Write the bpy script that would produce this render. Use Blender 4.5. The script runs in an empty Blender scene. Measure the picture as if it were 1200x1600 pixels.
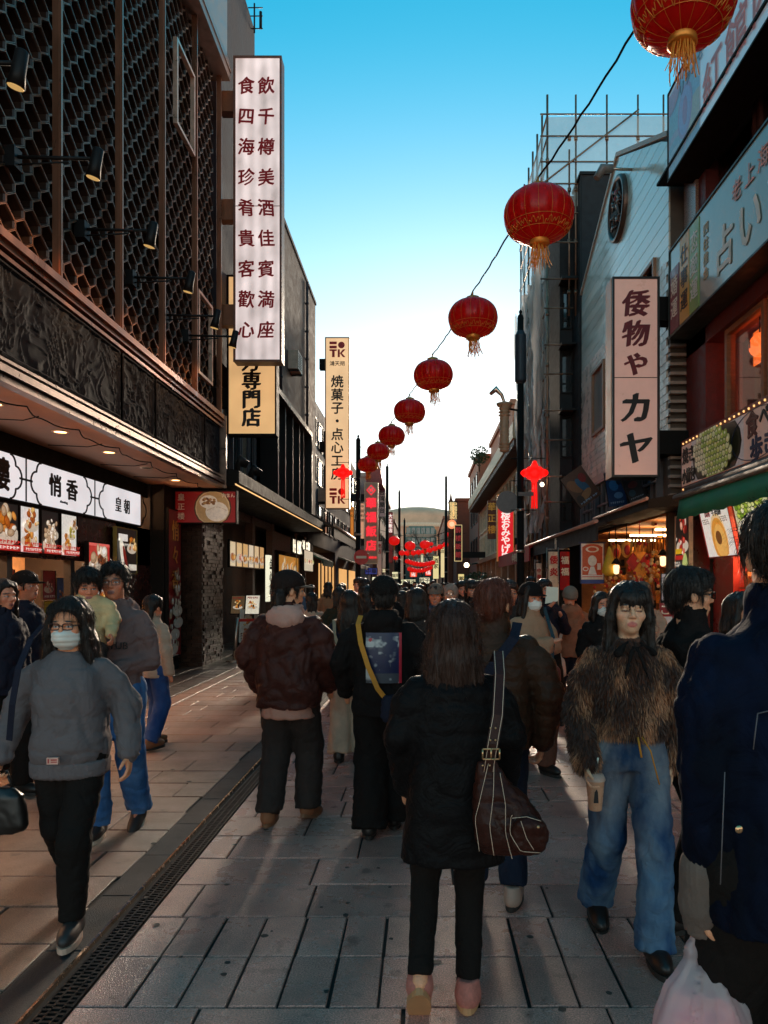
import bpy, bmesh, math, random
import numpy as np
from mathutils import Vector, Matrix
R = math.radians
PI = math.pi
rng = random.Random(7)
SC = bpy.context.scene
COL = SC.collection

# ------------------------------------------------------------------ camera
F, CX, CY, EYE = 1170.0, 660.0, 912.0, 1.67          # street direction is +Y
cam = bpy.data.cameras.new('camera')
cam_o = bpy.data.objects.new('camera', cam)
COL.objects.link(cam_o)
cam.sensor_fit = 'HORIZONTAL'
cam.sensor_width = 36.0
cam.lens = F / 1200 * 36
cam.shift_x = -(CX - 600) / 1200
cam.shift_y = (CY - 800) / 1200
cam.clip_start = 0.05
cam.clip_end = 2000
cam_o.location = (0, 0, EYE)
cam_o.rotation_euler = (R(90), 0, 0)
SC.camera = cam_o
SC.render.engine = 'CYCLES'
SC.render.resolution_x, SC.render.resolution_y = 768, 1024

# ------------------------------------------------------------------ sky, sun, exposure
SUN_EL, SUN_AZ = R(12), R(4)                          # azimuth measured from +Y towards +X
world = bpy.data.worlds.new('World')
SC.world = world
world.use_nodes = True
wn = world.node_tree
for n in list(wn.nodes):
  wn.nodes.remove(n)
w_out = wn.nodes.new('ShaderNodeOutputWorld')
w_bg = wn.nodes.new('ShaderNodeBackground')
w_sky = wn.nodes.new('ShaderNodeTexSky')
w_sky.sky_type = 'NISHITA'
w_sky.sun_disc = False
w_sky.sun_elevation = SUN_EL
w_sky.sun_rotation = SUN_AZ
w_sky.air_density = 1.0
w_sky.dust_density = .1
w_sky.ozone_density = 1.0
w_hsv = wn.nodes.new('ShaderNodeHueSaturation')       # white glow low down, clear cyan higher up
w_hsv.inputs['Hue'].default_value = 0.467
w_hsv.inputs['Value'].default_value = 0.8
w_tc = wn.nodes.new('ShaderNodeTexCoord')
w_sep = wn.nodes.new('ShaderNodeSeparateXYZ')
w_mr = wn.nodes.new('ShaderNodeMapRange')
w_mr.interpolation_type = 'SMOOTHSTEP'
for i_, v_ in ((1, .12), (2, .62), (3, .55), (4, 1.65)):
  w_mr.inputs[i_].default_value = v_
wn.links.new(w_tc.outputs['Generated'], w_sep.inputs[0])
wn.links.new(w_sep.outputs[2], w_mr.inputs[0])
wn.links.new(w_mr.outputs[0], w_hsv.inputs['Saturation'])
wn.links.new(w_sky.outputs[0], w_hsv.inputs['Color'])
wn.links.new(w_hsv.outputs[0], w_bg.inputs['Color'])
w_bg.inputs['Strength'].default_value = 0.081
wn.links.new(w_bg.outputs[0], w_out.inputs[0])

sun = bpy.data.lights.new('sun', 'SUN')
sun.energy = 1.5
sun.angle = R(14)
sun.color = (1.0, 0.80, 0.60)
sun_o = bpy.data.objects.new('sun', sun)
COL.objects.link(sun_o)
sd = Vector((math.sin(SUN_AZ) * math.cos(SUN_EL), math.cos(SUN_AZ) * math.cos(SUN_EL), math.sin(SUN_EL)))
sun_o.rotation_euler = sd.to_track_quat('Z', 'Y').to_euler()
sun_o.location = (20, 60, 40)

vs = SC.view_settings
vs.view_transform = 'Standard'
vs.look = 'None'
vs.gamma = 1.0
vs.exposure = 1.9
EM = 0.285                                             # lamps and lit signs at this exposure
vs.use_curve_mapping = False
SC.cycles.max_bounces = 6
SC.cycles.diffuse_bounces = 3
SC.cycles.glossy_bounces = 3
SC.cycles.transmission_bounces = 4
SC.cycles.transparent_max_bounces = 8
SC.cycles.caustics_reflective = False
SC.cycles.caustics_refractive = False
SC.cycles.sample_clamp_indirect = 4.0
SC.cycles.use_denoising = True


def at(px, py, Y):
  return Vector(((px - CX) / F * Y, Y, EYE + (CY - py) / F * Y))


# ------------------------------------------------------------------ materials
MATS = {}
TINT = (1.36, 1.0, .78)                                # warm grade of every surface colour


def rgb(h):
  """sRGB hex to linear"""
  h = h.lstrip('#')
  o = []
  for i in (0, 2, 4):
    c = int(h[i:i + 2], 16) / 255
    o.append(c / 12.92 if c < .04045 else ((c + .055) / 1.055) ** 2.4)
  return tuple(o)


def mat(name, col=(.5, .5, .5), rough=.6, metal=0.0, var=.25, vscale=6.0, bump=0.0, bscale=60.0, emit=0.0,
    emit_col=None, stretch=None, dirt=0.0, randomize=0.0, spec=None, sheen=0.0, trans=0.0, alpha=1.0, hair=0.0):
  if name in MATS:
    return MATS[name]
  if isinstance(col, str):
    col = rgb(col)
  col = tuple(min(.9, c * f) for c, f in zip(col, TINT))
  m = bpy.data.materials.new(name)
  m.use_nodes = True
  nt = m.node_tree
  N, L = nt.nodes, nt.links
  b = N['Principled BSDF']
  b.inputs['Roughness'].default_value = rough
  b.inputs['Metallic'].default_value = metal
  if spec is not None:
    b.inputs['Specular IOR Level'].default_value = spec
  if sheen:
    b.inputs['Sheen Weight'].default_value = sheen
  if trans:
    b.inputs['Transmission Weight'].default_value = trans
  if alpha < 1:
    b.inputs['Alpha'].default_value = alpha
  tc = N.new('ShaderNodeTexCoord')
  vec = tc.outputs['Object']
  if stretch:
    mp = N.new('ShaderNodeMapping')
    mp.inputs['Scale'].default_value = stretch
    L.new(vec, mp.inputs['Vector'])
    vec = mp.outputs[0]
  base = N.new('ShaderNodeRGB')
  base.outputs[0].default_value = (*col, 1)
  out = base.outputs[0]
  if var > 0:
    nz = N.new('ShaderNodeTexNoise')
    nz.inputs['Scale'].default_value = vscale
    nz.inputs['Detail'].default_value = 5
    nz.inputs['Roughness'].default_value = .65
    L.new(vec, nz.inputs['Vector'])
    mr = N.new('ShaderNodeMapRange')
    mr.inputs[1].default_value = .25
    mr.inputs[2].default_value = .75
    mr.inputs[3].default_value = 1 - var
    mr.inputs[4].default_value = 1 + var
    L.new(nz.outputs[0], mr.inputs[0])
    mx = N.new('ShaderNodeVectorMath')
    mx.operation = 'SCALE'
    L.new(out, mx.inputs[0])
    L.new(mr.outputs[0], mx.inputs['Scale'])
    out = mx.outputs[0]
    rr = N.new('ShaderNodeMapRange')
    rr.inputs[1].default_value = .3
    rr.inputs[2].default_value = .7
    rr.inputs[3].default_value = max(.02, rough - .12)
    rr.inputs[4].default_value = min(1, rough + .12)
    L.new(nz.outputs[0], rr.inputs[0])
    L.new(rr.outputs[0], b.inputs['Roughness'])
  if randomize:
    oi = N.new('ShaderNodeObjectInfo')
    mr2 = N.new('ShaderNodeMapRange')
    mr2.inputs[3].default_value = 1 - randomize
    mr2.inputs[4].default_value = 1 + randomize
    L.new(oi.outputs['Random'], mr2.inputs[0])
    mx2 = N.new('ShaderNodeVectorMath')
    mx2.operation = 'SCALE'
    L.new(out, mx2.inputs[0])
    L.new(mr2.outputs[0], mx2.inputs['Scale'])
    out = mx2.outputs[0]
  L.new(out, b.inputs['Base Color'])
  if bump > 0:
    nb = N.new('ShaderNodeTexNoise')
    nb.inputs['Scale'].default_value = bscale
    nb.inputs['Detail'].default_value = 4
    L.new(vec, nb.inputs['Vector'])
    bp = N.new('ShaderNodeBump')
    bp.inputs['Strength'].default_value = bump
    bp.inputs['Distance'].default_value = .01
    L.new(nb.outputs[0], bp.inputs['Height'])
    L.new(bp.outputs[0], b.inputs['Normal'])
  if emit > 0:
    ec = emit_col or col
    if isinstance(ec, str):
      ec = rgb(ec)
    b.inputs['Emission Color'].default_value = (*ec, 1)
    b.inputs['Emission Strength'].default_value = emit * EM
  MATS[name] = m
  return m


def glow_mat(name, col, strength, blot=.25, scale=1.5, stretch=(1, 1, 1), tubes=None):
  """translucent sign face lit from inside: uneven lamp light behind the sheet"""
  if name in MATS:
    return MATS[name]
  if isinstance(col, str):
    col = rgb(col)
  m = mat(name, tuple(c * .7 for c in col), .35, var=0)
  N, L = m.node_tree.nodes, m.node_tree.links
  b = N['Principled BSDF']
  tc = [n for n in N if n.type == 'TEX_COORD'][0]
  mp = N.new('ShaderNodeMapping')
  mp.inputs['Scale'].default_value = stretch
  L.new(tc.outputs['Object'], mp.inputs['Vector'])
  nz = N.new('ShaderNodeTexNoise')
  nz.inputs['Scale'].default_value = scale
  nz.inputs['Detail'].default_value = 3
  L.new(mp.outputs[0], nz.inputs['Vector'])
  mr = N.new('ShaderNodeMapRange')
  mr.inputs[1].default_value = .3
  mr.inputs[2].default_value = .7
  mr.inputs[3].default_value = strength * EM * (1 - blot)
  mr.inputs[4].default_value = strength * EM * (1 + blot)
  L.new(nz.outputs[0], mr.inputs[0])
  out = mr.outputs[0]
  if tubes:
    axis, freq, amp = tubes
    sx = N.new('ShaderNodeSeparateXYZ')
    L.new(tc.outputs['Object'], sx.inputs[0])
    ml = N.new('ShaderNodeMath'); ml.operation = 'MULTIPLY'; ml.inputs[1].default_value = freq
    L.new(sx.outputs[axis], ml.inputs[0])
    sn = N.new('ShaderNodeMath'); sn.operation = 'COSINE'
    L.new(ml.outputs[0], sn.inputs[0])
    am = N.new('ShaderNodeMath'); am.operation = 'MULTIPLY_ADD'
    am.inputs[1].default_value = amp; am.inputs[2].default_value = 1.0
    L.new(sn.outputs[0], am.inputs[0])
    pr = N.new('ShaderNodeMath'); pr.operation = 'MULTIPLY'
    L.new(out, pr.inputs[0]); L.new(am.outputs[0], pr.inputs[1])
    out = pr.outputs[0]
  b.inputs['Emission Color'].default_value = (*col, 1)
  L.new(out, b.inputs['Emission Strength'])
  return m


def attr_mat(name, rough=.5, bump=0.0, bscale=80, emit=0.0, sss=0.0):
  """colour comes from the mesh's own colour attribute (skin tones, printed pictures)"""
  if name in MATS:
    return MATS[name]
  m = bpy.data.materials.new(name)
  m.use_nodes = True
  N, L = m.node_tree.nodes, m.node_tree.links
  b = N['Principled BSDF']
  b.inputs['Roughness'].default_value = rough
  a = N.new('ShaderNodeAttribute')
  a.attribute_name = 'Col'
  out = a.outputs['Color']
  tc = N.new('ShaderNodeTexCoord')
  nz = N.new('ShaderNodeTexNoise')
  nz.inputs['Scale'].default_value = bscale
  nz.inputs['Detail'].default_value = 4
  L.new(tc.outputs['Object'], nz.inputs['Vector'])
  mr = N.new('ShaderNodeMapRange')
  mr.inputs[3].default_value = .7
  mr.inputs[4].default_value = 1.25
  L.new(nz.outputs[0], mr.inputs[0])
  mx = N.new('ShaderNodeVectorMath'); mx.operation = 'SCALE'
  L.new(out, mx.inputs[0]); L.new(mr.outputs[0], mx.inputs['Scale'])
  out = mx.outputs[0]
  L.new(out, b.inputs['Base Color'])
  if sss:
    b.inputs['Subsurface Weight'].default_value = sss
    b.inputs['Subsurface Radius'].default_value = (.9, .35, .2)
    b.inputs['Subsurface Scale'].default_value = .008
  if emit:
    L.new(out, b.inputs['Emission Color'])
    b.inputs['Emission Strength'].default_value = emit * EM
  if bump:
    bp = N.new('ShaderNodeBump')
    bp.inputs['Strength'].default_value = bump
    bp.inputs['Distance'].default_value = .004
    L.new(nz.outputs[0], bp.inputs['Height'])
    L.new(bp.outputs[0], b.inputs['Normal'])
  MATS[name] = m
  return m


# ------------------------------------------------------------------ objects
def tag(o, label=None, cat=None, group=None, kind=None):
  if label: o['label'] = label
  if cat: o['category'] = cat
  if group: o['group'] = group
  if kind: o['kind'] = kind
  return o


def empty(name, loc=(0, 0, 0), rz=0.0, label=None, cat=None, group=None, parent=None):
  o = bpy.data.objects.new(name, None)
  COL.objects.link(o)
  o.empty_display_size = .1
  o.location = loc
  o.rotation_euler = (0, 0, rz)
  if parent: o.parent = parent
  return tag(o, label, cat, group)


def link_mesh(name, me, parent=None, m=None, loc=None, rz=None):
  o = bpy.data.objects.new(name, me)
  COL.objects.link(o)
  if m is not None and not len(me.materials):
    for q in (m if isinstance(m, (list, tuple)) else [m]):
      me.materials.append(q)
  if parent: o.parent = parent
  if loc is not None: o.location = loc
  if rz is not None: o.rotation_euler = (0, 0, rz)
  return o


class MB:
  """collects faces, becomes one mesh object"""
  def __init__(s):
    s.v, s.f, s.mi, s.sm, s.col = [], [], [], [], []

  def add(s, vs, fs, mi=0, smooth=False, col=None):
    b = len(s.v)
    s.v += [tuple(v) for v in vs]
    for f in fs:
      s.f.append(tuple(b + i for i in f)); s.mi.append(mi); s.sm.append(smooth); s.col.append(col)
    return s

  def box(s, x0, x1, y0, y1, z0, z1, mi=0, M=None, col=None):
    vs = [Vector(p) for p in ((x0, y0, z0), (x1, y0, z0), (x1, y1, z0), (x0, y1, z0), (x0, y0, z1), (x1, y0, z1), (x1, y1, z1), (x0, y1, z1))]
    if M is not None: vs = [M @ v for v in vs]
    return s.add(vs, [(0, 3, 2, 1), (4, 5, 6, 7), (0, 1, 5, 4), (1, 2, 6, 5), (2, 3, 7, 6), (3, 0, 4, 7)], mi, False, col)

  def bbox(s, x0, x1, y0, y1, z0, z1, b=.006, mi=0):
    """box whose top edges are bevelled"""
    vs = []
    for z, i in ((z0, 0), (z1 - b, 0), (z1, b)):
      vs += [(x0 + i, y0 + i, z), (x1 - i, y0 + i, z), (x1 - i, y1 - i, z), (x0 + i, y1 - i, z)]
    fs = [(8, 9, 10, 11)]
    for k in (0, 4):
      for j in range(4):
        a, c = k + j, k + (j + 1) % 4
        fs.append((a, c, c + 4, a + 4))
    return s.add(vs, fs, mi)

  def prism(s, pts, d, mi=0, M=None, smooth=False, col=None):
    """polygon pts (3d) swept along vector d"""
    n = len(pts)
    d = Vector(d)
    a = [Vector(p) for p in pts]
    vs = a + [p + d for p in a]
    if M is not None: vs = [M @ v for v in vs]
    fs = [tuple(reversed(range(n))), tuple(range(n, 2 * n))]
    fs += [(i, (i + 1) % n, n + (i + 1) % n, n + i) for i in range(n)]
    return s.add(vs, fs, mi, smooth, col)

  def tube(s, pts, r, n=8, mi=0, cap=True, smooth=True):
    pts = [Vector(p) for p in pts]
    rs = r if isinstance(r, (list, tuple)) else [r] * len(pts)
    vs, fs = [], []
    ref = None
    for i, p in enumerate(pts):
      t = (pts[min(i + 1, len(pts) - 1)] - pts[max(i - 1, 0)])
      if t.length < 1e-9: t = Vector((0, 0, 1))
      t.normalize()
      if ref is None or abs(ref.dot(t)) > .95:
        ref = Vector((0, 0, 1)) if abs(t.z) < .9 else Vector((1, 0, 0))
      u = (ref - t * ref.dot(t)).normalized()
      w = t.cross(u)
      ref = u
      for k in range(n):
        a = 2 * PI * k / n
        vs.append(p + (u * math.cos(a) + w * math.sin(a)) * rs[i])
    for i in range(len(pts) - 1):
      for k in range(n):
        k2 = (k + 1) % n
        fs.append((i * n + k, i * n + k2, (i + 1) * n + k2, (i + 1) * n + k))
    s.add(vs, fs, mi, smooth)
    if cap:
      b = len(s.v) - len(vs)
      s.f.append(tuple(b + k for k in reversed(range(n)))); s.mi.append(mi); s.sm.append(False); s.col.append(None)
      e = b + (len(pts) - 1) * n
      s.f.append(tuple(e + k for k in range(n))); s.mi.append(mi); s.sm.append(False); s.col.append(None)
    return s

  def lathe(s, prof, n=16, c=(0, 0, 0), mi=0, smooth=True, ribs=0, rdepth=0.0):
    """prof: list of (radius, z)"""
    vs, fs = [], []
    for r, z in prof:
      for k in range(n):
        a = 2 * PI * k / n
        rr = r
        if ribs: rr = r * (1 - rdepth * (1 - abs(math.sin(a * ribs / 2))) ** 2)
        vs.append((c[0] + rr * math.cos(a), c[1] + rr * math.sin(a), c[2] + z))
    for i in range(len(prof) - 1):
      for k in range(n):
        k2 = (k + 1) % n
        fs.append((i * n + k, i * n + k2, (i + 1) * n + k2, (i + 1) * n + k))
    return s.add(vs, fs, mi, smooth)

  def ball(s, c, r, n=10, m=6, mi=0, M=None, col=None):
    rx, ry, rz = r if isinstance(r, (list, tuple)) else (r, r, r)
    vs = []
    for i in range(m + 1):
      t = PI * i / m
      for k in range(n):
        a = 2 * PI * k / n
        vs.append(Vector((c[0] + rx * math.sin(t) * math.cos(a), c[1] + ry * math.sin(t) * math.sin(a), c[2] - rz * math.cos(t))))
    if M is not None: vs = [M @ v for v in vs]
    fs = []
    for i in range(m):
      for k in range(n):
        k2 = (k + 1) % n
        fs.append((i * n + k, i * n + k2, (i + 1) * n + k2, (i + 1) * n + k))
    return s.add(vs, fs, mi, True, col)

  def mesh(s, name='part', mats=None):
    me = bpy.data.meshes.new(name)
    me.from_pydata(s.v, [], s.f)
    me.polygons.foreach_set('material_index', s.mi)
    me.polygons.foreach_set('use_smooth', s.sm)
    if any(c is not None for c in s.col):
      at_ = me.color_attributes.new('Col', 'FLOAT_COLOR', 'CORNER')
      buf = []
      for p, c in zip(me.polygons, s.col):
        c = c or (.5, .5, .5)
        buf += [c[0], c[1], c[2], 1.0] * p.loop_total
      at_.data.foreach_set('color', buf)
    for q in (mats if isinstance(mats, (list, tuple)) else [mats]):
      if q: me.materials.append(q)
    me.update()
    return me

  def build(s, name, mats, parent=None, loc=None, rz=None, label=None):
    o = link_mesh(name, s.mesh(name, mats), parent, None, loc, rz)
    if label: o['label'] = label
    return o


def copy_tree(o, parent=None):
  c = o.copy()
  COL.objects.link(c)
  if parent: c.parent = parent
  for ch in list(o.children):
    copy_tree(ch, c)
  return c


# ------------------------------------------------------------------ lettering
def glyphs(body, weight=0.0, depth=.004, res=2):
  c = bpy.data.curves.new('glyph', 'FONT')
  c.body = body
  c.align_x = 'CENTER'
  c.offset = weight
  c.resolution_u = res
  o = bpy.data.objects.new('glyph', c)
  me = bpy.data.meshes.new_from_object(o)
  v = np.zeros(len(me.vertices) * 3)
  me.vertices.foreach_get('co', v)
  v = v.reshape(-1, 3)
  f = [tuple(p.vertices) for p in me.polygons]
  bpy.data.objects.remove(o); bpy.data.curves.remove(c); bpy.data.meshes.remove(me)
  return v, f


GC = {}


def lettering(text, loc, size, m, parent=None, u=(1, 0, 0), w=(0, 0, 1), vertical=False, pitch=1.08, weight=.012, depth=.012,
       sx=1.0, name='lettering', skew=0.0, wobble=0.0, brush=False):
  """raised letters; u = reading direction, w = up; normal = u x w faces out as u x w"""
  u, w = Vector(u).normalized(), Vector(w).normalized()
  nrm = u.cross(w)
  verts, faces = [], []
  cells = list(text) if vertical else [text]
  for i, ch in enumerate(cells):
    if ch in ' \u3000': continue
    if ch not in GC: GC[ch] = glyphs(ch, 0)
    v, f = GC[ch]
    if not len(v): continue
    r1, r2 = math.sin(i * 7.3) * wobble, math.cos(i * 4.1) * wobble
    nib = [(0, 0)] if weight <= 0 else ([(0, 0), (weight, 0), (-weight, 0), (0, weight), (0, -weight)] if not brush else
                      [(t * weight * 1.5, t * weight * .8) for t in (-1, -.5, 0, .5, 1)])
    for lv, (ox, oy) in enumerate(nib):
     b = len(verts)
     for p in v:
      x, y = (p[0] + ox) * sx * size, (p[1] - .38 + oy) * size
      x, y = x + skew * y + r1 * y, y + r2 * x
      if vertical: y -= i * size * pitch
      verts.append(Vector(loc) + u * x + w * y)
     n0 = len(verts) - b
     dp = depth + lv * .0004
     for p in range(n0):
      verts.append(verts[b + p] + nrm * dp)
     edges = set()
     for poly in f:
      faces.append(tuple(b + n0 + k for k in poly))
      for k in range(len(poly)): edges.add((poly[k], poly[(k + 1) % len(poly)]))
     for (a, c) in edges:
      if (c, a) not in edges: faces.append((b + a, b + c, b + n0 + c, b + n0 + a))
  mb = MB()
  mb.add(verts, faces)
  return mb.build(name, m, parent)
# ------------------------------------------------------------------ common materials
M_dark = mat('black_steel', (.010, .010, .011), .55, var=.3, spec=.25)
M_black = mat('black_paint', (.010, .0095, .009), .7, var=.3, spec=.15)
M_joint = mat('joint_sand', (.018, .016, .015), .95)
M_gold = mat('gold_trim', (.75, .45, .12), .35, metal=.8, var=.2)
M_steel = mat('brushed_steel', (.45, .44, .43), .32, metal=.9, var=.2)
M_white = mat('white_paint', (.78, .76, .73), .5, var=.08, dirt=.2)
M_glass = mat('window_glass', (.02, .024, .028), .06, var=0, spec=.9)
M_copper = mat('coppery_metal', (.26, .14, .10), .32, metal=.7, var=.3, vscale=3, stretch=(1, 1, .2))
M_ink = mat('black_ink', (.012, .011, .011), .5, var=0)
M_redink = mat('dark_red_ink', (.22, .006, .008), .6, var=0, emit=.05, emit_col=(.8, .01, .01))
M_print = attr_mat('printed_sheet', .4, bscale=25)
M_printlit = attr_mat('backlit_print', .3, bscale=25, emit=.62)


class Thing:
  """one top-level object: an empty at the base, parts below it; part shapes are given in world metres"""
  def __init__(s, name, label, cat, base, group=None):
    s.b = Vector(base)
    s.o = empty(name, s.b, 0, label, cat, group)

  def part(s, name, mb, mats, parent=None, label=None, kind=None):
    b = s.b
    mb.v = [(v[0] - b.x, v[1] - b.y, v[2] - b.z) for v in mb.v]
    o = mb.build(name, mats, parent or s.o, label=label)
    if kind: o['kind'] = kind
    return o

  def text(s, t, loc, size, m, parent=None, **k):
    return lettering(t, Vector(loc) - s.b, size, m, parent or s.o, **k)


# ------------------------------------------------------------------ ground
def structure(name, mb, m):
  o = mb.build(name, m)
  o['kind'] = 'structure'
  return o


g = MB(); g.add([(-48, -30, -.05), (48, -30, -.05), (48, 250, -.05), (-48, 250, -.05)], [(0, 1, 2, 3)])
structure('ground', g, mat('asphalt', (.05, .05, .05), .85, bump=.3))


def stone_mat(name, col, rough, var, big=1.2):
  m = mat(name, col, rough, var=var, vscale=140, bump=.7, bscale=210, randomize=.2)
  N, L = m.node_tree.nodes, m.node_tree.links
  b = N['Principled BSDF']
  src = b.inputs['Base Color'].links[0].from_socket
  tc = [n for n in N if n.type == 'TEX_COORD'][0]
  oi = [n for n in N if n.type == 'OBJECT_INFO'][0]
  ad = N.new('ShaderNodeVectorMath'); ad.operation = 'ADD'
  L.new(tc.outputs['Object'], ad.inputs[0]); L.new(oi.outputs['Location'], ad.inputs[1])
  nz = N.new('ShaderNodeTexNoise'); nz.inputs['Scale'].default_value = big; nz.inputs['Detail'].default_value = 6
  nz.inputs['Roughness'].default_value = .7
  L.new(ad.outputs[0], nz.inputs['Vector'])
  mr = N.new('ShaderNodeMapRange'); mr.inputs[1].default_value = .3; mr.inputs[2].default_value = .7
  mr.inputs[3].default_value = .6; mr.inputs[4].default_value = 1.25
  L.new(nz.outputs[0], mr.inputs[0])
  mx = N.new('ShaderNodeVectorMath'); mx.operation = 'SCALE'
  L.new(src, mx.inputs[0]); L.new(mr.outputs[0], mx.inputs['Scale'])
  L.new(mx.outputs[0], b.inputs['Base Color'])
  gm = N.new('ShaderNodeTexNoise'); gm.inputs['Scale'].default_value = 7; gm.inputs['Detail'].default_value = 3
  L.new(ad.outputs[0], gm.inputs['Vector'])
  g2 = N.new('ShaderNodeMapRange'); g2.inputs[1].default_value = .62; g2.inputs[2].default_value = .72; g2.inputs[3].default_value = 1.0; g2.inputs[4].default_value = .5
  L.new(gm.outputs[0], g2.inputs[0])
  mx2 = N.new('ShaderNodeVectorMath'); mx2.operation = 'SCALE'
  L.new(mx.outputs[0], mx2.inputs[0]); L.new(g2.outputs[0], mx2.inputs['Scale']); L.new(mx2.outputs[0], b.inputs['Base Color'])
  r2 = N.new('ShaderNodeMapRange'); r2.inputs[1].default_value = .3; r2.inputs[2].default_value = .7
  r2.inputs[3].default_value = rough + .12; r2.inputs[4].default_value = rough - .1
  L.new(nz.outputs[0], r2.inputs[0]); L.new(r2.outputs[0], b.inputs['Roughness'])
  return m


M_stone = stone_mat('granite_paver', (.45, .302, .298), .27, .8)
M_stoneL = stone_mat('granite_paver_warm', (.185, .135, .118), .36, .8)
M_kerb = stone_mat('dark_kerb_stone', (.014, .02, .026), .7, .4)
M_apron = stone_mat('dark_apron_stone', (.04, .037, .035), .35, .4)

g = MB(); g.add([(-7, -1, -.014), (7, -1, -.014), (7, 130, -.014), (-7, 130, -.014)], [(0, 1, 2, 3)])
pave = structure('street_pavement', g, M_joint)

paver_cache = {}


def paver_mesh(w, d, m):
  k = (round(w, 3), round(d, 3), m.name)
  if k not in paver_cache:
    mb = MB(); mb.bbox(-w / 2, w / 2, -d / 2, d / 2, -.013, 0, .004)
    paver_cache[k] = mb.mesh('paving_stone', m)
  return paver_cache[k]


pavers = []      # (x0,x1,y0,y1,mat)
GX0, GX1 = -1.717, -1.375
row0 = 2.956 - .4005 * 8
k = 0
rr = random.Random(3)
while row0 + k * .4005 < 90:
  y0 = row0 + k * .4005
  y1 = y0 + .4005
  near2 = (8 <= k <= 9)
  x = GX1
  if near2:
    while x < 3.55:
      pavers.append((x, min(x + .2, 3.6), y0, y1, M_stone)); x += .2
  else:
    x -= (.62, .21, .45, .05)[k % 4] if k > 9 else (.3 if k % 2 else 0)
    while x < 3.6:
      w = (.8, .8, .62, .8)[k % 4]
      a, b = max(x, GX1), min(x + w, 3.6)
      if b - a > .06: pavers.append((a, b, y0, y1, M_stone))
      x += w
  # left of the drain
  y0 -= .282
  y1 -= .282
  x = GX0
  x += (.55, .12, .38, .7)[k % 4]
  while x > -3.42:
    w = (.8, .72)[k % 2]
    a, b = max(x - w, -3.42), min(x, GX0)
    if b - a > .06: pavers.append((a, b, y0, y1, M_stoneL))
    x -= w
  k += 1
vis = lambda p: (p[3] > 2.75 and abs((p[0] + p[1]) / 2) < .62 * p[3] + .5)
seen = sorted([p for p in pavers if vis(p)], key=lambda p: p[2])
rest = [p for p in pavers if not vis(p)] + seen[300:]
for p in seen[:300]:
  me = paver_mesh(p[1] - p[0] - .013, p[3] - p[2] - .011, p[4])
  o = link_mesh('paving_stone', me, pave, loc=((p[0] + p[1]) / 2 + rr.uniform(-.002, .002), (p[2] + p[3]) / 2, rr.uniform(-.0025, .0015)))
  o.rotation_euler = (rr.uniform(-.003, .003), rr.uniform(-.003, .003), rr.uniform(-.003, .003))
for mm, nm in ((M_stone, 'far_paving'), (M_stoneL, 'far_paving')):
  mb = MB()
  for p in rest:
    if p[4] is mm: mb.bbox(p[0] + .006, p[1] - .006, p[2] + .005, p[3] - .005, -.013, rr.uniform(-.003, .0015), .004)
  o = mb.build(nm, mm, pave); o['kind'] = 'stuff'

gs = MB()
for i in range(150):
  y = 2.9 + 9 * rr.random() ** 1.5; x = rr.uniform(-3.3, 3.3); r_ = rr.uniform(.008, .022)
  a0 = rr.uniform(0, 6); pts = [(x + r_ * rr.uniform(.7, 1.2) * math.cos(a0 + k * PI / 4), y + r_ * rr.uniform(.7, 1.2) * math.sin(a0 + k * PI / 4), .0008) for k in range(8)]
  gs.prism(pts, (0, 0, .0012))
o = gs.build('gum_spots', mat('old_gum', (.03, .028, .027), .7), pave); o['kind'] = 'stuff'
# drain: dark kerb stones, bright steel edge, slot, perforated cover
dr = MB(); dr.box(GX0, GX1, -1, 60, -.07, -.06)
drain = structure('drain_channel', dr, M_black)
for i in range(30):
  y0 = 2.2 + i * .6
  mb = MB(); mb.bbox(-.083, .083, -.298, .298, -.04, .003, .004)
  if i == 0: kerb_me = mb.mesh('kerb_stone', M_kerb)
  link_mesh('kerb_stone', kerb_me, drain, loc=(GX0 + .087, y0 + .3, rr.uniform(-.001, .001)))
mb = MB(); mb.box(GX0 + .004, GX0 + .17, 20.2, 60, -.04, .003)
mb.build('kerb_run', M_kerb, drain)
for i in range(12):
  mb = MB(); mb.box(-.006, .006, -.745, .745, -.03, .008)
  if i == 0: edge_me = mb.mesh('steel_edge', mat('worn_steel', (.62, .6, .55), .22, metal=1, var=.2, vscale=20))
  link_mesh('steel_edge', edge_me, drain, loc=(GX0 + .182, 2.2 + .75 + i * 1.5, 0))
for i in range(24):
  if i == 0:
    mb = MB()
    mb.box(-.06, -.05, -.37, .37, -.03, 0)
    mb.box(.05, .06, -.37, .37, -.03, 0)
    for c in (-.022, .022):
      mb.box(c - .004, c + .004, -.37, .37, -.012, -.001)
    for j in range(24):
      yy = -.36 + j * .0313
      for (xa, xb) in ((-.05, -.026), (-.018, .018), (.026, .05)):
        off = .011 if xa == -.018 else 0
        mb.box(xa, xb, yy + off, yy + off + .014, -.012, -.002)
    grate_me = mb.mesh('grating', mat('drain_iron', (.03, .032, .036), .4, metal=.6, var=.4, vscale=25))
  link_mesh('grating', grate_me, drain, loc=(GX1 - .064, 2.2 + .375 + i * .75, 0))

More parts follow.
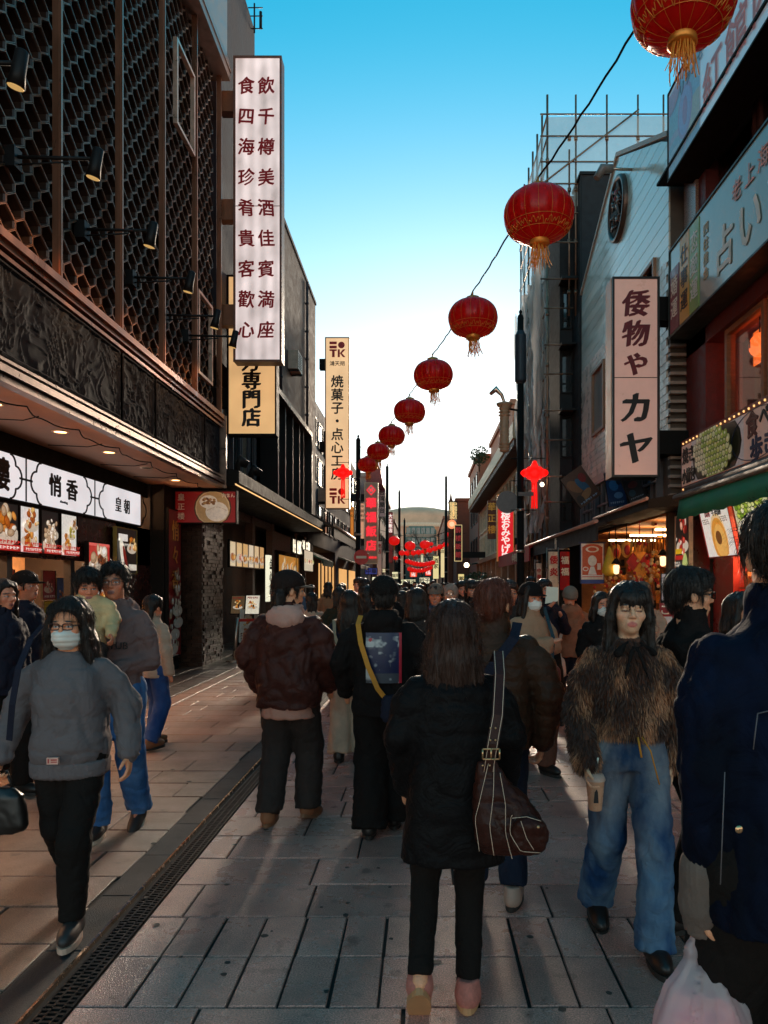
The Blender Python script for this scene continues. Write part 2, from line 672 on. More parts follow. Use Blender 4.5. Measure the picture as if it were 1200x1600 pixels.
# low edging row and dark aprons by the shop fronts
mb = MB()
for i in range(60):
  y0 = -.5 + i * .62
  mb.bbox(-3.66, -3.425, y0 + .005, y0 + .615, -.013, .012 + rr.uniform(-.002, .002), .006)
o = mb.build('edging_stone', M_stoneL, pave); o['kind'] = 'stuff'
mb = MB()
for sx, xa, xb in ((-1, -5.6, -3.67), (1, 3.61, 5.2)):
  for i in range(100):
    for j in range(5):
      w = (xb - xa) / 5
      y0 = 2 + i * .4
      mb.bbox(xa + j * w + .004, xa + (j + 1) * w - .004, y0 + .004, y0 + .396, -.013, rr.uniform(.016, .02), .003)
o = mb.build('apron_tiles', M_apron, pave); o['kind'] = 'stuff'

# ------------------------------------------------------------------ helpers for facades
def frame_rect(mb, X, y0, y1, z0, z1, t=.05, d=.06, mi=0):
  """window frame lying in a plane x = X, growing to -d/2..d/2"""
  mb.box(X - d / 2, X + d / 2, y0, y0 + t, z0, z1, mi)
  mb.box(X - d / 2, X + d / 2, y1 - t, y1, z0, z1, mi)
  mb.box(X - d / 2, X + d / 2, y0 + t, y1 - t, z0, z0 + t, mi)
  mb.box(X - d / 2, X + d / 2, y0 + t, y1 - t, z1 - t, z1, mi)


def frame_front(mb, Y, x0, x1, z0, z1, t=.05, d=.06, mi=0):
  mb.box(x0, x0 + t, Y - d / 2, Y + d / 2, z0, z1, mi)
  mb.box(x1 - t, x1, Y - d / 2, Y + d / 2, z0, z1, mi)
  mb.box(x0 + t, x1 - t, Y - d / 2, Y + d / 2, z0, z0 + t, mi)
  mb.box(x0 + t, x1 - t, Y - d / 2, Y + d / 2, z1 - t, z1, mi)


# ------------------------------------------------------------------ restaurant with the honeycomb screen (left)
XL = -4.0
rest_b = Thing('restaurant_building', 'dark restaurant building behind a bronze honeycomb screen with a carved frieze above its shop front', 'building', (-5, 9, 0))
mb = MB()
mb.box(-14, XL - .25, 2.0, 14.5, 3.52, 13.6)                 # backing mass above the soffit
mb.box(-14, -7.4, 2.0, 14.5, 0, 3.52)
mb.box(-7.4, -5.0, 13.75, 14.5, 0, 3.52)
mb.box(-7.4, -5.02, 2.0, 4.5, 0, 3.52)
rest_b.part('wall', mb, mat('dark_wall', (.016, .014, .014), .7))

HX_A, HX_B, HX_S = .165, .102, .08                      # half width, point height, upright side of one scale
hx_w, hx_p = HX_A * 2, HX_B + HX_S
def hexcell():
  mb = MB()
  d = .13
  def ring(t, x):
    a, b, s_ = HX_A - t, HX_B + HX_S / 2 - t * 1.1, HX_S / 2 - t * .3
    return [(x, 0, b), (x, -a, s_), (x, -a, -s_), (x, 0, -b), (x, a, -s_), (x, a, s_)]
  vs = []
  for t, x in ((.003, 0), (.003, d), (.010, d), (.02, d - .02), (.02, 0)): vs += ring(t, x)
  fs = []
  for q in range(4):
    for k in range(6):
      k2 = (k + 1) % 6
      fs.append((q * 6 + k, q * 6 + k2, q * 6 + 6 + k2, q * 6 + 6 + k))
  mb.add(vs, fs)
  for q in range(6, 12): mb.mi[q] = 1
  r = ring(.02, .01)
  mb.add(r + [(.085, .0, -.035)], [(k, (k + 1) % 6, 6) for k in range(6)])
  return mb
M_bronze = mat('bronze_screen', (.036, .025, .022), .4, metal=.3, var=.45, vscale=7, randomize=.45)
M_rim = mat('copper_rim', (.25, .15, .10), .38, metal=.4, var=.5, vscale=5)
hm = hexcell().mesh('screen_cell', [M_bronze, M_rim])
cells = []
nrow = int((11.55 - 4.95) / hx_p) + 1
for r in range(nrow):
  for c in range(26):
    y = 6.35 + c * hx_w + (hx_w / 2 if r % 2 else 0)
    z = 5.0 + r * hx_p
    if y > 14.2: continue
    cells.append((y, z))
for r in range(nrow, nrow + 9):
  for c in range(18):
    cells.append((6.35 + c * hx_w + (hx_w / 2 if r % 2 else 0), 5.0 + r * hx_p))
def seenpx(y, z):
  return 660 - 4 * F / y > -30 and 912 - (z - EYE) / y * F > -30
cells = [c for c in cells if seenpx(*c)]
cells.sort(key=lambda c: c[0] ** 2 + (c[1] - 1.6) ** 2)
for (y, z) in cells[:300]:
  o = link_mesh('screen_cell', hm, rest_b.o, loc=(XL - .12 - rest_b.b.x, y - rest_b.b.y, z))
  o.rotation_euler = (rr.uniform(-.02, .02), 0, rr.uniform(-.015, .015))
big = MB()
hb = hexcell()
for (y, z) in cells[300:]:
  big.add([(v[0] + XL - .12, v[1] + y, v[2] + z) for v in hb.v], hb.f)
  big.mi[-len(hb.f):] = hb.mi
rest_b.part('screen_cells', big, [M_bronze, M_rim], kind='stuff')
for y in (6.4, 8.0, 9.63, 11.22, 12.82, 14.36):
  mb = MB(); mb.box(XL + .06, XL + .13, y - .03, y + .03, 4.86, 12.9)
  mb.box(XL + .13, XL + .15, y - .018, y + .018, 4.86, 12.9)
  rest_b.part('mullion', mb, M_copper)
for (y0, y1, z0, z1) in ((11.75, 12.68, 8.9, 10.26), (12.9, 13.75, 5.3, 6.75)):
  mb = MB(); frame_rect(mb, XL + .12, y0, y1, z0, z1, .05, .07)
  rest_b.part('window_frame', mb, mat('pale_alloy', (.6, .5, .46), .35, metal=.6))
mb = MB(); mb.box(XL - .2, -3.72, 11.9, 14.5, 11.4, 11.75); mb.box(XL - .2, -3.78, 11.9, 14.5, 11.75, 13.5); mb.box(XL - .2, -3.7, 11.9, 14.5, 11.55, 11.6)
rest_b.part('fascia', mb, mat('grey_fascia', (.3, .27, .27), .4, metal=.4))
# frieze: carved relief between mouldings
mb = MB(); mb.box(-4.3, -3.9, 2, 14.28, 3.62, 4.84)
rest_b.part('frieze_body', mb, M_black)
mould = MB()
for (z0, z1, xo) in ((4.74, 4.80, .05), (4.80, 4.88, .09), (4.66, 4.70, .03)):
  mould.box(-3.9, -3.86 + xo, 2, 14.3, z0, z1)
rest_b.part('top_moulding', mould, M_copper)
mould = MB()
for (z0, z1, xo) in ((3.50, 3.56, .08), (3.58, 3.63, .11), (3.65, 3.68, .05), (3.72, 3.75, .03)):
  mould.box(-3.9, -3.87 + xo, 2, 14.3, z0, z1)
mould.box(-4.2, -3.75, 14.3, 14.36, 3.5, 4.88)
rest_b.part('bottom_moulding', mould, mat('silver_moulding', (.2, .18, .18), .35, metal=.8, var=.3))


def vnoise(p, seed=0):
  """value noise, p (N,3)"""
  i = np.floor(p).astype(np.int64)
  f = p - i
  f = f * f * (3 - 2 * f)
  out = np.zeros(len(p))
  for dx in (0, 1):
    for dy in (0, 1):
      for dz in (0, 1):
        h = (i[:, 0] + dx) * 374761393 + (i[:, 1] + dy) * 668265263 + (i[:, 2] + dz) * 2147483647 + seed * 144665
        h = (h ^ (h >> 13)) * 1274126177
        h = (h ^ (h >> 16)) & 0xffff
        w = (f[:, 0] if dx else 1 - f[:, 0]) * (f[:, 1] if dy else 1 - f[:, 1]) * (f[:, 2] if dz else 1 - f[:, 2])
        out += w * (h / 65535.0)
  return out


def relief(y0, y1, z0, z1, seed, X=-3.86, amp=.032):
  ny, nz = int((y1 - y0) / .022), int((z1 - z0) / .022)
  Y, Z = np.meshgrid(np.linspace(y0, y1, ny), np.linspace(z0, z1, nz), indexing='ij')
  p = np.stack([Y.ravel() * 3, Z.ravel() * 3, np.full(ny * nz, seed * 9.1)], 1)
  wq = np.stack([vnoise(p, 1), vnoise(p + 31, 2), p[:, 2] * 0], 1) * 2.2
  n = np.abs(vnoise(p * 1.6 + wq, 3) - .5) * 2
  n2 = np.abs(vnoise(p * 4.5 + wq * 2, 4) - .5) * 2
  h = (1 - n) ** 2 * .7 + (1 - n2) ** 3 * .45
  e = np.minimum(np.minimum(Y - y0, y1 - Y), np.minimum(Z - z0, z1 - Z)).ravel()
  h = h * np.clip(e / .05, 0, 1) + (e < .035) * .9
  mb = MB()
  vs = np.stack([X + h * amp - .02, Y.ravel(), Z.ravel()], 1)
  fs = [(i * nz + j, (i + 1) * nz + j, (i + 1) * nz + j + 1, i * nz + j + 1) for i in range(ny - 1) for j in range(nz - 1)]
  return mb.add(vs.tolist(), fs, smooth=False)


M_relief = mat('carved_slate', (.012, .014, .02), .8, metal=.0, spec=.12, var=.5, vscale=9)
for i, (a, b) in enumerate(((6.0, 9.55), (9.62, 10.75), (10.82, 13.2), (13.27, 14.2))):
  rest_b.part('relief_panel', relief(a, b, 3.77, 4.64, i + 1), M_relief)
# soffit, black fascia, recessed downlights
mb = MB(); mb.box(-5.05, -3.9, 2, 14.28, 3.5, 3.56)
rest_b.part('soffit', mb, mat('soffit_plaster', (.42, .33, .28), .7, var=.15, vscale=2))
mb = MB(); mb.box(-5.2, -5.05, 4.5, 14.2, 3.24, 3.56)
rest_b.part('shop_fascia', mb, M_black)
M_lampw = mat('warm_lamp', (.9, .6, .3), .4, var=0, emit=9, emit_col=(1, .5, .18))
for i, y in enumerate((7.6, 9.0, 10.4, 11.8, 13.2)):
  mb = MB(); mb.lathe([(.075, -.012), (.1, -.012), (.1, 0.01), (.075, .01)], 14, (-4.35, y, 3.5))
  dl = rest_b.part('downlight', mb, M_white)
  mb = MB(); mb.lathe([(.074, 0), (.001, 0)], 14, (-4.35, y, 3.494))
  rest_b.part('lamp', mb, M_lampw if i != 3 else M_black, dl)
mb = MB()
wp = []
for i in range(60):
  y = 6.5 + i * .13
  wp.append((-4.05 - .12 * abs(math.sin(i * .35)), y, 3.485 - .03 * abs(math.sin(i * .7))))
mb.tube(wp, .008, 5)
for y in (8.1, 9.7, 11.3, 12.6):
  mb.tube([(-4.15, y, 3.48), (-4.4, y + .15, 3.47), (-4.9, y + .1, 3.485)], .006, 5)
rest_b.part('cable', mb, M_black)
# ground floor: counter front, glazed openings, pillars
mb = MB()
mb.box(-5.1, -5.0, 12.2, 13.75, 0, 2.66)
mb.box(-5.1, -5.0, 4.5, 13.75, 2.0, 2.66)
mb.box(-5.1, -5.0, 4.5, 12.2, 0, .55)
rest_b.part('shop_front', mb, mat('dark_red_lacquer', (.03, .012, .012), .3, var=.2))
for y in (7.4, 9.0, 10.62, 12.2):
  mb = MB(); mb.box(-5.06, -4.96, y - .06, y + .06, .55, 2.0)
  rest_b.part('post', mb, M_dark)
M_in = mat('shop_interior', (.5, .36, .2), .7, var=.3, vscale=2, emit=.22, emit_col=(1, .6, .25))
mb = MB(); mb.box(-7.4, -7.3, 4.5, 13.75, 0, 3.5); mb.box(-7.3, -5.1, 4.5, 13.75, -.01, .02)
rest_b.part('interior_wall', mb, mat('interior_wall', (.5, .38, .24), .7))
mb = MB(); mb.box(-6.4, -5.9, 5, 13.2, 2.6, 2.64)
rest_b.part('ceiling_lamp', mb, mat('interior_lamp', (.9, .7, .4), .4, var=0, emit=30.0, emit_col=(1, .62, .34)))
for y in (13.85, 14.02):
  mb = MB(); mb.tube([(-4.9, y, .02), (-4.9, y, 3.45)], .035, 10)
  rest_b.part('pipe', mb, M_copper)

# ------------------------------------------------------------------ prints
def polyell(cx, cy, rx, ry, rot=0, n=18):
  return [(cx + rx * math.cos(a) * math.cos(rot) - ry * math.sin(a) * math.sin(rot), cy + rx * math.cos(a) * math.sin(rot) + ry * math.sin(a) * math.cos(rot)) for a in [2 * PI * k / n for k in range(n)]]


def print_sheet(o, u, w, W, H, items, bg):
  """flat printed picture: o = lower left corner, u/w unit axes; items drawn one above the other"""
  o, u, w = Vector(o), Vector(u).normalized(), Vector(w).normalized()
  nrm = u.cross(w)
  mb = MB()
  def put(poly, col, lev):
    pts = [o + u * (min(max(x, 0), 1) * W) + w * (min(max(y, 0), 1) * H) + nrm * lev for x, y in poly]
    mb.add(pts, [tuple(range(len(pts)))], 0, False, rgb(col) if isinstance(col, str) else col)
  put([(0, 0), (1, 0), (1, 1), (0, 1)], bg, 0)
  asp = W / H
  for i, it in enumerate(items):
    lev = .0008 + i * .0004
    if it[0] == 'e':
      _, cx, cy, rx, ry, col = it[:6]
      rot = it[6] if len(it) > 6 else 0
      pe = polyell(0, 0, rx, ry, rot)
      put([(cx + x, cy + y * asp) for x, y in pe], col, lev)
    elif it[0] == 'r':
      _, x0, y0, x1, y1, col = it
      put([(x0, y0), (x1, y0), (x1, y1), (x0, y1)], col, lev)
    elif it[0] == 'p':
      put(it[1], it[2], lev)
  return mb


def food(rs, cx, cy, r, cols, n=26):
  """a printed mound of food: overlapping rounds, each with its rim, body and glint as a food photo prints them"""
  it = [('e', cx, cy - r * .5, r * 1.25, r * .5, '#cfc0ac')]
  for i in range(n):
    a = rs.uniform(0, 2 * PI); d = rs.random() ** .6 * r
    q = r * rs.uniform(.16, .4)
    f_ = rs.uniform(.55, .9); ro = rs.uniform(0, 3)
    x, y = cx + d * math.cos(a), cy + d * math.sin(a) * .8
    c = np.array(rgb(rs.choice(cols)))
    it.append(('e', x, y, q, q * f_, tuple(c * (.34, .26, .2)), ro))
    it.append(('e', x - q * .04, y + q * .05, q * .88, q * f_ * .86, tuple(c * (.75, .68, .6)), ro))
    it.append(('e', x - q * .14, y + q * .16, q * .55, q * f_ * .5, tuple(c), ro))
  return it


def tinytext(rs, x0, y0, x1, y1, col, rows=2, n=9):
  """rows of small illegible print"""
  it = []
  hh = (y1 - y0) / rows
  for r in range(rows):
    x = x0
    dx = (x1 - x0) / n
    for i in range(n):
      yb = y0 + r * hh
      it.append(('r', x + dx * .1, yb + hh * .12, x + dx * rs.uniform(.3, .5), yb + hh * .85, col))
      it.append(('r', x + dx * .1, yb + hh * rs.uniform(.4, .6), x + dx * .88, yb + hh * rs.uniform(.62, .8), col))
      if i % 2: it.append(('r', x + dx * .55, yb + hh * .12, x + dx * .82, yb + hh * .3, col))
      x += dx
  return it


BR = ['#e8a04a', '#d07a25', '#f3c878', '#b9601c', '#f6dca8']
CR = ['#f7eee0', '#e9dac4', '#d8c0a0', '#fff8ee', '#c9a988']
GR = ['#9fb83c', '#c7d45c', '#6f9428', '#e3e59a', '#f1eec8']
RD = ['#b3261e', '#e05040', '#f5b8a0', '#7a1410', '#f3e6da']


def lightbox(label, o, u, w, W, H, bg, items, texts=(), lit=True, t=.05, frame=M_black, name='menu_lightbox', cat='menu sign', group=None, fr=.02):
  o, u, w = Vector(o), Vector(u).normalized(), Vector(w).normalized()
  nrm = u.cross(w)
  th = Thing(name, label, cat, o + u * W / 2, group)
  mb = MB()
  a = [o - nrm * t - u * fr - w * fr, o - nrm * t + u * (W + fr) - w * fr, o - nrm * t + u * (W + fr) + w * (H + fr), o - nrm * t - u * fr + w * (H + fr)]
  mb.prism(a, nrm * (t - .004))
  for (p, q, r_, s_) in ((-fr, W + fr, -fr, 0), (-fr, W + fr, H, H + fr), (-fr, 0, 0, H), (W, W + fr, 0, H)):
    mb.prism([o + u * p + w * r_ - nrm * .004, o + u * q + w * r_ - nrm * .004, o + u * q + w * s_ - nrm * .004, o + u * p + w * s_ - nrm * .004], nrm * .016)
  th.part('frame', mb, frame)
  pr = th.part('print', print_sheet(o, u, w, W, H, items, bg), M_printlit if lit else M_print)
  for q in texts:
    t_, x, y, s_, m_ = q[:5]
    kw = q[5] if len(q) > 5 else {}
    kw.setdefault('depth', .004)
    th.text(t_, o + u * x * W + w * y * H + nrm * .014, s_, m_, u=u, w=w, **kw)
  return th


# left wall faces +X : reading direction is +Y
UL, UR, WZ = (0, 1, 0), (0, -1, 0), (0, 0, 1)
# white shop signboard with cusped cartouches
M_signw = glow_mat('lit_white_acrylic', (.86, .86, .9), .72, .1, 2)
sg = Thing('shop_signboard', 'long white backlit signboard with black cusped cartouches over the bun counter on the left', 'shop sign', (-5, 9.5, 2.69))
mb = MB(); mb.box(-5.1, -4.93, 5.9, 13.12, 2.66, 3.25)
sg.part('case', mb, M_black)
mb = MB(); mb.box(-4.94, -4.92, 5.95, 13.07, 2.69, 3.22)
sg.part('face', mb, M_signw)


def cart(yc, hw, z0=2.69, z1=3.22):
  """outline of a cusped cartouche as a tube on the sign face"""
  mb = MB()
  zc, hh = (z0 + z1) / 2, (z1 - z0) / 2
  for sgn in (-1, 1):
    pts = []
    # outer shoulder
    for k in range(7):
      a = k / 6 * PI / 2
      pts.append((yc + sgn * (hw - .12 + .12 * math.sin(a)) - sgn * .1, zc + hh - .12 * (1 - math.cos(a))))
    for k in range(9):
      a = PI / 2 - k / 8 * PI
      pts.append((yc + sgn * (hw - .1 + .14 * math.cos(a)), zc + .14 * math.sin(a)))
    for k in range(7):
      a = PI / 2 - k / 6 * PI / 2
      pts.append((yc + sgn * (hw - .12 + .12 * math.sin(a)) - sgn * .1, zc - hh + .12 * (1 - math.cos(a))))
    mb.tube([(-4.918, y, z) for y, z in pts], .013, 6)
  return mb
for yc, hw in ((8.2, .95), (10.26, .82), (12.35, .93)): sg.part('cartouche_outline', cart(yc, hw), M_ink)
for y in (9.29, 11.24):
  mb = MB(); mb.box(-4.925, -4.912, y - .012, y + .012, 2.69, 3.22); mb.box(-4.925, -4.911, y - .15, y + .15, 2.945, 2.97)
  sg.part('divider', mb, M_ink)
for ch, y in (('悄', 10.02), ('香', 10.5)): sg.text(ch, (-4.918, y, 2.985), .31, M_ink, u=UL, w=WZ, sx=1.1, weight=.02)
sg.text('樓', (-4.918, 8.72, 2.96), .4, M_ink, u=UL, w=WZ, weight=.025)
for ch, y in (('皇', 12.1), ('朝', 12.45)): sg.text(ch, (-4.918, y, 2.95), .25, M_ink, u=UL, w=WZ, weight=.008)
sg.text('shao xiang', (-4.918, 10.26, 2.79), .05, M_ink, u=UL, w=WZ, weight=0)

rs = random.Random(11)
fx = -4.9
specs = [
  (8.55, .50, .9, '#23201e', food(rs, .5, .55, .42, CR + BR), 'leftmost lit menu panel of a cut filled bun with chopsticks on dark background'),
  (9.13, .40, .9, '#e9e6e2', food(rs, .5, .42, .36, BR, 20) + food(rs, .5, .72, .3, BR, 14), 'menu panel of two golden stacked fried buns on pale background'),
  (9.62, .42, .9, '#1d1a19', food(rs, .62, .62, .33, CR, 20) + food(rs, .35, .36, .34, CR, 16), 'menu panel of a torn white steamed bun on black background'),
  (10.13, .38, .9, '#ece8e0', [('p', [(.1, .1), (.95, .95), (1, .9), (.2, .05)], '#c9b08a')] + food(rs, .38, .34, .26, ['#d9902e', '#e8b04a', '#c2761c'], 16) + food(rs, .58, .56, .2, ['#c9c04a', '#dcd25e', '#a8a035'], 12) + food(rs, .75, .78, .15, ['#b07a3c', '#93622c'], 9), 'menu panel of three coloured dumplings on a skewer'),
]
# real positions: panels hang under the signboard
zt = 2.62
for (px0, px1, s_) in ((-28, 28, specs[0]), (31, 60, specs[1]), (64, 91, specs[2]), (95, 119, specs[3])):
  y0, y1 = 4.9 * F / (660 - px0), 4.9 * F / (660 - px1)
  H = .56
  it = list(s_[4]) + [('r', 0, 0, 1, .13, '#b01c16')] + tinytext(rs, .04, .03, .96, .24, '#c82820', 2, 9) + tinytext(rs, .06, .02, .9, .11, '#f6eee4', 1, 9)
  lightbox(s_[5], (fx, y0, zt - H), UL, WZ, y1 - y0, H, s_[3], it, group='lit food panels under the white signboard')
y0, y1 = 4.9 * F / (660 - 138), 4.9 * F / (660 - 171)
it = [('r', 0, .92, 1, 1, '#e86a60')] + food(rs, .5, .55, .42, CR, 18) + food(rs, .5, .5, .2, ['#7a3a18', '#5a2810', '#a0562a'], 14)
lightbox('red bordered tall lit poster of a split bun with dark meat filling', (fx, y0, 1.72), UL, WZ, y1 - y0, .56, '#c0332c', it, name='food_poster', cat='poster')
it = [('r', 0, .8, 1, 1, '#c4151a')] + food(rs, .55, .38, .3, BR, 12)
lightbox('small red and white lit poster of a round bun below the split bun poster', (fx, y0 + .05, 1.28), UL, WZ, y1 - y0 - .05, .38, '#f0e2d6', it, texts=[('包', .5, .9, .1, M_white)], name='food_poster', cat='poster')
y0, y1 = 4.9 * F / (660 - 182), 4.9 * F / (660 - 213)
it = [('r', .1, .72, .55, .88, '#efe9e2')] + food(rs, .76, .66, .2, BR, 14) + [('e', .3, .33, .13, .42, '#f2ead8', .4), ('e', .38, .3, .07, .3, '#7a1d12', .4), ('r', .55, .06, .95, .2, '#e6dccb')] + tinytext(rs, .1, .6, .6, .68, '#e8e0d4', 1, 8)
lightbox('black lit poster of a croquette and hot dog right of the bun counter', (fx, y0, 1.85), UL, WZ, y1 - y0, .72, '#141210', it, name='food_poster', cat='poster', frame=mat('olive_trim', (.2, .2, .06), .5))
# posters behind the glass
for (p0, p1, z0, z1, bg, cols, lab) in ((-10, 22, 1.5, 1.85, '#b8482c', BR, 'orange food poster inside the shop beside the wall clock'), (66, 86, 1.45, 1.85, '#8e2430', RD, 'red grid menu sheet inside the shop window'), (88, 103, 1.2, 1.75, '#2c5f9e', BR, 'blue poster of a standing cone behind the shop window'), (68, 86, 1.05, 1.42, '#c9a020', RD, 'yellow and red menu sheet low in the shop window')):
  y0, y1 = 5.3 * F / (660 - p0), 5.3 * F / (660 - p1)
  lightbox(lab, (-5.3, y0, z0), UL, WZ, y1 - y0, z1 - z0, bg, food(rs, .5, .5, .3, cols, 14) + tinytext(rs, .08, .05, .9, .16, '#f0e8d8', 1, 6), lit=False, t=.02, name='menu_sheet', cat='poster', fr=.006)
ck = Thing('wall_clock', 'round white wall clock hanging inside the bun shop', 'clock', (-5.4, 9.3, 1.9))
mb = MB(); Mx = Matrix.Translation((-5.4, 9.35, 1.98)) @ Matrix.Rotation(R(90), 4, 'Y')
vs = []
mb.lathe([(.001, .02), (.15, .02), (.15, .0), (.001, 0)], 24); mb.v = [tuple(Mx @ Vector(v)) for v in mb.v]
ck.part('dial', mb, M_white)
mb = MB(); mb.lathe([(.15, 0), (.175, 0), (.175, .04), (.15, .04)], 24); mb.v = [tuple(Mx @ Vector(v)) for v in mb.v]
ck.part('rim', mb, M_black)
mb = MB(); mb.box(-5.375, -5.37, 9.345, 9.355, 1.98, 2.08); mb.box(-5.375, -5.37, 9.35, 9.42, 1.975, 1.985)
ck.part('hand', mb, M_ink)
# tall red banner on the end pier, with calligraphy and bun pictures
it = []
for cy in (.12, .2, .3, .38, .46): it += food(rs, .45 + .15 * math.sin(cy * 20), cy, .3, CR, 12)
lightbox('tall red vertical banner with white bun pictures on the dark pier beside the bun counter', (-4.7, 13.85, .3), UL, WZ, .72, 2.76, '#8e120e', it,
    texts=[('悄々香', .5, .86, .4, M_gold, dict(vertical=True, pitch=1.15))], lit=False, name='wall_banner', cat='banner')
mb = MB(); mb.box(-5.0, -4.76, 13.8, 14.6, 0, 3.5)
rest_b.part('pier', mb, M_black)
# red projecting sign with steamed bun
bs = Thing('bun_sign', 'red sign with a steamed bun in a basket hanging under the frieze end', 'shop sign', (-4.17, 14.42, 2.85))
mb = MB(); frame_front(mb, 14.42, -4.76, -3.56, 2.82, 3.46, .025, .14); mb.tube([(-4.5, 14.42, 3.46), (-4.5, 14.42, 3.6)], .02); mb.tube([(-3.8, 14.42, 3.46), (-3.8, 14.42, 3.6)], .02)
bs.part('frame', mb, M_black)
cx_, cy_ = .62, .47
it = [('e', cx_, cy_, .315, .315, '#5c2f14'), ('e', cx_, cy_, .29, .29, '#d9b988'), ('e', cx_, cy_, .27, .27, '#c09a66'), ('e', cx_ + .07, cy_ - .12, .19, .165, '#efe2d0')]
for k in range(9):
  a = PI * (k / 8)
  it.append(('p', [(cx_ + .07, cy_ + .06), (cx_ + .07 + .17 * math.cos(a) - .008, cy_ - .1 + .25 * math.sin(a) * .4), (cx_ + .07 + .17 * math.cos(a) + .008, cy_ - .1 + .25 * math.sin(a) * .4)], '#cdb59a'))
it += [('e', cx_ - .07, cy_ + .2, .15, .11, '#efe6d6')] + [('e', cx_ - .07 + rs.uniform(-.1, .1), cy_ + .22 + rs.uniform(-.1, .1), .025, .02, rs.choice(['#8a5a30', '#6a4020', '#b98a50'])) for _ in range(22)]
bs.part('print', print_sheet((-4.735, 14.36, 2.845), (1, 0, 0), WZ, 1.15, .59, it, '#9c1512'), attr_mat('dim_backlit_print', .35, bscale=25, emit=.12))
bs.text('皇正楼', (-4.62, 14.345, 3.33), .14, M_white, vertical=True, pitch=1.3)
bs.text('肉まん', (-3.72, 14.345, 3.36), .085, M_white, skew=-.2)

# spotlights on arms
def spotlight(y, z, arm=.75, label=None, X=XL + .2):
  t = Thing('spotlight', label, 'spotlight', (X, y, z), 'black spotlights on the honeycomb screen')
  mb = MB(); mb.tube([(X - .2, y, z), (X + arm, y + .0, z - .02)], .018, 8)
  mb.tube([(X - .2, y, z - .08), (X + arm * .6, y, z - .05)], .01, 6); mb.box(X - .22, X - .1, y - .07, y + .07, z - .12, z + .08)
  t.part('arm', mb, M_dark)
  A = Vector((X + arm, y, z - .05)); D = Vector((-.25, .1, -1)).normalized()
  mb = MB(); mb.tube([A - D * .13, A - D * .12, A + D * .05, A + D * .15], [.035, .05, .055, .07], 12)
  t.part('housing', mb, M_dark)
  mb = MB(); mb.tube([A + D * .151, A + D * .156], [.063, .058], 12)
  t.part('lens', mb, mat('spot_lens', (.9, .6, .3), .3, var=0, emit=.5, emit_col=(1, .6, .2)))
  sp = bpy.data.lights.new('spot', 'SPOT'); sp.energy = 14; sp.spot_size = R(95); sp.spot_blend = .6; sp.color = (1, .55, .22); sp.shadow_soft_size = .06
  so_ = bpy.data.objects.new('spot', sp); COL.objects.link(so_); so_.parent = t.o; so_.location = A + D * .2 - t.b
  so_.rotation_euler = (-Vector((-.75, .1, -1))).to_track_quat('Z', 'Y').to_euler()
  return t
for (px, py, lab) in ((30, 95, 'black spotlight high at the left edge, nearest of the screen spotlights'), (150, 245, 'black spotlight with glowing lens on the second mullion'), (237, 358, 'black spotlight with glowing lens on the third mullion'), (297, 433, 'small black spotlight on the fourth mullion'), (338, 492, 'small black spotlight at the end of the screen by the sign bracket'), (366, 524, 'lowest small black spotlight in front of the tall white sign')):
  Xs = XL + .85
  Y = -Xs * F / (660 - px)
  Z = EYE + (912 - py) / F * Y
  spotlight(Y, Z, .65, lab)

# ------------------------------------------------------------------ projecting lightbox signs
def blade_sign(label, x0, x1, z0, z1, Y, d, face, frame, name='blade_sign', brackets=(), bx=None, bm=None, fr=.035, group=None, splitz=()):
  t = Thing(name, label, 'shop sign', ((x0 + x1) / 2, Y, z0), group)
  mb = MB()
  mb.box(x0, x1, Y + .02, Y + d, z0, z1)
  frame_front(mb, Y + .005, x0 - .004, x1 + .004, z0 - .004, z1 + .004, fr, .05)
  t.part('case', mb, frame)
  mb = MB(); mb.box(x0 + fr, x1 - fr, Y - .002, Y + .018, z0 + fr, z1 - fr)
  t.part('face', mb, face)
  for z in splitz:
    mb = MB(); mb.box(x0 + fr, x1 - fr, Y - .008, Y, z - .006, z + .006)
    t.part('seam', mb, frame)
  for zb in brackets:
    mb = MB(); mb.box(min(bx, x0 if bx < x0 else x1), max(bx, x0 if bx < x0 else x1), Y + .05, Y + d - .03, zb - .2, zb + .2)
    t.part('bracket', mb, bm or frame)
  return t


p0, p1 = at(365, 565, 14.55), at(440, 88, 14.55)
M_bigface = glow_mat('big_sign_face', (.86, .73, .72), .62, .36, 2.4, (1, 1, .6), tubes=(0, 2 * PI / .23, .16))
s1 = blade_sign('very tall white lightbox sign with two columns of red brush characters', p0.x, p1.x, p0.z, p1.z, 14.55, .3, M_bigface, mat('rust_frame', (.13, .06, .04), .5, var=.4, vscale=12),
        brackets=(EYE + (912 - 155) / F * 14.55, EYE + (912 - 325) / F * 14.55, EYE + (912 - 490) / F * 14.55), bx=XL + .05, bm=mat('bracket_brown', (.17, .07, .03), .5), fr=.04, splitz=(EYE + (912 - 322) / F * 14.55,))
zz = EYE + (912 - 134) / F * 14.55
pit = (48.0 / F * 14.55)
for txt, px in (('飲千樽美酒佳賓満座', 416), ('食四海珍肴貴客歡心', 385)):
  s1.text(txt, (at(px, 0, 14.55).x, 14.545, zz), .345, M_redink, vertical=True, pitch=pit / .345 * .993, weight=.016, wobble=.09, sx=.95, brush=True)
p0, p1 = at(355, 680, 15.7), at(432, 430, 15.7)
M_ochre = glow_mat('ochre_sign_face', (.95, .57, .25), .62, .14, 2)
s2 = blade_sign('short ochre lightbox sign with black characters half hidden behind the tall white sign', p0.x, p1.x, p0.z, p1.z, 15.7, .28, M_ochre, M_black, brackets=(EYE + (912 - 620) / F * 15.7, EYE + (912 - 480) / F * 15.7), bx=-5.0)
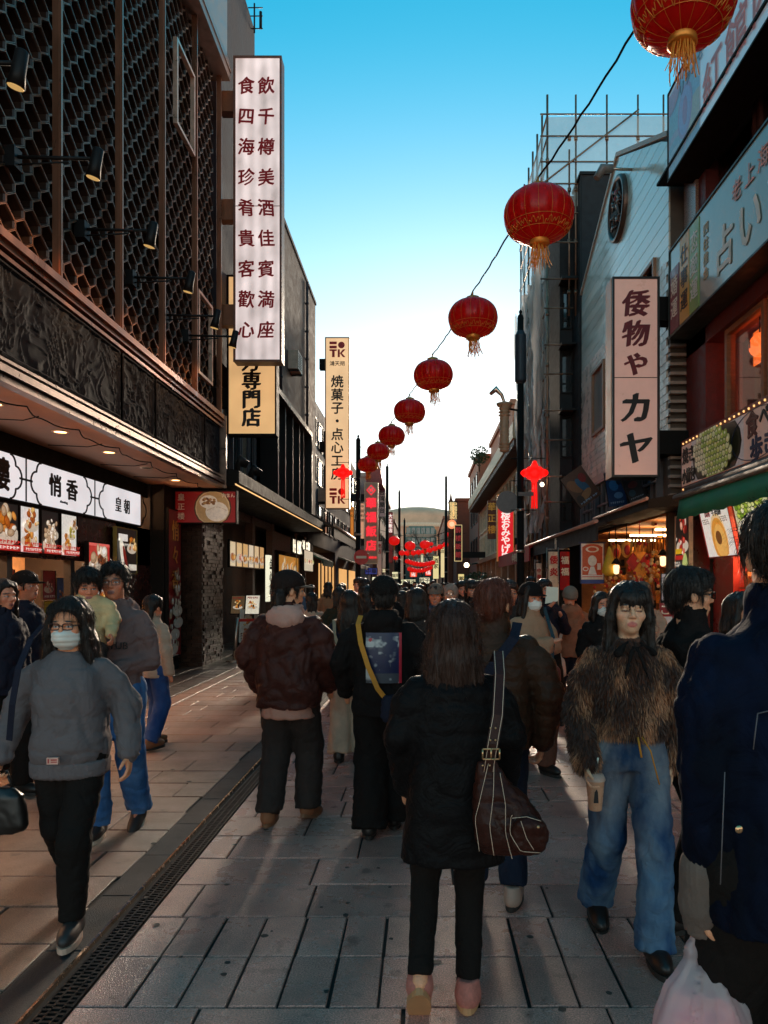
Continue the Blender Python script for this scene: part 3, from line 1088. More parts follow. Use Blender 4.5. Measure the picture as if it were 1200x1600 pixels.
s2.text('料方専門店', (at(393, 0, 15.7).x, 15.695, EYE + (912 - 537) / F * 15.7), .41, M_ink, vertical=True, pitch=28.8 / F * 15.7 / .41, weight=.03, wobble=.03, brush=True)
p0, p1 = at(508, 795, 29), at(546, 527, 29)
M_amber = glow_mat('amber_sign_face', (.93, .60, .32), .72, .12, 1.5)
s3 = blade_sign('tall narrow amber lightbox sign with black characters and a red square emblem', p0.x, p1.x, p0.z, p1.z, 29, .35, M_amber, mat('brass_case', (.2, .13, .07), .4, metal=.5), brackets=(10.2, 7.0), bx=-4.0, bm=M_black)
M_em = mat('emblem_red', (.45, .02, .02), .5, var=0)
xc = (p0.x + p1.x) / 2
for zc in (EYE + (912 - 546) / F * 29, EYE + (912 - 775) / F * 29):
  mb = MB(); q = .13
  mb.box(xc - .3, xc - .02, 28.98, 29, zc + .2, zc + .3); mb.box(xc - .3, xc - .02, 28.98, 29, zc + .04, zc + .14)
  mb.tube([(xc + .16, 28.99, zc + .17 + 0), (xc + .16, 29.0, zc + .17)], .13, 14); mb.box(xc - .3, xc - .02, 28.98, 29, zc - .06, zc)
  mb.box(xc - .2, xc - .1, 28.98, 29, zc - .3, zc - .06); mb.box(xc + .02, xc + .1, 28.98, 29, zc - .3, zc)
  mb.prism([(xc + .1, 28.985, zc - .15), (xc + .22, 28.985, zc), (xc + .32, 28.985, zc), (xc + .18, 28.985, zc - .15), (xc + .32, 28.985, zc - .3), (xc + .22, 28.985, zc - .3)], (0, .01, 0))
  s3.part('emblem', mb, M_em)
s3.text('鴻天朔', (xc, 28.99, EYE + (912 - 568) / F * 29), .2, M_ink)
s3.text('焼菓子・点心工房', (xc, 28.99, EYE + (912 - 596) / F * 29), .5, M_ink, vertical=True, pitch=20.6 / F * 29 / .5, weight=.02)
# ------------------------------------------------------------------ brown concrete building (left, beyond)
XB = -4.2
M_conc = mat('brown_concrete', (.06, .036, .029), .85, var=.5, vscale=2.2, bump=.6, bscale=9, stretch=(1, 1, 1.8))
M_concg = mat('grey_concrete', (.034, .03, .044), .85, var=.35, vscale=1.5, bump=.5, bscale=14)
bb = Thing('concrete_building', 'brown rough concrete building with a big black framed bay window behind the ochre sign', 'building', (-7, 22, 0))
mb = MB()
mb.box(-12, XB, 17.6, 29.4, 7.2, 12.6)
mb.box(-12, XB, 27.6, 29.4, 3.9, 7.2)
mb.box(-12, XB, 15.2, 21.0, 6.3, 7.2)
mb.box(-12, XB - .6, 15.2, 29.4, 3.4, 7.2)
mb.box(-12, XB - 1.2, 15.2, 29.4, 0, 3.4)
bb.part('wall', mb, M_conc)
mb = MB(); mb.box(-12, XB + .1, 14.9, 18.3, 7.2, 15.2); mb.box(-12, XB - .3, 14.52, 14.9, 4.6, 14)
bb.part('tower', mb, M_concg)
mb = MB(); mb.box(XB - .5, XB + .04, 17.58, 29.44, 12.6, 12.72)
bb.part('coping', mb, M_concg)
mb = MB()
for i in range(9): mb.box(XB, XB + .05, 20.3, 21.2, 11.2 + i * .1, 11.26 + i * .1)
bb.part('louver', mb, M_dark)
mb = MB(); mb.box(XB + .02, XB + .08, 14.95, 15.6, 7.3, 12.4)
bb.part('glass_strip', mb, mat('pale_glass', (.25, .3, .34), .05, var=0, spec=1))
# bay window
mb = MB(); frame_rect(mb, XB - .1, 21.0, 27.6, 4.0, 7.22, .16, .5)
for y in (22.9, 24.2, 25.5, 26.4): mb.box(XB - .25, XB + .02, y - .06, y + .06, 4.16, 7.06)
bw = bb.part('window_frame', mb, M_dark)
for i, (a, b) in enumerate(((21.16, 22.84), (22.96, 24.14), (24.26, 25.44), (25.56, 26.34), (26.46, 27.44))):
  mb = MB(); mb.box(XB - .2, XB - .18, a, b, 4.16, 7.06)
  bb.part('pane', mb, M_glass, bw)
for i, y in enumerate((15.3, 16.3, 17.1, 18.4, 19.3, 20.2)):
  mb = MB(); frame_rect(mb, XB - .5, y, y + .8, 3.9, 6.25, .06, .1)
  f_ = bb.part('window', mb, mat('bluegrey_frame', (.1, .12, .16), .4))
  mb = MB(); mb.box(XB - .53, XB - .51, y + .06, y + .74, 3.96, 6.19)
  bb.part('pane', mb, M_glass if i % 2 else mat('curtained_glass', (.16, .12, .08), .3, var=.3, stretch=(1, 12, .5)), f_)
for (y, z0, z1) in ((21.9, 7.3, 12.5), (26.9, 7.3, 12.5)):
  mb = MB(); mb.tube([(XB + .06, y, z0), (XB + .06, y, z1)], .045, 8)
  for k in range(5): mb.tube([(XB + .06, y, z0 + .4 + k), (XB + .06, y, z0 + .46 + k)], .062, 8)
  bb.part('drainpipe', mb, M_concg)
def air_con(x, y, z, sgn, lab):
  t = Thing('air_conditioner', lab, 'air conditioner', (x, y, z))
  mb = MB(); mb.box(x, x + sgn * .32, y, y + .8, z, z + .58) if sgn > 0 else mb.box(x - .32, x, y, y + .8, z, z + .58); t.part('case', mb, mat('dirty_white_case', (.4, .38, .35), .5, var=.3))
  mb = MB()
  for k in range(6): mb.box(min(x, x + sgn * .33), max(x, x + sgn * .33), y + .08, y + .6, z + .08 + k * .08, z + .1 + k * .08)
  t.part('grille', mb, M_dark)
  mb = MB(); mb.box(min(x, x + sgn * .34), max(x, x + sgn * .34), y + .1, y + .14, z - .06, z - .01); mb.box(min(x, x + sgn * .34), max(x, x + sgn * .34), y + .66, y + .7, z - .06, z - .01); t.part('bracket', mb, M_dark)
air_con(XB, 23.4, 8.4, 1, 'air conditioner box on the brown concrete wall above the bay window')
air_con(XB, 18.7, 9.6, 1, 'air conditioner box high on the brown wall near the tall white sign')
air_con(-4.6, 33, 5.3, 1, 'air conditioner box on the grey wall over the teal awning')
# dark canopy with warm light strip
cn = Thing('shop_canopy', 'long black canopy with a warm light strip along its edge over the left shops', 'canopy', (-3.9, 20, 3.5))
mb = MB(); mb.prism([(-5.4, 14.5, 4.25), (-3.55, 14.5, 3.86), (-3.55, 14.5, 3.62), (-3.7, 14.5, 3.56), (-5.4, 14.5, 3.5)], (0, 12.6, 0))
cn.part('roof', mb, M_black)
mb = MB(); mb.box(-3.63, -3.6, 14.5, 27, 3.585, 3.612)
cn.part('light_strip', mb, mat('strip_lamp', (.9, .6, .3), .4, var=0, emit=1.1, emit_col=(1, .55, .22)))
for y in (15.4, 16.6):
  mb = MB(); mb.tube([(-3.8, y, 3.9), (-3.8, y, 4.1), (-3.75, y, 4.2), (-3.6, y + .05, 4.12)], [.05, .07, .13, .08], 8)
  cn.part('floodlight', mb, M_dark)
aw = Thing('roller_awning', 'dark fabric awning with a pale front bar beyond the black canopy', 'awning', (-3.6, 31, 3.2))
mb = MB(); mb.prism([(-4.6, 27.2, 4.55), (-3.2, 27.2, 3.75), (-3.2, 27.2, 3.35), (-3.24, 27.2, 3.35), (-3.24, 27.2, 3.7), (-4.6, 27.2, 4.45)], (0, 9, 0))
aw.part('fabric', mb, mat('dark_awning_cloth', (.045, .036, .03), .8))
mb = MB(); mb.tube([(-3.18, 27.1, 3.78), (-3.18, 36.3, 3.78)], .05, 8)
aw.part('front_bar', mb, mat('pale_bar', (.5, .42, .34), .4))

# left shops under the canopy
XS = -4.62
sh = Thing('dim_sum_shop', 'dark timber dim sum shop with brick pillars and lit menu panels under the black canopy', 'shop', (XS, 20, 0))
M_wood = mat('dark_timber', (.07, .035, .018), .5, var=.4, vscale=5, stretch=(1, 1, 6))
mb = MB()
mb.box(XS - .1, XS, 23.0, 29.4, 2.75, 3.5); mb.box(XS - .1, XS, 15.6, 29.4, 3.3, 3.5)
for y in (20.3, 23.0, 27.2, 29.3): mb.box(XS - .15, XS + .05, y - .14, y + .14, 0, 3.5)
mb.box(XS - .06, XS, 20.4, 22.9, 0, .8)
sh.part('timber_front', mb, M_wood)
M_shopin = mat('lit_shop_wall', (.55, .4, .24), .7, var=.3, vscale=1.5)
mb = MB(); mb.box(XS - 2.2, XS - 2.1, 15.2, 29.4, 0, 3.4); mb.box(XS - 2.1, XS - .1, 17.3, 17.36, 0, 3.4)
sh.part('interior_wall', mb, M_shopin)
mb = MB()
for y in (18.2, 21.5, 25, 28): mb.box(XS - 1.4, XS - .9, y - .5, y + .5, 3.15, 3.2)
sh.part('ceiling_lamp', mb, mat('shop_lamp', (.9, .6, .3), .4, var=0, emit=26.0, emit_col=(1, .52, .2)))
# brick pillar
bp_ = MB(); bp_.box(-5.6, -4.42, 15.0, 16.5, .0, 3.4)
pil = Thing('brick_pillar', 'corner pillar of dark glossy bricks between the bun counter and the dim sum shop', 'pillar', (-5, 15.7, 0))
pil.part('core', bp_, M_joint)
mb = MB()
for r in range(44):
  z = .02 + r * .077
  x = -5.6 + (.11 if r % 2 else 0)
  while x < -4.45:
    o_ = rs.uniform(-.02, .03) if rs.random() < .25 else rs.uniform(-.004, .004)
    mb.box(max(x, -5.6) + .004, min(x + .212, -4.41), 14.97 - o_, 15.02, z, z + .068); x += .22
  y = 15.0 + (.11 if r % 2 else 0)
  while y < 16.45:
    o_ = rs.uniform(-.02, .03) if rs.random() < .25 else rs.uniform(-.004, .004)
    mb.box(-4.44, -4.40 + o_, y, min(y + .212, 16.5), z, z + .068); y += .22
sh_b = pil.part('bricks', mb, mat('glazed_brick', (.032, .018, .012), .35, var=.6, vscale=5, spec=.3), kind='stuff')
# lit poster box, photo menu boards
y0, y1 = -XS * F / (660 - 355), -XS * F / (660 - 405)
z0 = EYE + (912 - 886) / F * 17.7
pw = (y1 - y0)
it = []
for k in range(6):
  it += [('r', k / 6 + .012, .03, k / 6 + .155, .97, ['#f3d9b0', '#f0c890', '#e8b878', '#f6e0c0', '#f0cfa0', '#e0ae70'][k])]
  it += food(rs, k / 6 + .083, .38, .07, RD if k == 1 else BR, 12)
lightbox('row of six bright amber food panels over the entrance of the dim sum shop', (XS + .06, y0, 2.08), UL, WZ, pw, .62, '#2a1408', it, name='menu_lightbox', cat='menu sign')
sh2 = Thing('shop_lettering', 'white lit shop name letters on the timber front of the dim sum shop', 'shop sign', (XS, 26, 3.0))
M_lit = mat('lit_letters', (.9, .85, .75), .4, var=0, emit=1.2, emit_col=(1, .88, .68))
ya, yb = -XS * F / (660 - 456), -XS * F / (660 - 487)
mb = MB(); mb.box(XS, XS + .02, ya - .2, yb + .2, 2.74, 3.36)
sh2.part('backing', mb, M_black)
sh2.text('HONK', (XS + .03, ya + 1.0, 3.05), .62, M_lit, u=UL, w=WZ, weight=.03)
sh2.text('鴻天朔', (XS + .03, ya + 3.1, 3.05), .62, M_lit, u=UL, w=WZ, weight=.02)
sh2.text('YOKOHAMA CHUKAGAI', (XS + .03, ya + 1.0, 2.82), .11, M_lit, u=UL, w=WZ)
y0, y1 = -XS * F / (660 - 433), -XS * F / (660 - 464)
lightbox('warm lit picture of baked buns on shelves in the dim sum shop window', (XS + .05, y0, 1.0), UL, WZ, y1 - y0, 1.6, '#c98a3c',
    [('r', 0, .3, 1, .33, '#7a4a1c'), ('r', 0, .62, 1, .65, '#7a4a1c')] + food(rs, .3, .8, .13, BR, 10) + food(rs, .7, .8, .13, BR, 10) + food(rs, .3, .48, .13, BR, 10) + food(rs, .7, .48, .13, BR, 10) + food(rs, .5, .15, .14, BR, 10), name='window_picture', cat='poster')
y0, y1 = -4.3 * F / (660 - 475), -4.3 * F / (660 - 492)
lightbox('tilted lit menu board of coloured dishes at the far end of the dim sum shop', (-4.3, 27.2, 2.15), UL, WZ, 2.2, .75, '#e7d6b8', sum([food(rs, .12 + .19 * k, .5, .08, [BR, GR, RD][k % 3], 9) for k in range(5)], []), name='menu_board', cat='menu sign')
# vertical neon strip, standing menu easels, belt barrier
ns = Thing('lit_strip_sign', 'narrow white lit vertical strip sign in the doorway of the dim sum shop', 'shop sign', (-4.45, 21.9, 1.2))
mb = MB(); mb.box(-4.55, -4.45, 21.7, 22.1, 1.15, 2.5); ns.part('face', mb, mat('strip_sign', (.8, .85, .8), .4, var=0, emit=.9))
ns.text('点心房', (-4.44, 21.9, 2.25), .34, M_ink, u=UL, w=WZ, vertical=True)
for (px, py, Y, lab, col) in ((395, 945, 16.6, 'tilted white menu card on a stand at the dim sum shop door', '#e9dcc4'), (372, 945, 17.2, 'narrow dark menu card on an easel at the dim sum shop door', '#5a4630')):
  c = at(px, py, Y)
  t = Thing('menu_stand', lab, 'menu stand', (c.x, Y, .02))
  mb = MB(); mb.tube([(c.x, Y + .05, .03), (c.x, Y + .05, c.z)], .018, 6); mb.lathe([(.001, .03), (.16, .03), (.16, .015), (.001, .01)], 14, (c.x, Y + .05, .01))
  t.part('pole', mb, M_dark)
  mb = print_sheet((c.x - .17, Y, c.z - .2), (1, 0, 0), (0, .3, 1), .3, .42, food(rs, .5, .5, .3, BR, 14) + tinytext(rs, .1, .8, .9, .95, '#7a1a12', 1, 6), col)
  t.part('card', mb, M_printlit)
  mb = MB(); mb.prism([(c.x - .19, Y + .01, c.z - .22), (c.x + .15, Y + .01, c.z - .22), (c.x + .15, Y + .145, c.z + .22), (c.x - .19, Y + .145, c.z + .22)], (0, .02, 0))
  t.part('board', mb, M_dark)
br_ = Thing('belt_barrier', 'steel belt barrier post with a red belt at the dim sum shop entrance', 'barrier', (-4.0, 15.9, 0.02))
mb = MB(); mb.tube([(-4.0, 15.9, .03), (-3.93, 15.9, .95)], .035, 10); mb.lathe([(.001, .035), (.17, .03), (.18, .005), (.001, 0)], 16, (-4.0, 15.9, .01))
br_.part('post', mb, M_steel)
mb = MB(); mb.prism([(-3.93, 15.9, .86), (-3.2, 16.6, .85), (-3.2, 16.6, .91), (-3.93, 15.9, .92)], (.004, .004, 0))
br_.part('belt', mb, mat('red_belt', (.4, .03, .02), .6))
ea = Thing('poster_easel', 'white poster easel leaning beside the belt barrier', 'easel', (-3.9, 16.9, 0.02))
mb = MB(); mb.tube([(-4.15, 16.8, .02), (-3.95, 16.95, 1.35)], .02, 6); mb.tube([(-3.7, 16.8, .02), (-3.9, 16.95, 1.35)], .02, 6); mb.tube([(-3.9, 17.35, .02), (-3.92, 16.98, 1.3)], .02, 6)
ea.part('leg', mb, M_wood)
ea.part('poster', print_sheet((-4.12, 16.8, .35), (1, 0, 0), (0, .15, 1), .42, .75, food(rs, .5, .6, .32, BR, 14) + tinytext(rs, .1, .08, .9, .3, '#6a2a12', 3, 7), '#ded2c0'), M_print)
# further left: green awning and small lit shops
ga = Thing('small_awning', 'small teal awning over the stall beyond the dim sum shop', 'awning', (-4.2, 31, 2.7))
mb = MB(); mb.prism([(-4.9, 30.2, 3.1), (-4.0, 30.2, 2.65), (-4.0, 30.2, 2.4), (-4.03, 30.2, 2.4), (-4.03, 30.2, 2.6), (-4.9, 30.2, 3.02)], (0, 3.4, 0))
ga.part('fabric', mb, mat('teal_cloth', (.02, .12, .11), .7))
fl = Thing('lit_stall', 'small amber lit shop front beyond the teal awning', 'shop', (-4.6, 37, 0))
mb = MB(); mb.box(-9, -4.6, 30, 56, 3.3, 9.5); mb.box(-9, -6.2, 30, 56, 0, 3.3); mb.box(-6.2, -4.6, 39.5, 56, 0, 3.3)
fl.part('wall', mb, M_concg)
mb = MB(); mb.box(-4.72, -4.66, 34, 39.4, .9, 2.6)
fl.part('lit_window', mb, mat('lit_window_amber', (.6, .4, .2), .4, var=.5, vscale=1.2, emit=.75, emit_col=(1, .52, .17)))
mb = MB()
for y in (34, 35.3, 36.6, 38, 39.4): mb.box(-4.64, -4.58, y - .05, y + .05, 0, 2.9)
fl.part('post', mb, M_wood)
for (px, py0, py1, Y, col, t_, lab) in ((550, 842, 792, 38, (.7, .28, .05), '点心', 'narrow orange sign left of the thick left lamp post'), (566, 842, 786, 44, (.75, .45, .35), '中国料理', 'pinkish vertical sign between the left lamp post and the grey stele')):
  p0, p1 = at(px - 3, py0, Y), at(px + 3, py1, Y)
  q = blade_sign(lab, p0.x, p1.x, p0.z, p1.z, Y, .25, mat('far_col_%d' % px, col, .5, emit=.45), M_dark, bx=-4.6, brackets=(), fr=.02)
  q.text(t_, ((p0.x + p1.x) / 2, Y - .02, p1.z - .2), (p1.x - p0.x) * .8, M_ink, vertical=True, pitch=1.5)
for (y0, lab) in ((41, 'pale folding awning over a far left stall'), (46.5, 'second pale awning farther along the left shops')):
  q = Thing('stall_awning', lab, 'awning', (-4.2, y0, 2.7))
  mb = MB(); mb.prism([(-4.7, y0, 3.2), (-3.5, y0, 2.75), (-3.5, y0, 2.55), (-3.53, y0, 2.55), (-3.53, y0, 2.7), (-4.7, y0, 3.1)], (0, 4.4, 0)); q.part('fabric', mb, mat('pale_canvas', (.3, .26, .2), .8))
  mb = MB(); mb.box(-4.62, -4.56, y0 + .2, y0 + 4.2, .9, 2.5); q.part('lit_front', mb, MATS['lit_window_amber'])
for i in range(12):
  y = 31 + i * 2
  for z in (4.6, 6.6, 8.2):
    mb = MB(); frame_rect(mb, -4.58, y, y + 1.3, z - .6, z + .6, .07, .06)
    f_ = fl.part('window', mb, M_dark)
    mb = MB(); mb.box(-4.6, -4.59, y + .07, y + 1.23, z - .53, z + .53); fl.part('pane', mb, M_glass, f_)

# ------------------------------------------------------------------ lamp posts with red knot ornaments
M_knot = mat('red_neon', (.8, .02, .01), .4, var=0, emit=.9, emit_col=(1, .006, .004))


def knot(x, Y, z, label, side):
  t = Thing('knot_ornament', label, 'ornament', (x, Y, z), 'lit red knot ornaments on the lamp posts')
  mb = MB()
  for (dx, dz, r) in ((0, .40, .10), (-.24, .22, .11), (.24, .22, .11), (0, .04, .10), (-.13, .31, .085), (.13, .31, .085), (-.13, .13, .085), (.13, .13, .085), (0, .22, .15), (-.31, .22, .06), (.31, .22, .06), (0, .49, .06)):
    mb.tube([(x + dx, Y - .04, z + dz), (x + dx, Y + .04, z + dz)], r, 12)
  t.part('knot', mb, M_knot)
  mb = MB()
  for dx in (-.05, 0, .05): mb.tube([(x + dx, Y, z - .05), (x + dx * 1.3, Y, z - .72)], .022, 6)
  t.part('tassel', mb, M_knot)
  mb = MB()
  for dz in (.62, .02, -.76): mb.tube([(x - side * .05, Y + .06, z + dz), (x + side * .62, Y + .06, z + dz)], .012, 5)
  mb.tube([(x - .3, Y + .06, z + .62), (x + .3, Y + .06, z + .62)], .012, 5)
  t.part('bracket', mb, M_dark)


def lamp_post(x, Y, h, label, r=.085, sleeve=None):
  t = Thing('lamp_post', label, 'lamp post', (x, Y, 0), 'black lamp posts along the street')
  mb = MB(); mb.tube([(x, Y, 0), (x, Y, .5), (x, Y, .55), (x, Y, h)], [r * 1.5, r * 1.4, r, r * .85], 12)
  t.part('pole', mb, M_black)
  mb = MB(); mb.lathe([(r * .9, 0), (r * .7, .08), (.03, .12), (.05, .18), (.001, .26)], 12, (x, Y, h))
  t.part('finial', mb, M_black)
  if sleeve:
    mb = MB(); mb.lathe([(r * 1.1, 0), (sleeve, .08), (sleeve, 1.3), (r * 1.1, 1.42)], 20, (x, Y, h - 1.75), ribs=20, rdepth=.2, smooth=False)
    t.part('sleeve', mb, mat('blue_sleeve', (.02, .028, .045), .5))
  for z in (1.2, 2.5, 3.6):
    mb = MB(); mb.lathe([(r * 1.0, 0), (r * 1.18, .01), (r * 1.18, .06), (r, .07)], 12, (x, Y, z)); t.part('band', mb, M_steel)
  return t


pr = lamp_post(2.62, 20, 8.75, 'thick black lamp post on the right in front of the scaffolding with a ribbed sleeve', .1, .19)
mb = MB()
mb.tube([(2.55, 20, 6.3), (2.25, 20, 6.35), (2.2, 20, 6.5)], .03, 8)
pr.part('arm', mb, M_dark)
mb = MB(); c = at(788, 0, 20).x
prof = []
for k in range(14):
  zz = 5.2 + k * .085
  prof += [(.12, zz), (.17 if k in (1, 2, 11, 12, 13) else .135, zz + .03), (.12, zz + .06)]
mb.lathe([(.001, 5.15)] + prof + [(.2, 6.42), (.22, 6.48), (.001, 6.55)], 18, (c, 20, 0))
pr.part('lantern', mb, mat('cream_lamp_glass', (.45, .34, .24), .4, var=.1))
mb = MB(); a = at(790, 640, 20); b = at(784, 622, 20); e = at(766, 616, 20)
mb.tube([(a.x, 20, a.z - .1), (a.x, 20, a.z + .1), (b.x, 20, b.z + .08), ((b.x + e.x) / 2, 20, e.z + .14), (e.x, 20, e.z)], [.03, .03, .05, .09, .05], 10)
pr.part('lamp_head', mb, M_steel)
mb = MB(); mb.box(2.55, 2.95, 19.85, 19.9, 4.0, 4.1); mb.tube([(2.27, 20, 3.85), (2.27, 20.02, 3.85)], .3, 20)
pr.part('round_plate', mb, mat('grey_plate', (.12, .13, .15), .4))
knot(at(835, 0, 19.9).x, 19.9, EYE + (912 - 752) / F * 19.9, 'lit red knot ornament on the right lamp post in front of the scaffolding', -1)
pl = lamp_post(-2.57, 30, 7.4, 'black lamp post on the left beside the tall amber sign', .11)
knot(at(539, 0, 29.6).x * .97, 28.0, EYE + (912 - 748) / F * 28.0, 'lit red knot ornament on the left lamp post over the amber sign', 1)
ne = Thing('road_sign', 'round red no entry sign on the left lamp post', 'road sign', (-2.5, 29.7, 2.7))
mb = MB(); mb.tube([(-2.42, 29.68, 2.72), (-2.42, 29.7, 2.72)], .3, 20); ne.part('disc', mb, mat('road_red', (.5, .03, .03), .4))
mb = MB(); mb.box(-2.62, -2.22, 29.67, 29.68, 2.67, 2.77); ne.part('bar', mb, M_white)
for (px, Y, h, lab) in ((605, 46, 8.8, 'black lamp post on the left beside the far red stele sign'), (624, 60, 9.0, 'slim black lamp post on the left in the middle of the far street'), (697, 56, 9.6, 'black lamp post on the right before the far yellow lettered sign'), (632, 75, 8.0, 'thin far lamp post left of the domed building')):
  lamp_post(at(px, 0, Y).x, Y, h, lab, .11)

# ------------------------------------------------------------------ paper lanterns on the diagonal wire
M_silk = mat('red_silk', (.55, .012, .012), .3, var=.18, vscale=3)
_n, _l = M_silk.node_tree.nodes, M_silk.node_tree.links
_t = _n.new('ShaderNodeBsdfTranslucent'); _t.inputs[0].default_value = (.7, .010, .009, 1)
_m = _n.new('ShaderNodeMixShader'); _m.inputs[0].default_value = .5
_l.new(_n['Principled BSDF'].outputs[0], _m.inputs[1]); _l.new(_t.outputs[0], _m.inputs[2]); _l.new(_m.outputs[0], _n['Material Output'].inputs[0])
M_rib = mat('gold_wire', (.7, .36, .08), .4, metal=.5, var=0)


def lantern_proto():
  t = empty('lantern')
  n = 64
  prof = []
  for i in range(17):
    a = -PI / 2 + PI * i / 16
    rr_ = .4 * (abs(math.cos(a)) ** .72)
    prof.append((max(rr_, .1), .29 * math.sin(a)))
  mb = MB(); mb.lathe(prof, n, ribs=16, rdepth=.05)
  mb.build('silk_body', M_silk, t)
  mb = MB()
  for k in range(16):
    a = 2 * PI * k / 16 + PI / 16 * 0
    mb.tube([((r * .985) * math.cos(a), (r * .985) * math.sin(a), z) for r, z in prof], .0018, 4, cap=False)
  mb.build('rib', M_rib, t)
  mb = MB(); mb.lathe([(.105, .27), (.11, .33), (.06, .35), (.001, .35)], 18); mb.tube([(0, 0, .34), (0, 0, .43)], .012, 6)
  mb.build('gold_cap', mat('gold_cap', (.6, .3, .06), .4, metal=.5), t)
  mb = MB(); mb.lathe([(.001, -.35), (.1, -.345), (.115, -.335), (.105, -.27)], 18)
  mb.build('gold_cap', mat('gold_cap', (.6, .3, .06), .4, metal=.5), t)
  # gold scroll border low on the body
  mb = MB()
  for k in range(22):
    a0 = 2 * PI * k / 22
    pts = []
    for j in range(13):
      q = j / 12
      a = a0 + (q - .5) * .26
      zz = -.17 - .045 * math.sin(q * PI) * (1 if k % 2 else .6) + .02 * math.sin(q * 4 * PI)
      rr_ = .4 * (math.sqrt(max(0, 1 - (zz / .29) ** 2)) ** .72) + .003
      pts.append((rr_ * math.cos(a), rr_ * math.sin(a), zz))
    mb.tube(pts, .004, 4, cap=False)
  for zz in (-.135, -.225):
    rr_ = .4 * (math.sqrt(1 - (zz / .29) ** 2) ** .72) + .002
    mb.tube([(rr_ * math.cos(2 * PI * j / 48), rr_ * math.sin(2 * PI * j / 48), zz) for j in range(49)], .003, 4, cap=False)
  mb.build('gold_border', M_rib, t)
  mb = MB(); q = random.Random(5)
  for k in range(44):
    a = q.uniform(0, 2 * PI); r0 = q.uniform(.02, .09); L_ = q.uniform(.16, .3)
    x, y = r0 * math.cos(a), r0 * math.sin(a)
    mb.tube([(x, y, -.34), (x * 1.2 + q.uniform(-.02, .02), y * 1.2, -.34 - L_ * .5), (x * 1.3 + q.uniform(-.04, .04), y * 1.3 + q.uniform(-.03, .03), -.34 - L_)], .0045, 4)
  mb.build('tassel', mat('gold_fringe', (.75, .33, .05), .6, var=.3), t)
  return t


LP = [(1068, 3, 5.8, 'cropped by the top edge'), (842, 336, 8.5, 'largest fully visible'), (739, 497, 12.0, 'second whole one from the right'), (677, 586, 15.1, 'third whole one from the right'),
   (640, 643, 18.7, 'fourth whole one from the right'), (612, 681, 22.3, 'fifth whole one from the right'), (591, 706, 25.8, 'next to last by the post'), (575, 726, 29.0, 'nearest the left lamp post')]
lp0 = lantern_proto()
wire = []
for i, (px, py, Y, d) in enumerate(LP):
  o = lp0 if i == 0 else copy_tree(lp0)
  o.location = at(px, py, Y)
  o.rotation_euler = (rng.uniform(-.03, .03), rng.uniform(-.06, .06), rng.uniform(0, 6))
  tag(o, 'big red gold fringed lantern on the diagonal wire, ' + d, 'lantern', 'big red lanterns on the wire across the street')
  wire.append(Vector(o.location) + Vector((0, 0, .43)))
ww = Thing('lantern_wire', 'black twisted wire carrying the row of big red lanterns across the street', 'wire', (2.7, 4, 6.8))
pts = [Vector((2.9, 4.0, 6.75))] + wire + [Vector((-2.57, 30, 7.3))]
mb = MB()
fine = []
for a, b in zip(pts, pts[1:]):
  for k in range(16):
    q = k / 16
    p = a.lerp(b, q)
    p.z += (.16 if a.y > 5 else .1) * -4 * q * (1 - q) * -.0 - .10 * 4 * q * (1 - q) * (-1 if False else 1) * .6
    fine.append(p + Vector((math.sin(k * 2.4) * .006, 0, math.cos(k * 2.4) * .006)))
fine.append(pts[-1])
mb.tube(fine, .011, 6)
ww.part('cable', mb, M_black)

# small lantern garlands far down the street
def small_lantern(r):
  t = empty('small_lantern')
  mb = MB(); mb.lathe([(max(.25 * r, r * math.cos(a) ** .7 if math.cos(a) > 0 else 0), r * .8 * math.sin(a)) for a in [(-PI / 2 + PI * i / 8) for i in range(9)]], 14)
  mb.build('silk_body', mat('lit_red_silk', (.6, .02, .015), .4, var=0, emit=.5, emit_col=(1, .008, .006)), t)
  mb = MB(); mb.lathe([(.3 * r, .75 * r), (.3 * r, .95 * r), (.001, 1.0 * r)], 8); mb.lathe([(.001, -1.0 * r), (.3 * r, -.95 * r), (.3 * r, -.75 * r)], 8)
  mb.tube([(0, 0, -r), (0, 0, -1.7 * r)], r * .14, 5)
  mb.build('gold_cap', mat('gold_cap', (.6, .3, .06), .4), t)
  return t
sl0 = small_lantern(.42)
strings = [((616, 845), (664, 851), 48, 3, 'in the upper trio'), ((628, 864), (696, 851), 54, 9, 'on the slanting garland'), ((637, 877), (676, 879), 60, 9, 'on the middle garland'), ((640, 889), (672, 887), 66, 9, 'on the lower garland'), ((618, 872), (700, 835), 70, 4, 'on the farthest loose line')]
first = True
for (a, b, Y, n, lab) in strings:
  pa, pb = at(a[0], a[1], Y), at(b[0], b[1], Y + 3)
  gw = Thing('garland_wire', 'thin wire of small red lanterns over the far street, ' + lab, 'wire', pa)
  mb = MB(); mb.tube([pa + Vector((-1.6, 0, .9)), pa + Vector((0, 0, .42)), pb + Vector((0, 0, .42)), pb + Vector((1.6, 0, .9))], .015, 5); gw.part('cable', mb, M_black)
  for i in range(n):
    q = i / (n - 1)
    o = sl0 if first else copy_tree(sl0)
    first = False
    p = pa.lerp(pb, q)
    o.location = p - Vector((0, 0, .5 * 4 * q * (1 - q) * .4))
    s = .85 if n == 3 else .55
    o.scale = (s, s, s)
    tag(o, 'small glowing red lantern ' + lab + ', ' + ('first', 'second', 'third', 'fourth', 'fifth', 'sixth', 'seventh', 'eighth', 'last')[i if i < n - 1 else 8] + ' from the left', 'lantern', 'small red lanterns ' + lab)

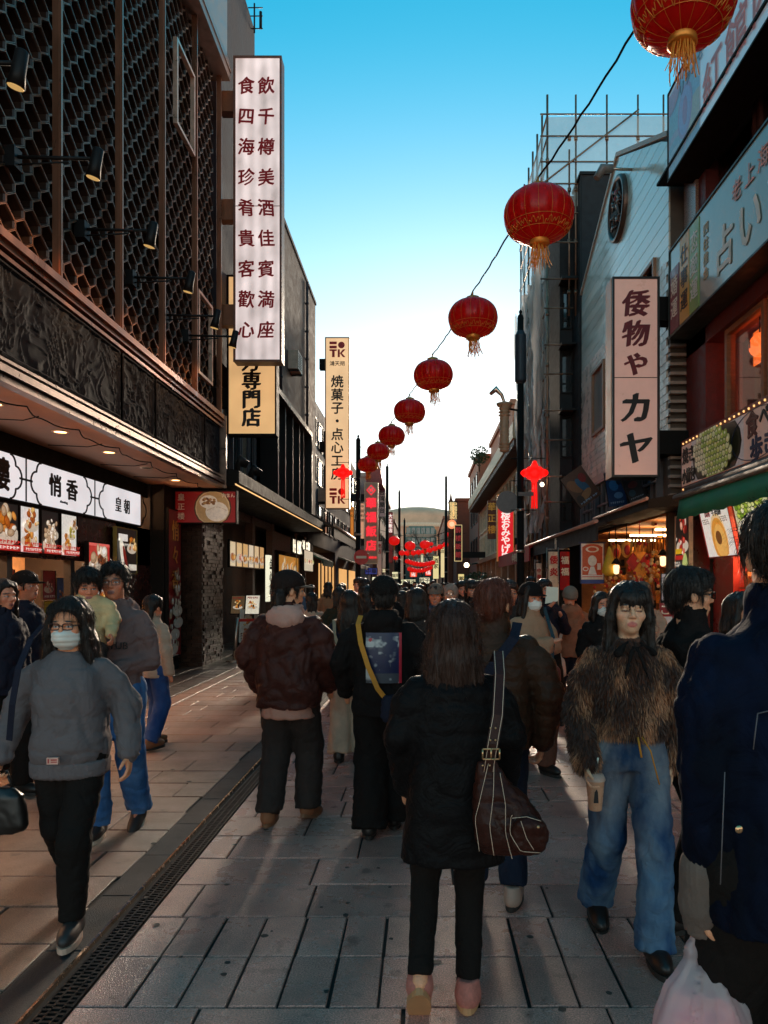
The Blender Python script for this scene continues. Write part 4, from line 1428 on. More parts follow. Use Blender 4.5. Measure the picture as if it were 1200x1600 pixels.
# ------------------------------------------------------------------ near right building with two banner signs
XR = 4.2
nr = Thing('corner_shop_building', 'dark red building on the right with banner signs above a bun stall', 'building', (6, 8, 0))
M_redwall = mat('dark_red_wall', (.10, .016, .016), .6, var=.4, vscale=8, bump=.4, bscale=50)
mb = MB()
mb.box(XR + .9, 14, 2, 12.75, 2.7, 12.0)
mb.box(XR + .3, 14, 11.9, 12.76, 2.7, 8.5)
mb.box(XR + .3, XR + .9, 2, 12.76, 5.5, 5.9)
mb.box(XR + .9, 14, 2, 12.75, 0, 2.7)
nr.part('wall', mb, M_redwall)
mb = MB(); mb.box(4.02, XR + 1.0, 2.5, 12.86, 8.49, 8.53); mb.box(XR + .2, XR + .6, 2, 12.8, 4.0 - .04, 4.02)
nr.part('soffit', mb, M_black)
mb = MB()
mb.box(XR + .25, XR + .31, 12.2, 12.74, 7.33, 8.47)
nr.part('mosaic_panel', mb, mat('sparkling_mosaic', (.25, .2, .19), .3, var=.9, vscale=60))
# windows on two floors
M_timber = mat('warm_timber', (.24, .12, .06), .5, var=.3, stretch=(1, 1, 5))
M_shade = mat('drawn_shade', (.5, .5, .52), .7, var=.1)
M_pinkc = mat('pink_curtain', (.35, .08, .08), .8, var=.3, stretch=(1, 14, 1))
for i, (y0, y1) in enumerate(((10.5, 12.0), (8.8, 10.4), (7.0, 8.7), (5.2, 6.9))):
  mb = MB(); frame_rect(mb, XR + .5, y0, y1, 7.33, 8.47, .07, .1)
  f_ = nr.part('window', mb, mat('brown_frame', (.07, .03, .03), .4))
  mb = MB(); mb.box(XR + .53, XR + .54, y0 + .07, y1 - .07, 7.4, 7.9); nr.part('blind', mb, M_shade, f_)
  mb = MB(); mb.box(XR + .6, XR + .62, y0 + .07, y1 - .07, 7.9, 8.4); nr.part('curtain', mb, M_pinkc, f_)
  mb = MB(); mb.box(XR + .505, XR + .51, y0 + .07, y1 - .07, 7.4, 8.4); nr.part('pane', mb, mat('clear_pane', (.9, .9, .9), .03, var=0, trans=1.0), f_)
for i, (y0, y1) in enumerate(((10.05, 11.35), (8.85, 9.95), (7.5, 8.75), (6.0, 7.4))):
  mb = MB(); frame_rect(mb, XR + .45, y0, y1, 4.06, 5.5, .08, .14)
  f_ = nr.part('window', mb, M_timber)
  mb = MB(); mb.box(XR + .44, XR + .45, y0 + .08, y1 - .08, 4.14, 5.42); nr.part('pane', mb, mat('clear_pane', (.9, .9, .9), .03, var=0, trans=1.0), f_)
  mb = MB(); mb.box(XR + .82, XR + .84, y0 + .05, y1 - .05, 4.1, 4.95); nr.part('interior_view', mb, mat('room_shadow', (.09, .06, .055), .6, var=.5, vscale=2), f_)
  mb = MB(); mb.box(XR + .8, XR + .82, y0 + .05, y1 - .05, 4.95, 5.45); nr.part('lit_ceiling', mb, mat('orange_room_glow', (.6, .2, .05), .6, var=.3, vscale=3, emit=1.0, emit_col=(1, .17, .03)), f_)
rl = Thing('room_lantern', 'orange glowing round lantern inside the upper window of the dark red building', 'lantern', (XR + .65, 10.8, 5.1))
mb = MB(); mb.ball((XR + .65, 10.75, 5.1), (.14, .2, .17), 16, 10); rl.part('shade', mb, mat('orange_lantern', (.9, .2, .05), .5, var=0, emit=1.8, emit_col=(1, .14, .03)))
mb = MB(); mb.tube([(XR + .65, 10.75, 5.25), (XR + .65, 10.75, 5.5)], .012, 6); rl.part('cord', mb, M_black)
rl.text('酒', (XR + .49, 10.75, 5.1), .14, M_ink, u=UR, w=WZ)


def banner(label, X, y0, y1, z0, z1, depth, face, frame, base):
  t = Thing('banner_sign', label, 'shop sign', base)
  mb = MB(); mb.box(X + .02, X + depth, y0, y1, z0, z1)
  for (a, b, c, d) in ((y0 - .02, y1 + .02, z0 - .03, z0), (y0 - .02, y1 + .02, z1, z1 + .03), (y0 - .02, y0, z0, z1), (y1, y1 + .02, z0, z1)): mb.box(X - .02, X + depth, a, b, c, d)
  t.part('case', mb, frame)
  mb = MB(); mb.box(X, X + .019, y0, y1, z0, z1); t.part('face', mb, face)
  return t
bz0, bz1 = 8.29, 9.69
b1 = banner('pale blue upper banner sign with faded pink characters at the top right', 4.05, 2.5, 12.31, bz0, bz1, .5, mat('pale_blue_sheet', (.62, .80, .95), .16, var=.12, vscale=1.5, emit=.12, emit_col=(.5, .7, .9)), M_black, (4.3, 8, bz0))
M_pink = mat('faded_pink_print', (.62, .28, .30), .5, var=.1)
M_blueink = mat('faded_blue_print', (.16, .32, .52), .5, var=.1)
for ch, y in (('紅', 10.45), ('館', 9.65), ('内', 8.85)): b1.text(ch, (4.04, y, 8.74), .66, M_pink, depth=.003, u=UR, w=WZ, weight=.012, sx=1.12)
b1.text('リラクゼーション', (4.04, 10.75, 9.38), .2, M_blueink, depth=.003, u=UR, w=WZ, sx=1.3)
b1.text('2F', (4.04, 10.0, 9.22), .2, M_pink, depth=.003, u=UR, w=WZ)
b1.part('picture', print_sheet((4.043, 12.27, bz0 + .02), UR, WZ, 1.35, 1.3, [('e', .15, .3, .6, .4, '#a9cbd8'), ('e', .15, .15, .45, .3, '#c8bccf'), ('e', .15, .12, .38, .24, '#a5c2d4'), ('e', .15, .1, .28, .17, '#c0cfdc'), ('e', .85, .3, .4, .2, '#d8cdbb'), ('e', .55, .5, .24, .3, '#c4a6cf'), ('e', .55, .5, .2, .26, '#b7b4e0'), ('e', .55, .5, .08, .16, '#c990b9'), ('e', .1, .95, .3, .2, '#d8a0b8')], '#aecbe2'), M_print)
cz0, cz1 = 5.75, 7.15
b2 = banner('teal grey fortune teller banner sign with large white characters on the right', 4.1, 2.5, 12.4, cz0, cz1, .35, mat('teal_grey_sheet', (.19, .29, .30), .14, var=.12, vscale=1.5), mat('dark_green_case', (.01, .022, .018), .5), (4.3, 8, cz0))
M_palew = mat('pale_letter', (.62, .72, .74), .5, var=.06)
for ch, y, s_ in (('占', 10.16, .66), ('い', 9.37, .72), ('館', 8.5, .75)): b2.text(ch, (4.09, y, 6.24), s_, M_palew, depth=.003, u=UR, w=WZ, weight=.02)
for ch, y in (('老', 9.75), ('上', 9.37), ('海', 9.0)): b2.text(ch, (4.09, y, 6.8), .3, mat('salmon_letter', (.6, .28, .22), .5), depth=.003, u=UR, w=WZ)
for (ya, yb, col, txt, tm) in ((12.36, 11.95, (.14, .012, .035), '婚運', M_palew), (11.9, 11.5, (.55, .33, .05), '仕事運', M_ink), (11.46, 11.08, (.2, .38, .12), '恋愛運', M_palew)):
  mb = MB(); mb.box(4.088, 4.1, yb, ya, cz0 + .03, cz1 - (.04 if len(txt) > 2 else .35)); b2.part('stripe', mb, mat('stripe_' + txt, col, .4, var=.05))
  b2.text(txt, (4.086, (ya + yb) / 2, 6.82 if len(txt) > 2 else 6.5), .32, tm, depth=.003, u=UR, w=WZ, vertical=True, pitch=1.12)
b2.text('四柱推命', (4.095, 10.82, 6.8), .2, mat('gold_letter', (.45, .36, .18), .5), depth=.003, u=UR, w=WZ, vertical=True)
# food sign with bulb border
fs = Thing('food_banner', 'wide food sign with a pan of green buns and a border of small bulbs', 'shop sign', (4.3, 8, 3.2))
ez0, ez1 = 3.14, 3.98
mb = MB(); mb.box(4.22, 4.6, 2.5, 12.2, ez0, ez1); fs.part('case', mb, mat('maroon_case', (.12, .014, .012), .4))
mb = MB(); mb.box(4.2, 4.219, 2.6, 12.12, ez0 + .1, ez1 - .1); fs.part('face', mb, mat('pink_white_sheet', (.6, .5, .5), .35, var=.08, emit=.08))
yc = 11.0
it = []
for i in range(9):
  for j in range(14):
    x, y = .5 + (j - 6.5) * .056 + (.028 if i % 2 else 0), .5 + (i - 4) * .118
    if ((x - .5) / .36) ** 2 + ((y - .5) / .56) ** 2 < 1:
      c = rs.choice(['#c9c86a', '#a9b84a', '#d8d49a', '#8fa23a']) if x > .35 else rs.choice(['#cdbf9a', '#b9ab86', '#d8caa6'])
      it += [('e', x, y, .036, .036, '#55602a'), ('e', x - .004, y + .008, .03, .03, c), ('e', x - .01, y + .02, .012, .01, '#efeccb')]
fs.part('picture', print_sheet((4.196, 11.68, ez0 + .1), UR, WZ, 1.9, .64, [('e', .5, .5, .47, .25, '#14100c'), ('e', .5, .5, .44, .235, '#3a3328'), ('e', .5, .49, .42, .225, '#1c1812')] + it, (.60, .50, .48)), attr_mat('dim_backlit_print', .35, bscale=25, emit=.12))
fs.text('焼き', (4.19, 11.78, 3.7), .27, M_ink, u=UR, w=WZ, sx=1.0, weight=.02)
fs.text('小籠包', (4.19, 11.78, 3.38), .25, M_ink, u=UR, w=WZ, sx=.75, weight=.02)
M_navy = mat('navy_ink', (.015, .03, .1), .5, var=0)
for ch, y, z, s_, m_ in (('食', 9.52, 3.7, .36, mat('brown_ink', (.1, .03, .025), .5)), ('べ', 9.17, 3.74, .3, M_ink), ('歩', 9.4, 3.36, .36, M_navy), ('き', 9.05, 3.4, .32, M_navy)): fs.text(ch, (4.196, y, z), s_, m_, u=UR, w=WZ, weight=.03)
mb = MB()
mb.tube([(4.19, 9.4 + .75 * math.cos(a), 3.56 + .32 * math.sin(a)) for a in [2 * PI * k / 40 for k in range(41)]], .006, 4)
fs.part('ring', mb, M_navy)
M_bulb = mat('small_bulb', (.9, .6, .3), .3, var=0, emit=1.3, emit_col=(1, .5, .17))
mb = MB()
for i in range(62):
  y = 12.1 - i * .152
  for z in (ez0 + .05, ez1 - .05): mb.ball((4.215, y, z), .017, 6, 4)
fs.part('bulbs', mb, M_bulb, kind='stuff')
ag = Thing('green_awning', 'green fabric awning with a grey roller bar under the food sign', 'awning', (3.9, 8, 2.6))
mb = MB()
pf = [(4.6, 3.05), (3.72, 2.88), (3.70, 2.60), (3.72, 2.60), (3.75, 2.84), (4.6, 3.0)]
n = 60
vs, fsx = [], []
for i in range(n + 1):
  y = 3.0 + (10.85 - 3.0) * i / n
  for k, (x, z) in enumerate(pf):
    wv = .018 * math.sin(y * 9) + .012 * math.sin(y * 23)
    vs.append((x + (wv if k in (2, 3) else 0), y, z + (.012 * math.sin(y * 14) if k in (2, 3) else 0)))
for i in range(n):
  for k in range(6):
    k2 = (k + 1) % 6
    fsx.append((i * 6 + k, i * 6 + k2, i * 6 + 6 + k2, i * 6 + 6 + k))
fsx += [tuple(reversed(range(6))), tuple(n * 6 + k for k in range(6))]
mb.add(vs, fsx, 0, True)
ag.part('fabric', mb, mat('green_cloth', (.013, .22, .15), .75, var=.2, vscale=4))
mb = MB(); mb.tube([(3.72, 2.9, 2.93), (3.72, 11.0, 2.93)], .05, 10); mb.tube([(3.9, 2.9, 3.05), (3.9, 11.0, 3.05)], .06, 10)
ag.part('roller', mb, mat('grey_roller', (.05, .045, .04), .6, metal=.2))
# stall front
mb = MB(); mb.box(XR + .2, XR + .9, 10.6, 12.76, 0, 2.7); mb.box(XR + .2, XR + .3, 2.0, 7.8, 0, .9)
nr.part('red_shutter', mb, mat('red_door_paint', (.22, .022, .02), .35, var=.2))
mb = MB(); mb.box(XR + .16, XR + .2, 11.32, 11.36, 0, 2.7); mb.box(XR + .12, XR + .24, 12.7, 12.78, 0, 3.2)
nr.part('door_joint', mb, M_black)
lightbox('narrow tall lit poster of red meat and vegetables at the corner of the bun stall', (XR - .02, 12.35, 1.55), UR, WZ, .62, 1.2, '#1d1512',
    food(rs, .5, .78, .36, RD, 18) + [('r', .08, .5, .55, .57, '#d8a818'), ('r', .08, .42, .8, .48, '#b8181c')] + [('e', .4, .2, .3, .22, '#f0ece0'), ('e', .4, .2, .24, .16, '#6a8a30'), ('e', .8, .3, .2, .4, '#b8c878'), ('r', 0, 0, 1, .08, '#a8161a')] + tinytext(rs, .05, .33, .5, .4, '#eee6da', 2, 6), name='food_poster', cat='poster', frame=mat('cream_frame', (.6, .52, .42), .5), fr=.03)
tl = Vector((.22, 0, -1)).normalized() * -1
def tiltbox(label, y0, W, H, X, z0, bg, items, texts=()):
  return lightbox(label, (X, y0, z0), UR, tl, W, H, bg, items, texts, name='hanging_menu', cat='menu sign', frame=mat('red_frame', (.3, .02, .02), .4), fr=.02)
ya, yb = 4.15 * F / (1101 - 660), 4.15 * F / (1140 - 660)
tiltbox('tilted white lit menu of a round golden fried cake hanging under the green awning', 10.75, .98, .68, 4.12, 2.05, '#efe6dc', [('e', .52, .36, .27, .36, '#e9c794'), ('e', .52, .33, .25, .32, '#e0963a'), ('e', .54, .3, .2, .25, '#eeb45e'), ('e', .5, .38, .1, .1, '#7a4a22')] + tinytext(rs, .06, .68, .3, .8, '#5a4030', 3, 4) + tinytext(rs, .72, .68, .95, .8, '#5a4030', 3, 4), [('008', .3, .9, .12, M_emred := mat('print_red', (.5, .03, .03), .5, var=0)), ('牛肉餅', .62, .9, .11, M_ink)])
gi = []
for i in range(6):
  for j in range(8): gi += [('e', .14 + j * .1 + (.05 if i % 2 else 0), .5 + i * .075, .055, .05, '#4c5a22'), ('e', .14 + j * .1 + (.05 if i % 2 else 0), .505 + i * .075, .045, .04, rs.choice(GR))]
tiltbox('tilted lit menu of green buns in a pan hanging next to the fried cake menu', 9.62, .98, .72, 4.12, 2.08, '#cfc9a0', gi + [('e', .3, .38, .2, .14, '#efe6d2'), ('e', .3, .38, .13, .09, '#d79a5a'), ('r', 0, 0, 1, .16, '#b01818'), ('e', .55, .16, .17, .13, '#f3eee2'), ('e', .55, .16, .1, .07, '#7a9a40')] + tinytext(rs, .62, .04, .95, .13, '#f4e8dc', 2, 5))
tiltbox('tilted lit orange menu at the right edge under the green awning', 8.5, 1.0, .75, 4.12, 2.12, '#e8a050', food(rs, .5, .5, .36, BR, 22) + [('r', 0, .86, 1, 1, '#b82018')])
# shelf with boxed goods at the stall
sf = Thing('goods_shelf', 'lit stall shelf with rows of small packets and brown boxes beside the red shutter', 'shelf', (XR + .6, 9.6, .9))
mb = MB()
for z in (.95, 1.3, 1.62): mb.box(XR + .25, XR + .85, 8.0, 10.5, z - .02, z)
mb.box(XR + .84, XR + .88, 8.0, 10.5, .3, 2.6)
sf.part('rack', mb, M_timber)
mb = MB()
for r_, z in enumerate((.95, 1.3, 1.62)):
  y = 8.05
  while y < 10.4:
    w = rs.uniform(.1, .22); h = rs.uniform(.14, .26)
    mb.box(XR + .28, XR + .5, y, y + w - .012, z, z + h, rs.randint(0, 2)); y += w
sf.part('packets', mb, [mat('amber_pack', (.5, .26, .07), .5), mat('brown_box', (.28, .16, .08), .7), mat('olive_pack', (.2, .16, .04), .5)], kind='stuff')
mb = MB(); mb.box(XR + .3, XR + .7, 8.2, 10.3, 2.6, 2.64)
sf.part('shelf_lamp', mb, mat('stall_lamp', (.9, .6, .3), .4, var=0, emit=38.0, emit_col=(1, .55, .24)))
# ------------------------------------------------------------------ white tiled gable building (right)
XT = 4.25
tb = Thing('tiled_building', 'white tiled building with a gabled top, a round dark medallion and a souvenir shop below', 'building', (6, 16, 0))
GY0, GYM, GY1 = 12.92, 16.3, 20.0
mb = MB()
mb.prism([(XT + .03, GY0, 2.9), (XT + .03, GY1, 2.9), (XT + .03, GY1, 9.35), (XT + .03, GYM, 10.95), (XT + .03, GY0, 9.4)], (5, 0, 0))
mb.box(XT + 2.2, 9.2, GY0, GY1, 0, 2.9); mb.box(XT, XT + 2.2, GY0, GY0 + .15, 0, 2.9)
tb.part('wall', mb, mat('grout_grey', (.1, .095, .09), .8))
M_plank = mat('white_cladding', (.80, .81, .84), .16, var=.1, spec=.8, vscale=1.5, stretch=(1, .4, 3), randomize=.12)
def gable_z(y):
  return 9.35 + (10.95 - 9.35) * (1 - abs(y - GYM) / (GYM - GY0 if y < GYM else GY1 - GYM))
z = 7.25
while z < 10.9:
  z1 = z + .255
  def ends(zz):
    if zz <= 9.35: return GY0, GY1
    q = (zz - 9.35) / 1.6
    return GY0 + q * (GYM - GY0), GY1 - q * (GY1 - GYM)
  a0, b0 = ends(z + .005); a1, b1_ = ends(min(z1 - .005, 10.93))
  for (ya, yb) in ((0, .34), (.34, .67), (.67, 1)):
    lo0, lo1 = a0 + (b0 - a0) * ya, a0 + (b0 - a0) * yb
    hi0, hi1 = a1 + (b1_ - a1) * ya, a1 + (b1_ - a1) * yb
    mb = MB()
    pts = [(XT, lo0 + .006, z + .006), (XT, lo1 - .006, z + .006), (XT, hi1 - .006, min(z1, 10.94) - .006), (XT, hi0 + .006, min(z1, 10.94) - .006)]
    mb.prism(pts, (.03, 0, 0))
    tb.part('cladding_plank', mb, M_plank)
  z += .255
mb = MB()
r_ = 0
zz = 4.3
while zz < 7.2:
  y = GY0 + .01 + (.12 if r_ % 2 else 0)
  while y < GY1 - .05:
    w = .235
    if not (17.4 < y < 18.6 and 5.3 < zz < 6.9) and not (13.6 < y < 15.0 and 6.3 < zz):
      mb.bbox(0, .03, 0, 1, 0, 1, .004) if False else mb.box(XT - rs.uniform(0, .006), XT + .03, y, min(y + w - .012, GY1), zz, zz + .125)
    y += w
  zz += .137; r_ += 1
tb.part('wall_tiles', mb, mat('white_tile', (.66, .64, .64), .3, var=.3, vscale=3), kind='stuff')
mb = MB(); mb.box(XT - .05, XT + .04, GY0, GY1, 4.12, 4.28); tb.part('ledge', mb, mat('stone_trim', (.45, .41, .4), .6))
mb = MB(); mb.prism([(XT - .04, GY0, 9.4), (XT - .04, GYM, 10.97), (XT - .04, GY1, 9.37), (XT - .04, GY1, 9.45), (XT - .04, GYM, 11.06), (XT - .04, GY0, 9.49)], (.4, 0, 0))
tb.part('coping', mb, mat('stone_trim', (.45, .41, .4), .6))
for (y0, y1, z0, z1) in ((17.4, 18.6, 5.3, 6.9), (13.6, 15.0, 6.35, 7.6)):
  mb = MB(); frame_rect(mb, XT, y0, y1, z0, z1, .07, .12)
  f_ = tb.part('window', mb, mat('wood_window', (.3, .18, .12), .5)); mb = MB(); mb.box(XT + .0, XT + .01, y0 + .07, y1 - .07, z0 + .07, z1 - .07); tb.part('pane', mb, mat('pale_glass', (.25, .3, .34), .05), f_)
for i in range(4):
  y0 = 13.3 + i * 1.65
  mb = MB(); frame_rect(mb, XT - .02, y0, y0 + 1.5, 2.95, 4.1, .06, .14)
  for k in (1, 2): mb.box(XT - .05, XT + .0, y0 + k * .5 - .02, y0 + k * .5 + .02, 3.01, 4.04)
  mb.box(XT - .05, XT, y0 + .06, y0 + 1.44, 3.5, 3.54)
  f_ = tb.part('window', mb, mat('bluegrey_frame', (.1, .12, .16), .4)); mb = MB(); mb.box(XT + .0, XT + .01, y0 + .06, y0 + 1.44, 3.01, 4.04); tb.part('pane', mb, M_glass, f_)
# medallion
mb = MB(); Mx = Matrix.Translation((XT - .06, 16.15, 9.75)) @ Matrix.Rotation(R(-90), 4, 'Y')
def lathe_x(prof, n, **k):
  q = MB(); q.lathe(prof, n, **k); q.v = [tuple(Mx @ Vector(v)) for v in q.v]; return q
md = tb.part('medallion', lathe_x([(.001, 0), (.6, 0), (.6, -.06)], 32), M_black)
tb.part('medallion_rim', lathe_x([(.58, 0), (.6, .04), (.66, .04), (.68, 0), (.68, -.06)], 32), mat('dark_bronze', (.1, .07, .06), .4, metal=.5), md)
q = MB()
for i in range(26):
  a = rs.uniform(0, 6.28); r0 = rs.uniform(0, .5); a2 = a + rs.uniform(-1, 1); r2 = rs.uniform(.1, .55)
  q.tube([(r0 * math.cos(a), r0 * math.sin(a), .01), ((r0 + r2) / 2 * math.cos((a + a2) / 2) + .05, (r0 + r2) / 2 * math.sin((a + a2) / 2), .05), (r2 * math.cos(a2), r2 * math.sin(a2), .01)], [.012, .028, .01], 5)
q.v = [tuple(Mx @ Vector(v)) for v in q.v]
tb.part('medallion_relief', q, mat('bronze_relief', (.14, .12, .12), .4, metal=.4), md)
q = MB(); q.ball((.3, -.12, .03), (.06, .08, .05), 8, 6); q.ball((.22, -.02, .03), (.05, .05, .04), 8, 6); q.v = [tuple(Mx @ Vector(v)) for v in q.v]
tb.part('medallion_flower', q, mat('flower_red', (.4, .03, .06), .5), md)
lt = Thing('wall_light', 'grey arm floodlight sticking out above the medallion', 'wall light', (XT, 15.3, 10.3))
mb = MB(); p = at(985, 265, 15.2); e = at(938, 268, 15.2)
mb.tube([(XT, 15.2, p.z), (e.x + .1, 15.2, p.z + .02)], .03, 8); lt.part('arm', mb, M_steel)
mb = MB(); mb.tube([(e.x + .25, 15.2, p.z + .02), (e.x + .05, 15.2, p.z + .02), (e.x - .08, 15.2, p.z - .18)], [.08, .1, .07], 10); lt.part('head', mb, mat('grey_lamp', (.2, .2, .21), .4))
# pink sign
p0, p1 = at(957, 745, 12.6), at(1030, 433, 12.6)
M_pinkface = mat('pink_white_face', (.56, .43, .39), .35, var=.1, vscale=2, emit=.22, emit_col=(.9, .5, .42))
ps = blade_sign('tall pale pink sign with dark red and black brush characters on the tiled building', p0.x, p1.x, p0.z, p1.z, 12.6, .45, M_pinkface, mat('dark_sign_frame', (.02, .02, .02), .4), brackets=(EYE + (912 - 480) / F * 12.6, EYE + (912 - 690) / F * 12.6), bx=4.5, bm=M_black, splitz=(EYE + (912 - 590) / F * 12.6,))
mb = MB(); mb.box(p0.x - .012, p0.x - .005, 12.64, 13.03, p0.z, p1.z)
ps.part('side_panel', mb, mat('side_pale', (.45, .33, .27), .5, emit=.05))
xm = (p0.x + p1.x) / 2
M_mar = mat('maroon_letter', (.16, .02, .03), .5, var=0)
for ch, py, s_, mm in (('倭', 474, .46, M_mar), ('物', 521, .46, M_mar), ('や', 569, .42, M_mar), ('カ', 637, .56, M_ink), ('ヤ', 700, .58, M_ink)):
  ps.text(ch, (xm, 12.595, EYE + (912 - py) / F * 12.6), s_, mm, weight=.03, skew=.08, brush=True)
# dark wall with thin cross bars between tiled building and corner building
mb = MB()
for i in range(26): mb.box(XT - .02, XT + .3, 12.78, 12.9, 3.0 + i * .16, 3.05 + i * .16)
tb.part('grille', mb, mat('pale_grille', (.35, .3, .28), .5))
# souvenir shop below: canopy, lamps, goods
cv = Thing('black_awning', 'black fabric awning with a pale front bar over the souvenir shop on the right', 'awning', (3.6, 19, 2.8))
mb = MB(); mb.prism([(4.6, 14.3, 3.2), (3.32, 14.3, 2.82), (3.32, 14.3, 2.5), (3.36, 14.3, 2.5), (3.36, 14.3, 2.76), (4.6, 14.3, 3.12)], (0, 10, 0)); cv.part('fabric', mb, mat('black_cloth', (.02, .02, .022), .8))
mb = MB(); mb.tube([(3.3, 14.2, 2.86), (3.3, 24.4, 2.86)], .04, 8); cv.part('front_bar', mb, mat('pinkish_bar', (.4, .26, .24), .4))
cv.text('竹', (3.315, 18.6, 2.66), .3, M_palew, u=UR, w=WZ)
cr = Thing('shop_roof', 'dark sloping roof edge over the souvenir shop beneath the pink sign', 'canopy', (4, 13.5, 3))
mb = MB(); mb.prism([(4.9, 11.6, 3.25), (3.5, 11.6, 2.98), (3.5, 11.6, 2.84), (4.9, 11.6, 2.95)], (0, 3.6, 0)); cr.part('roof', mb, M_black)
mb = MB(); mb.tube([(3.48, 11.6, 2.99), (3.48, 15.2, 2.99)], .03, 6); cr.part('edge_bar', mb, mat('pinkish_bar', (.4, .26, .24), .4))
so = Thing('souvenir_shop', 'open souvenir shop glowing amber with hanging goods under the tiled building', 'shop', (5, 15, 0))
M_honey = mat('honey_shop_wall', (.32, .17, .06), .7, var=.5, vscale=2.5)
mb = MB(); mb.box(6.4, 6.5, 13, 20, 0, 2.9); mb.box(XT, 6.4, 19.9, 20, 0, 2.9); mb.box(XT, 6.5, 13.1, 20, 2.86, 2.9)
so.part('interior_wall', mb, M_honey)
mb = MB()
for y in (13.9, 15.6, 17.4): mb.box(XT + .1, XT + 1.2, y, y + .1, 2.66, 2.7)
so.part('ceiling_lamp', mb, mat('tube_lamp', (.9, .8, .6), .3, var=0, emit=15.0, emit_col=(1, .66, .33)))
mb = MB()
for y in (13.4, 15.0, 16.6, 18.2):
  mb.box(XT + .1, XT + .9, y, y + 1.2, 0, .9)
  mb.box(5.6, 6.3, y, y + 1.2, 0, 1.9)
so.part('counter', mb, M_timber)
# hanging goods, each a thing
def hang(name, label, cat, px, py, Y, build, group=None):
  c = at(px, py, Y); t = Thing(name, label, cat, c, group); build(t, c); return t
M_gcloth = mat('gold_cloth', (.6, .33, .06), .6, var=.4, vscale=9)
M_rcloth = mat('red_cloth', (.4, .03, .03), .6, var=.3, vscale=9)
M_ycloth = mat('yellow_cloth', (.55, .45, .04), .6, var=.2)
def diamond(t, c):
  for k, (dx, dz, m_) in enumerate(((0, .16, M_gcloth), (-.13, -.02, M_rcloth), (.13, -.02, M_rcloth), (0, -.2, M_gcloth))):
    mb = MB(); mb.prism([(c.x + dx, c.y, c.z + dz + .17), (c.x + dx + .12, c.y, c.z + dz), (c.x + dx, c.y, c.z + dz - .17), (c.x + dx - .12, c.y, c.z + dz)], (0, .06, 0)); t.part('cushion', mb, m_)
  mb = MB(); mb.tube([c + Vector((0, .03, .3)), c + Vector((0, .03, .75))], .01, 5); t.part('cord', mb, M_rcloth)
hang('cloth_ornament', 'gold and red diamond patchwork ornament hanging in the souvenir shop', 'ornament', 1000, 876, 14.2, diamond)
def ybag(t, c):
  mb = MB(); mb.lathe([(.02, .3), (.05, .2), (.12, -.05), (.15, -.2), (.08, -.27), (.001, -.28)], 10, c); t.part('bag', mb, M_ycloth)
  mb = MB(); mb.tube([c + Vector((0, 0, .28)), c + Vector((0, 0, .6))], .01, 5); t.part('cord', mb, M_dark)
hang('yellow_bag', 'yellow cone shaped cloth bag hanging in the souvenir shop', 'bag', 952, 878, 14.6, ybag)
def mask(t, c):
  mb = MB(); mb.ball(c, (.11, .05, .17), 12, 8); t.part('plaque', mb, M_gcloth); mb = MB(); mb.ball(c + Vector((0, -.05, -.02)), (.06, .03, .1), 8, 6); t.part('motif', mb, M_rcloth)
  mb = MB(); mb.tube([c + Vector((0, 0, .15)), c + Vector((0, 0, .5))], .01, 5); t.part('cord', mb, M_dark)
hang('oval_charm', 'oval gold charm with a red centre hanging left of the patchwork ornament', 'ornament', 979, 858, 14.3, mask)
hang('oval_charm', 'red edged oval charm hanging in the shade right of the yellow bag', 'ornament', 962, 862, 15.5, mask)
def lampf(t, c):
  mb = MB(); mb.lathe([(.03, .08), (.06, .065), (.05, -.08), (.025, -.1)], 10, c); t.part('shade', mb, mat('lit_paper', (.9, .7, .4), .5, var=0, emit=2.0, emit_col=(1, .68, .32)))
  mb = MB(); mb.lathe([(.06, .13), (.1, .1), (.03, .2)], 8, c); mb.tube([c + Vector((0, 0, .18)), c + Vector((0, 0, .6))], .01, 5); t.part('cap', mb, M_dark)
hang('hanging_lamp', 'small glowing white lamp right of the patchwork ornament', 'lamp', 1036, 876, 13.6, lampf)
hang('hanging_lamp', 'small glowing white lamp beside the yellow bag', 'lamp', 963, 889, 14.4, lampf)
def brooms(t, c):
  mb = MB()
  for i in range(16): mb.tube([c + Vector((-.5 + i * .065, .0, .12)), c + Vector((-.52 + i * .066, .02, -.12))], .022, 5)
  t.part('bamboo', mb, M_gcloth)
  mb = MB(); mb.tube([c + Vector((-.6, 0, .13)), c + Vector((.55, 0, .13))], .02, 5); t.part('rail', mb, M_timber)
hang('bamboo_rack', 'rack of short bamboo pieces hanging at the top of the souvenir shop', 'rack', 1030, 852, 13.9, brooms)
def fruit(t, c):
  mb = MB(); q = random.Random(4)
  for i in range(90):
    p = Vector((q.gauss(0, .17), q.gauss(0, .1), q.gauss(0, .3)))
    mb.ball(c + p, q.uniform(.025, .05), 6, 4, q.randint(0, 2))
  t.part('charms', mb, [M_gcloth, M_rcloth, mat('cream_charm', (.7, .6, .35), .4)], kind='stuff')
  mb = MB(); mb.tube([c + Vector((0, 0, .3)), c + Vector((0, 0, .8))], .01, 5); t.part('cord', mb, M_dark)
hang('charm_cluster', 'thick cluster of red and gold charms hanging right in the souvenir shop', 'ornament', 1020, 893, 13.8, fruit)
hang('charm_cluster', 'darker low cluster of small charms at the left of the souvenir shop', 'ornament', 955, 915, 15.6, fruit)
mb = MB(); q = random.Random(9)
for i in range(330):
  y = q.uniform(13.3, 19.5); x = q.uniform(XT + .15, 6.2); z = q.uniform(.9, 1.35) if q.random() < .5 else q.uniform(1.5, 2.6)
  s_ = q.uniform(.03, .09)
  mb.box(x, x + s_, y, y + s_ * 1.4, z, z + s_ * 2, q.randint(0, 4))
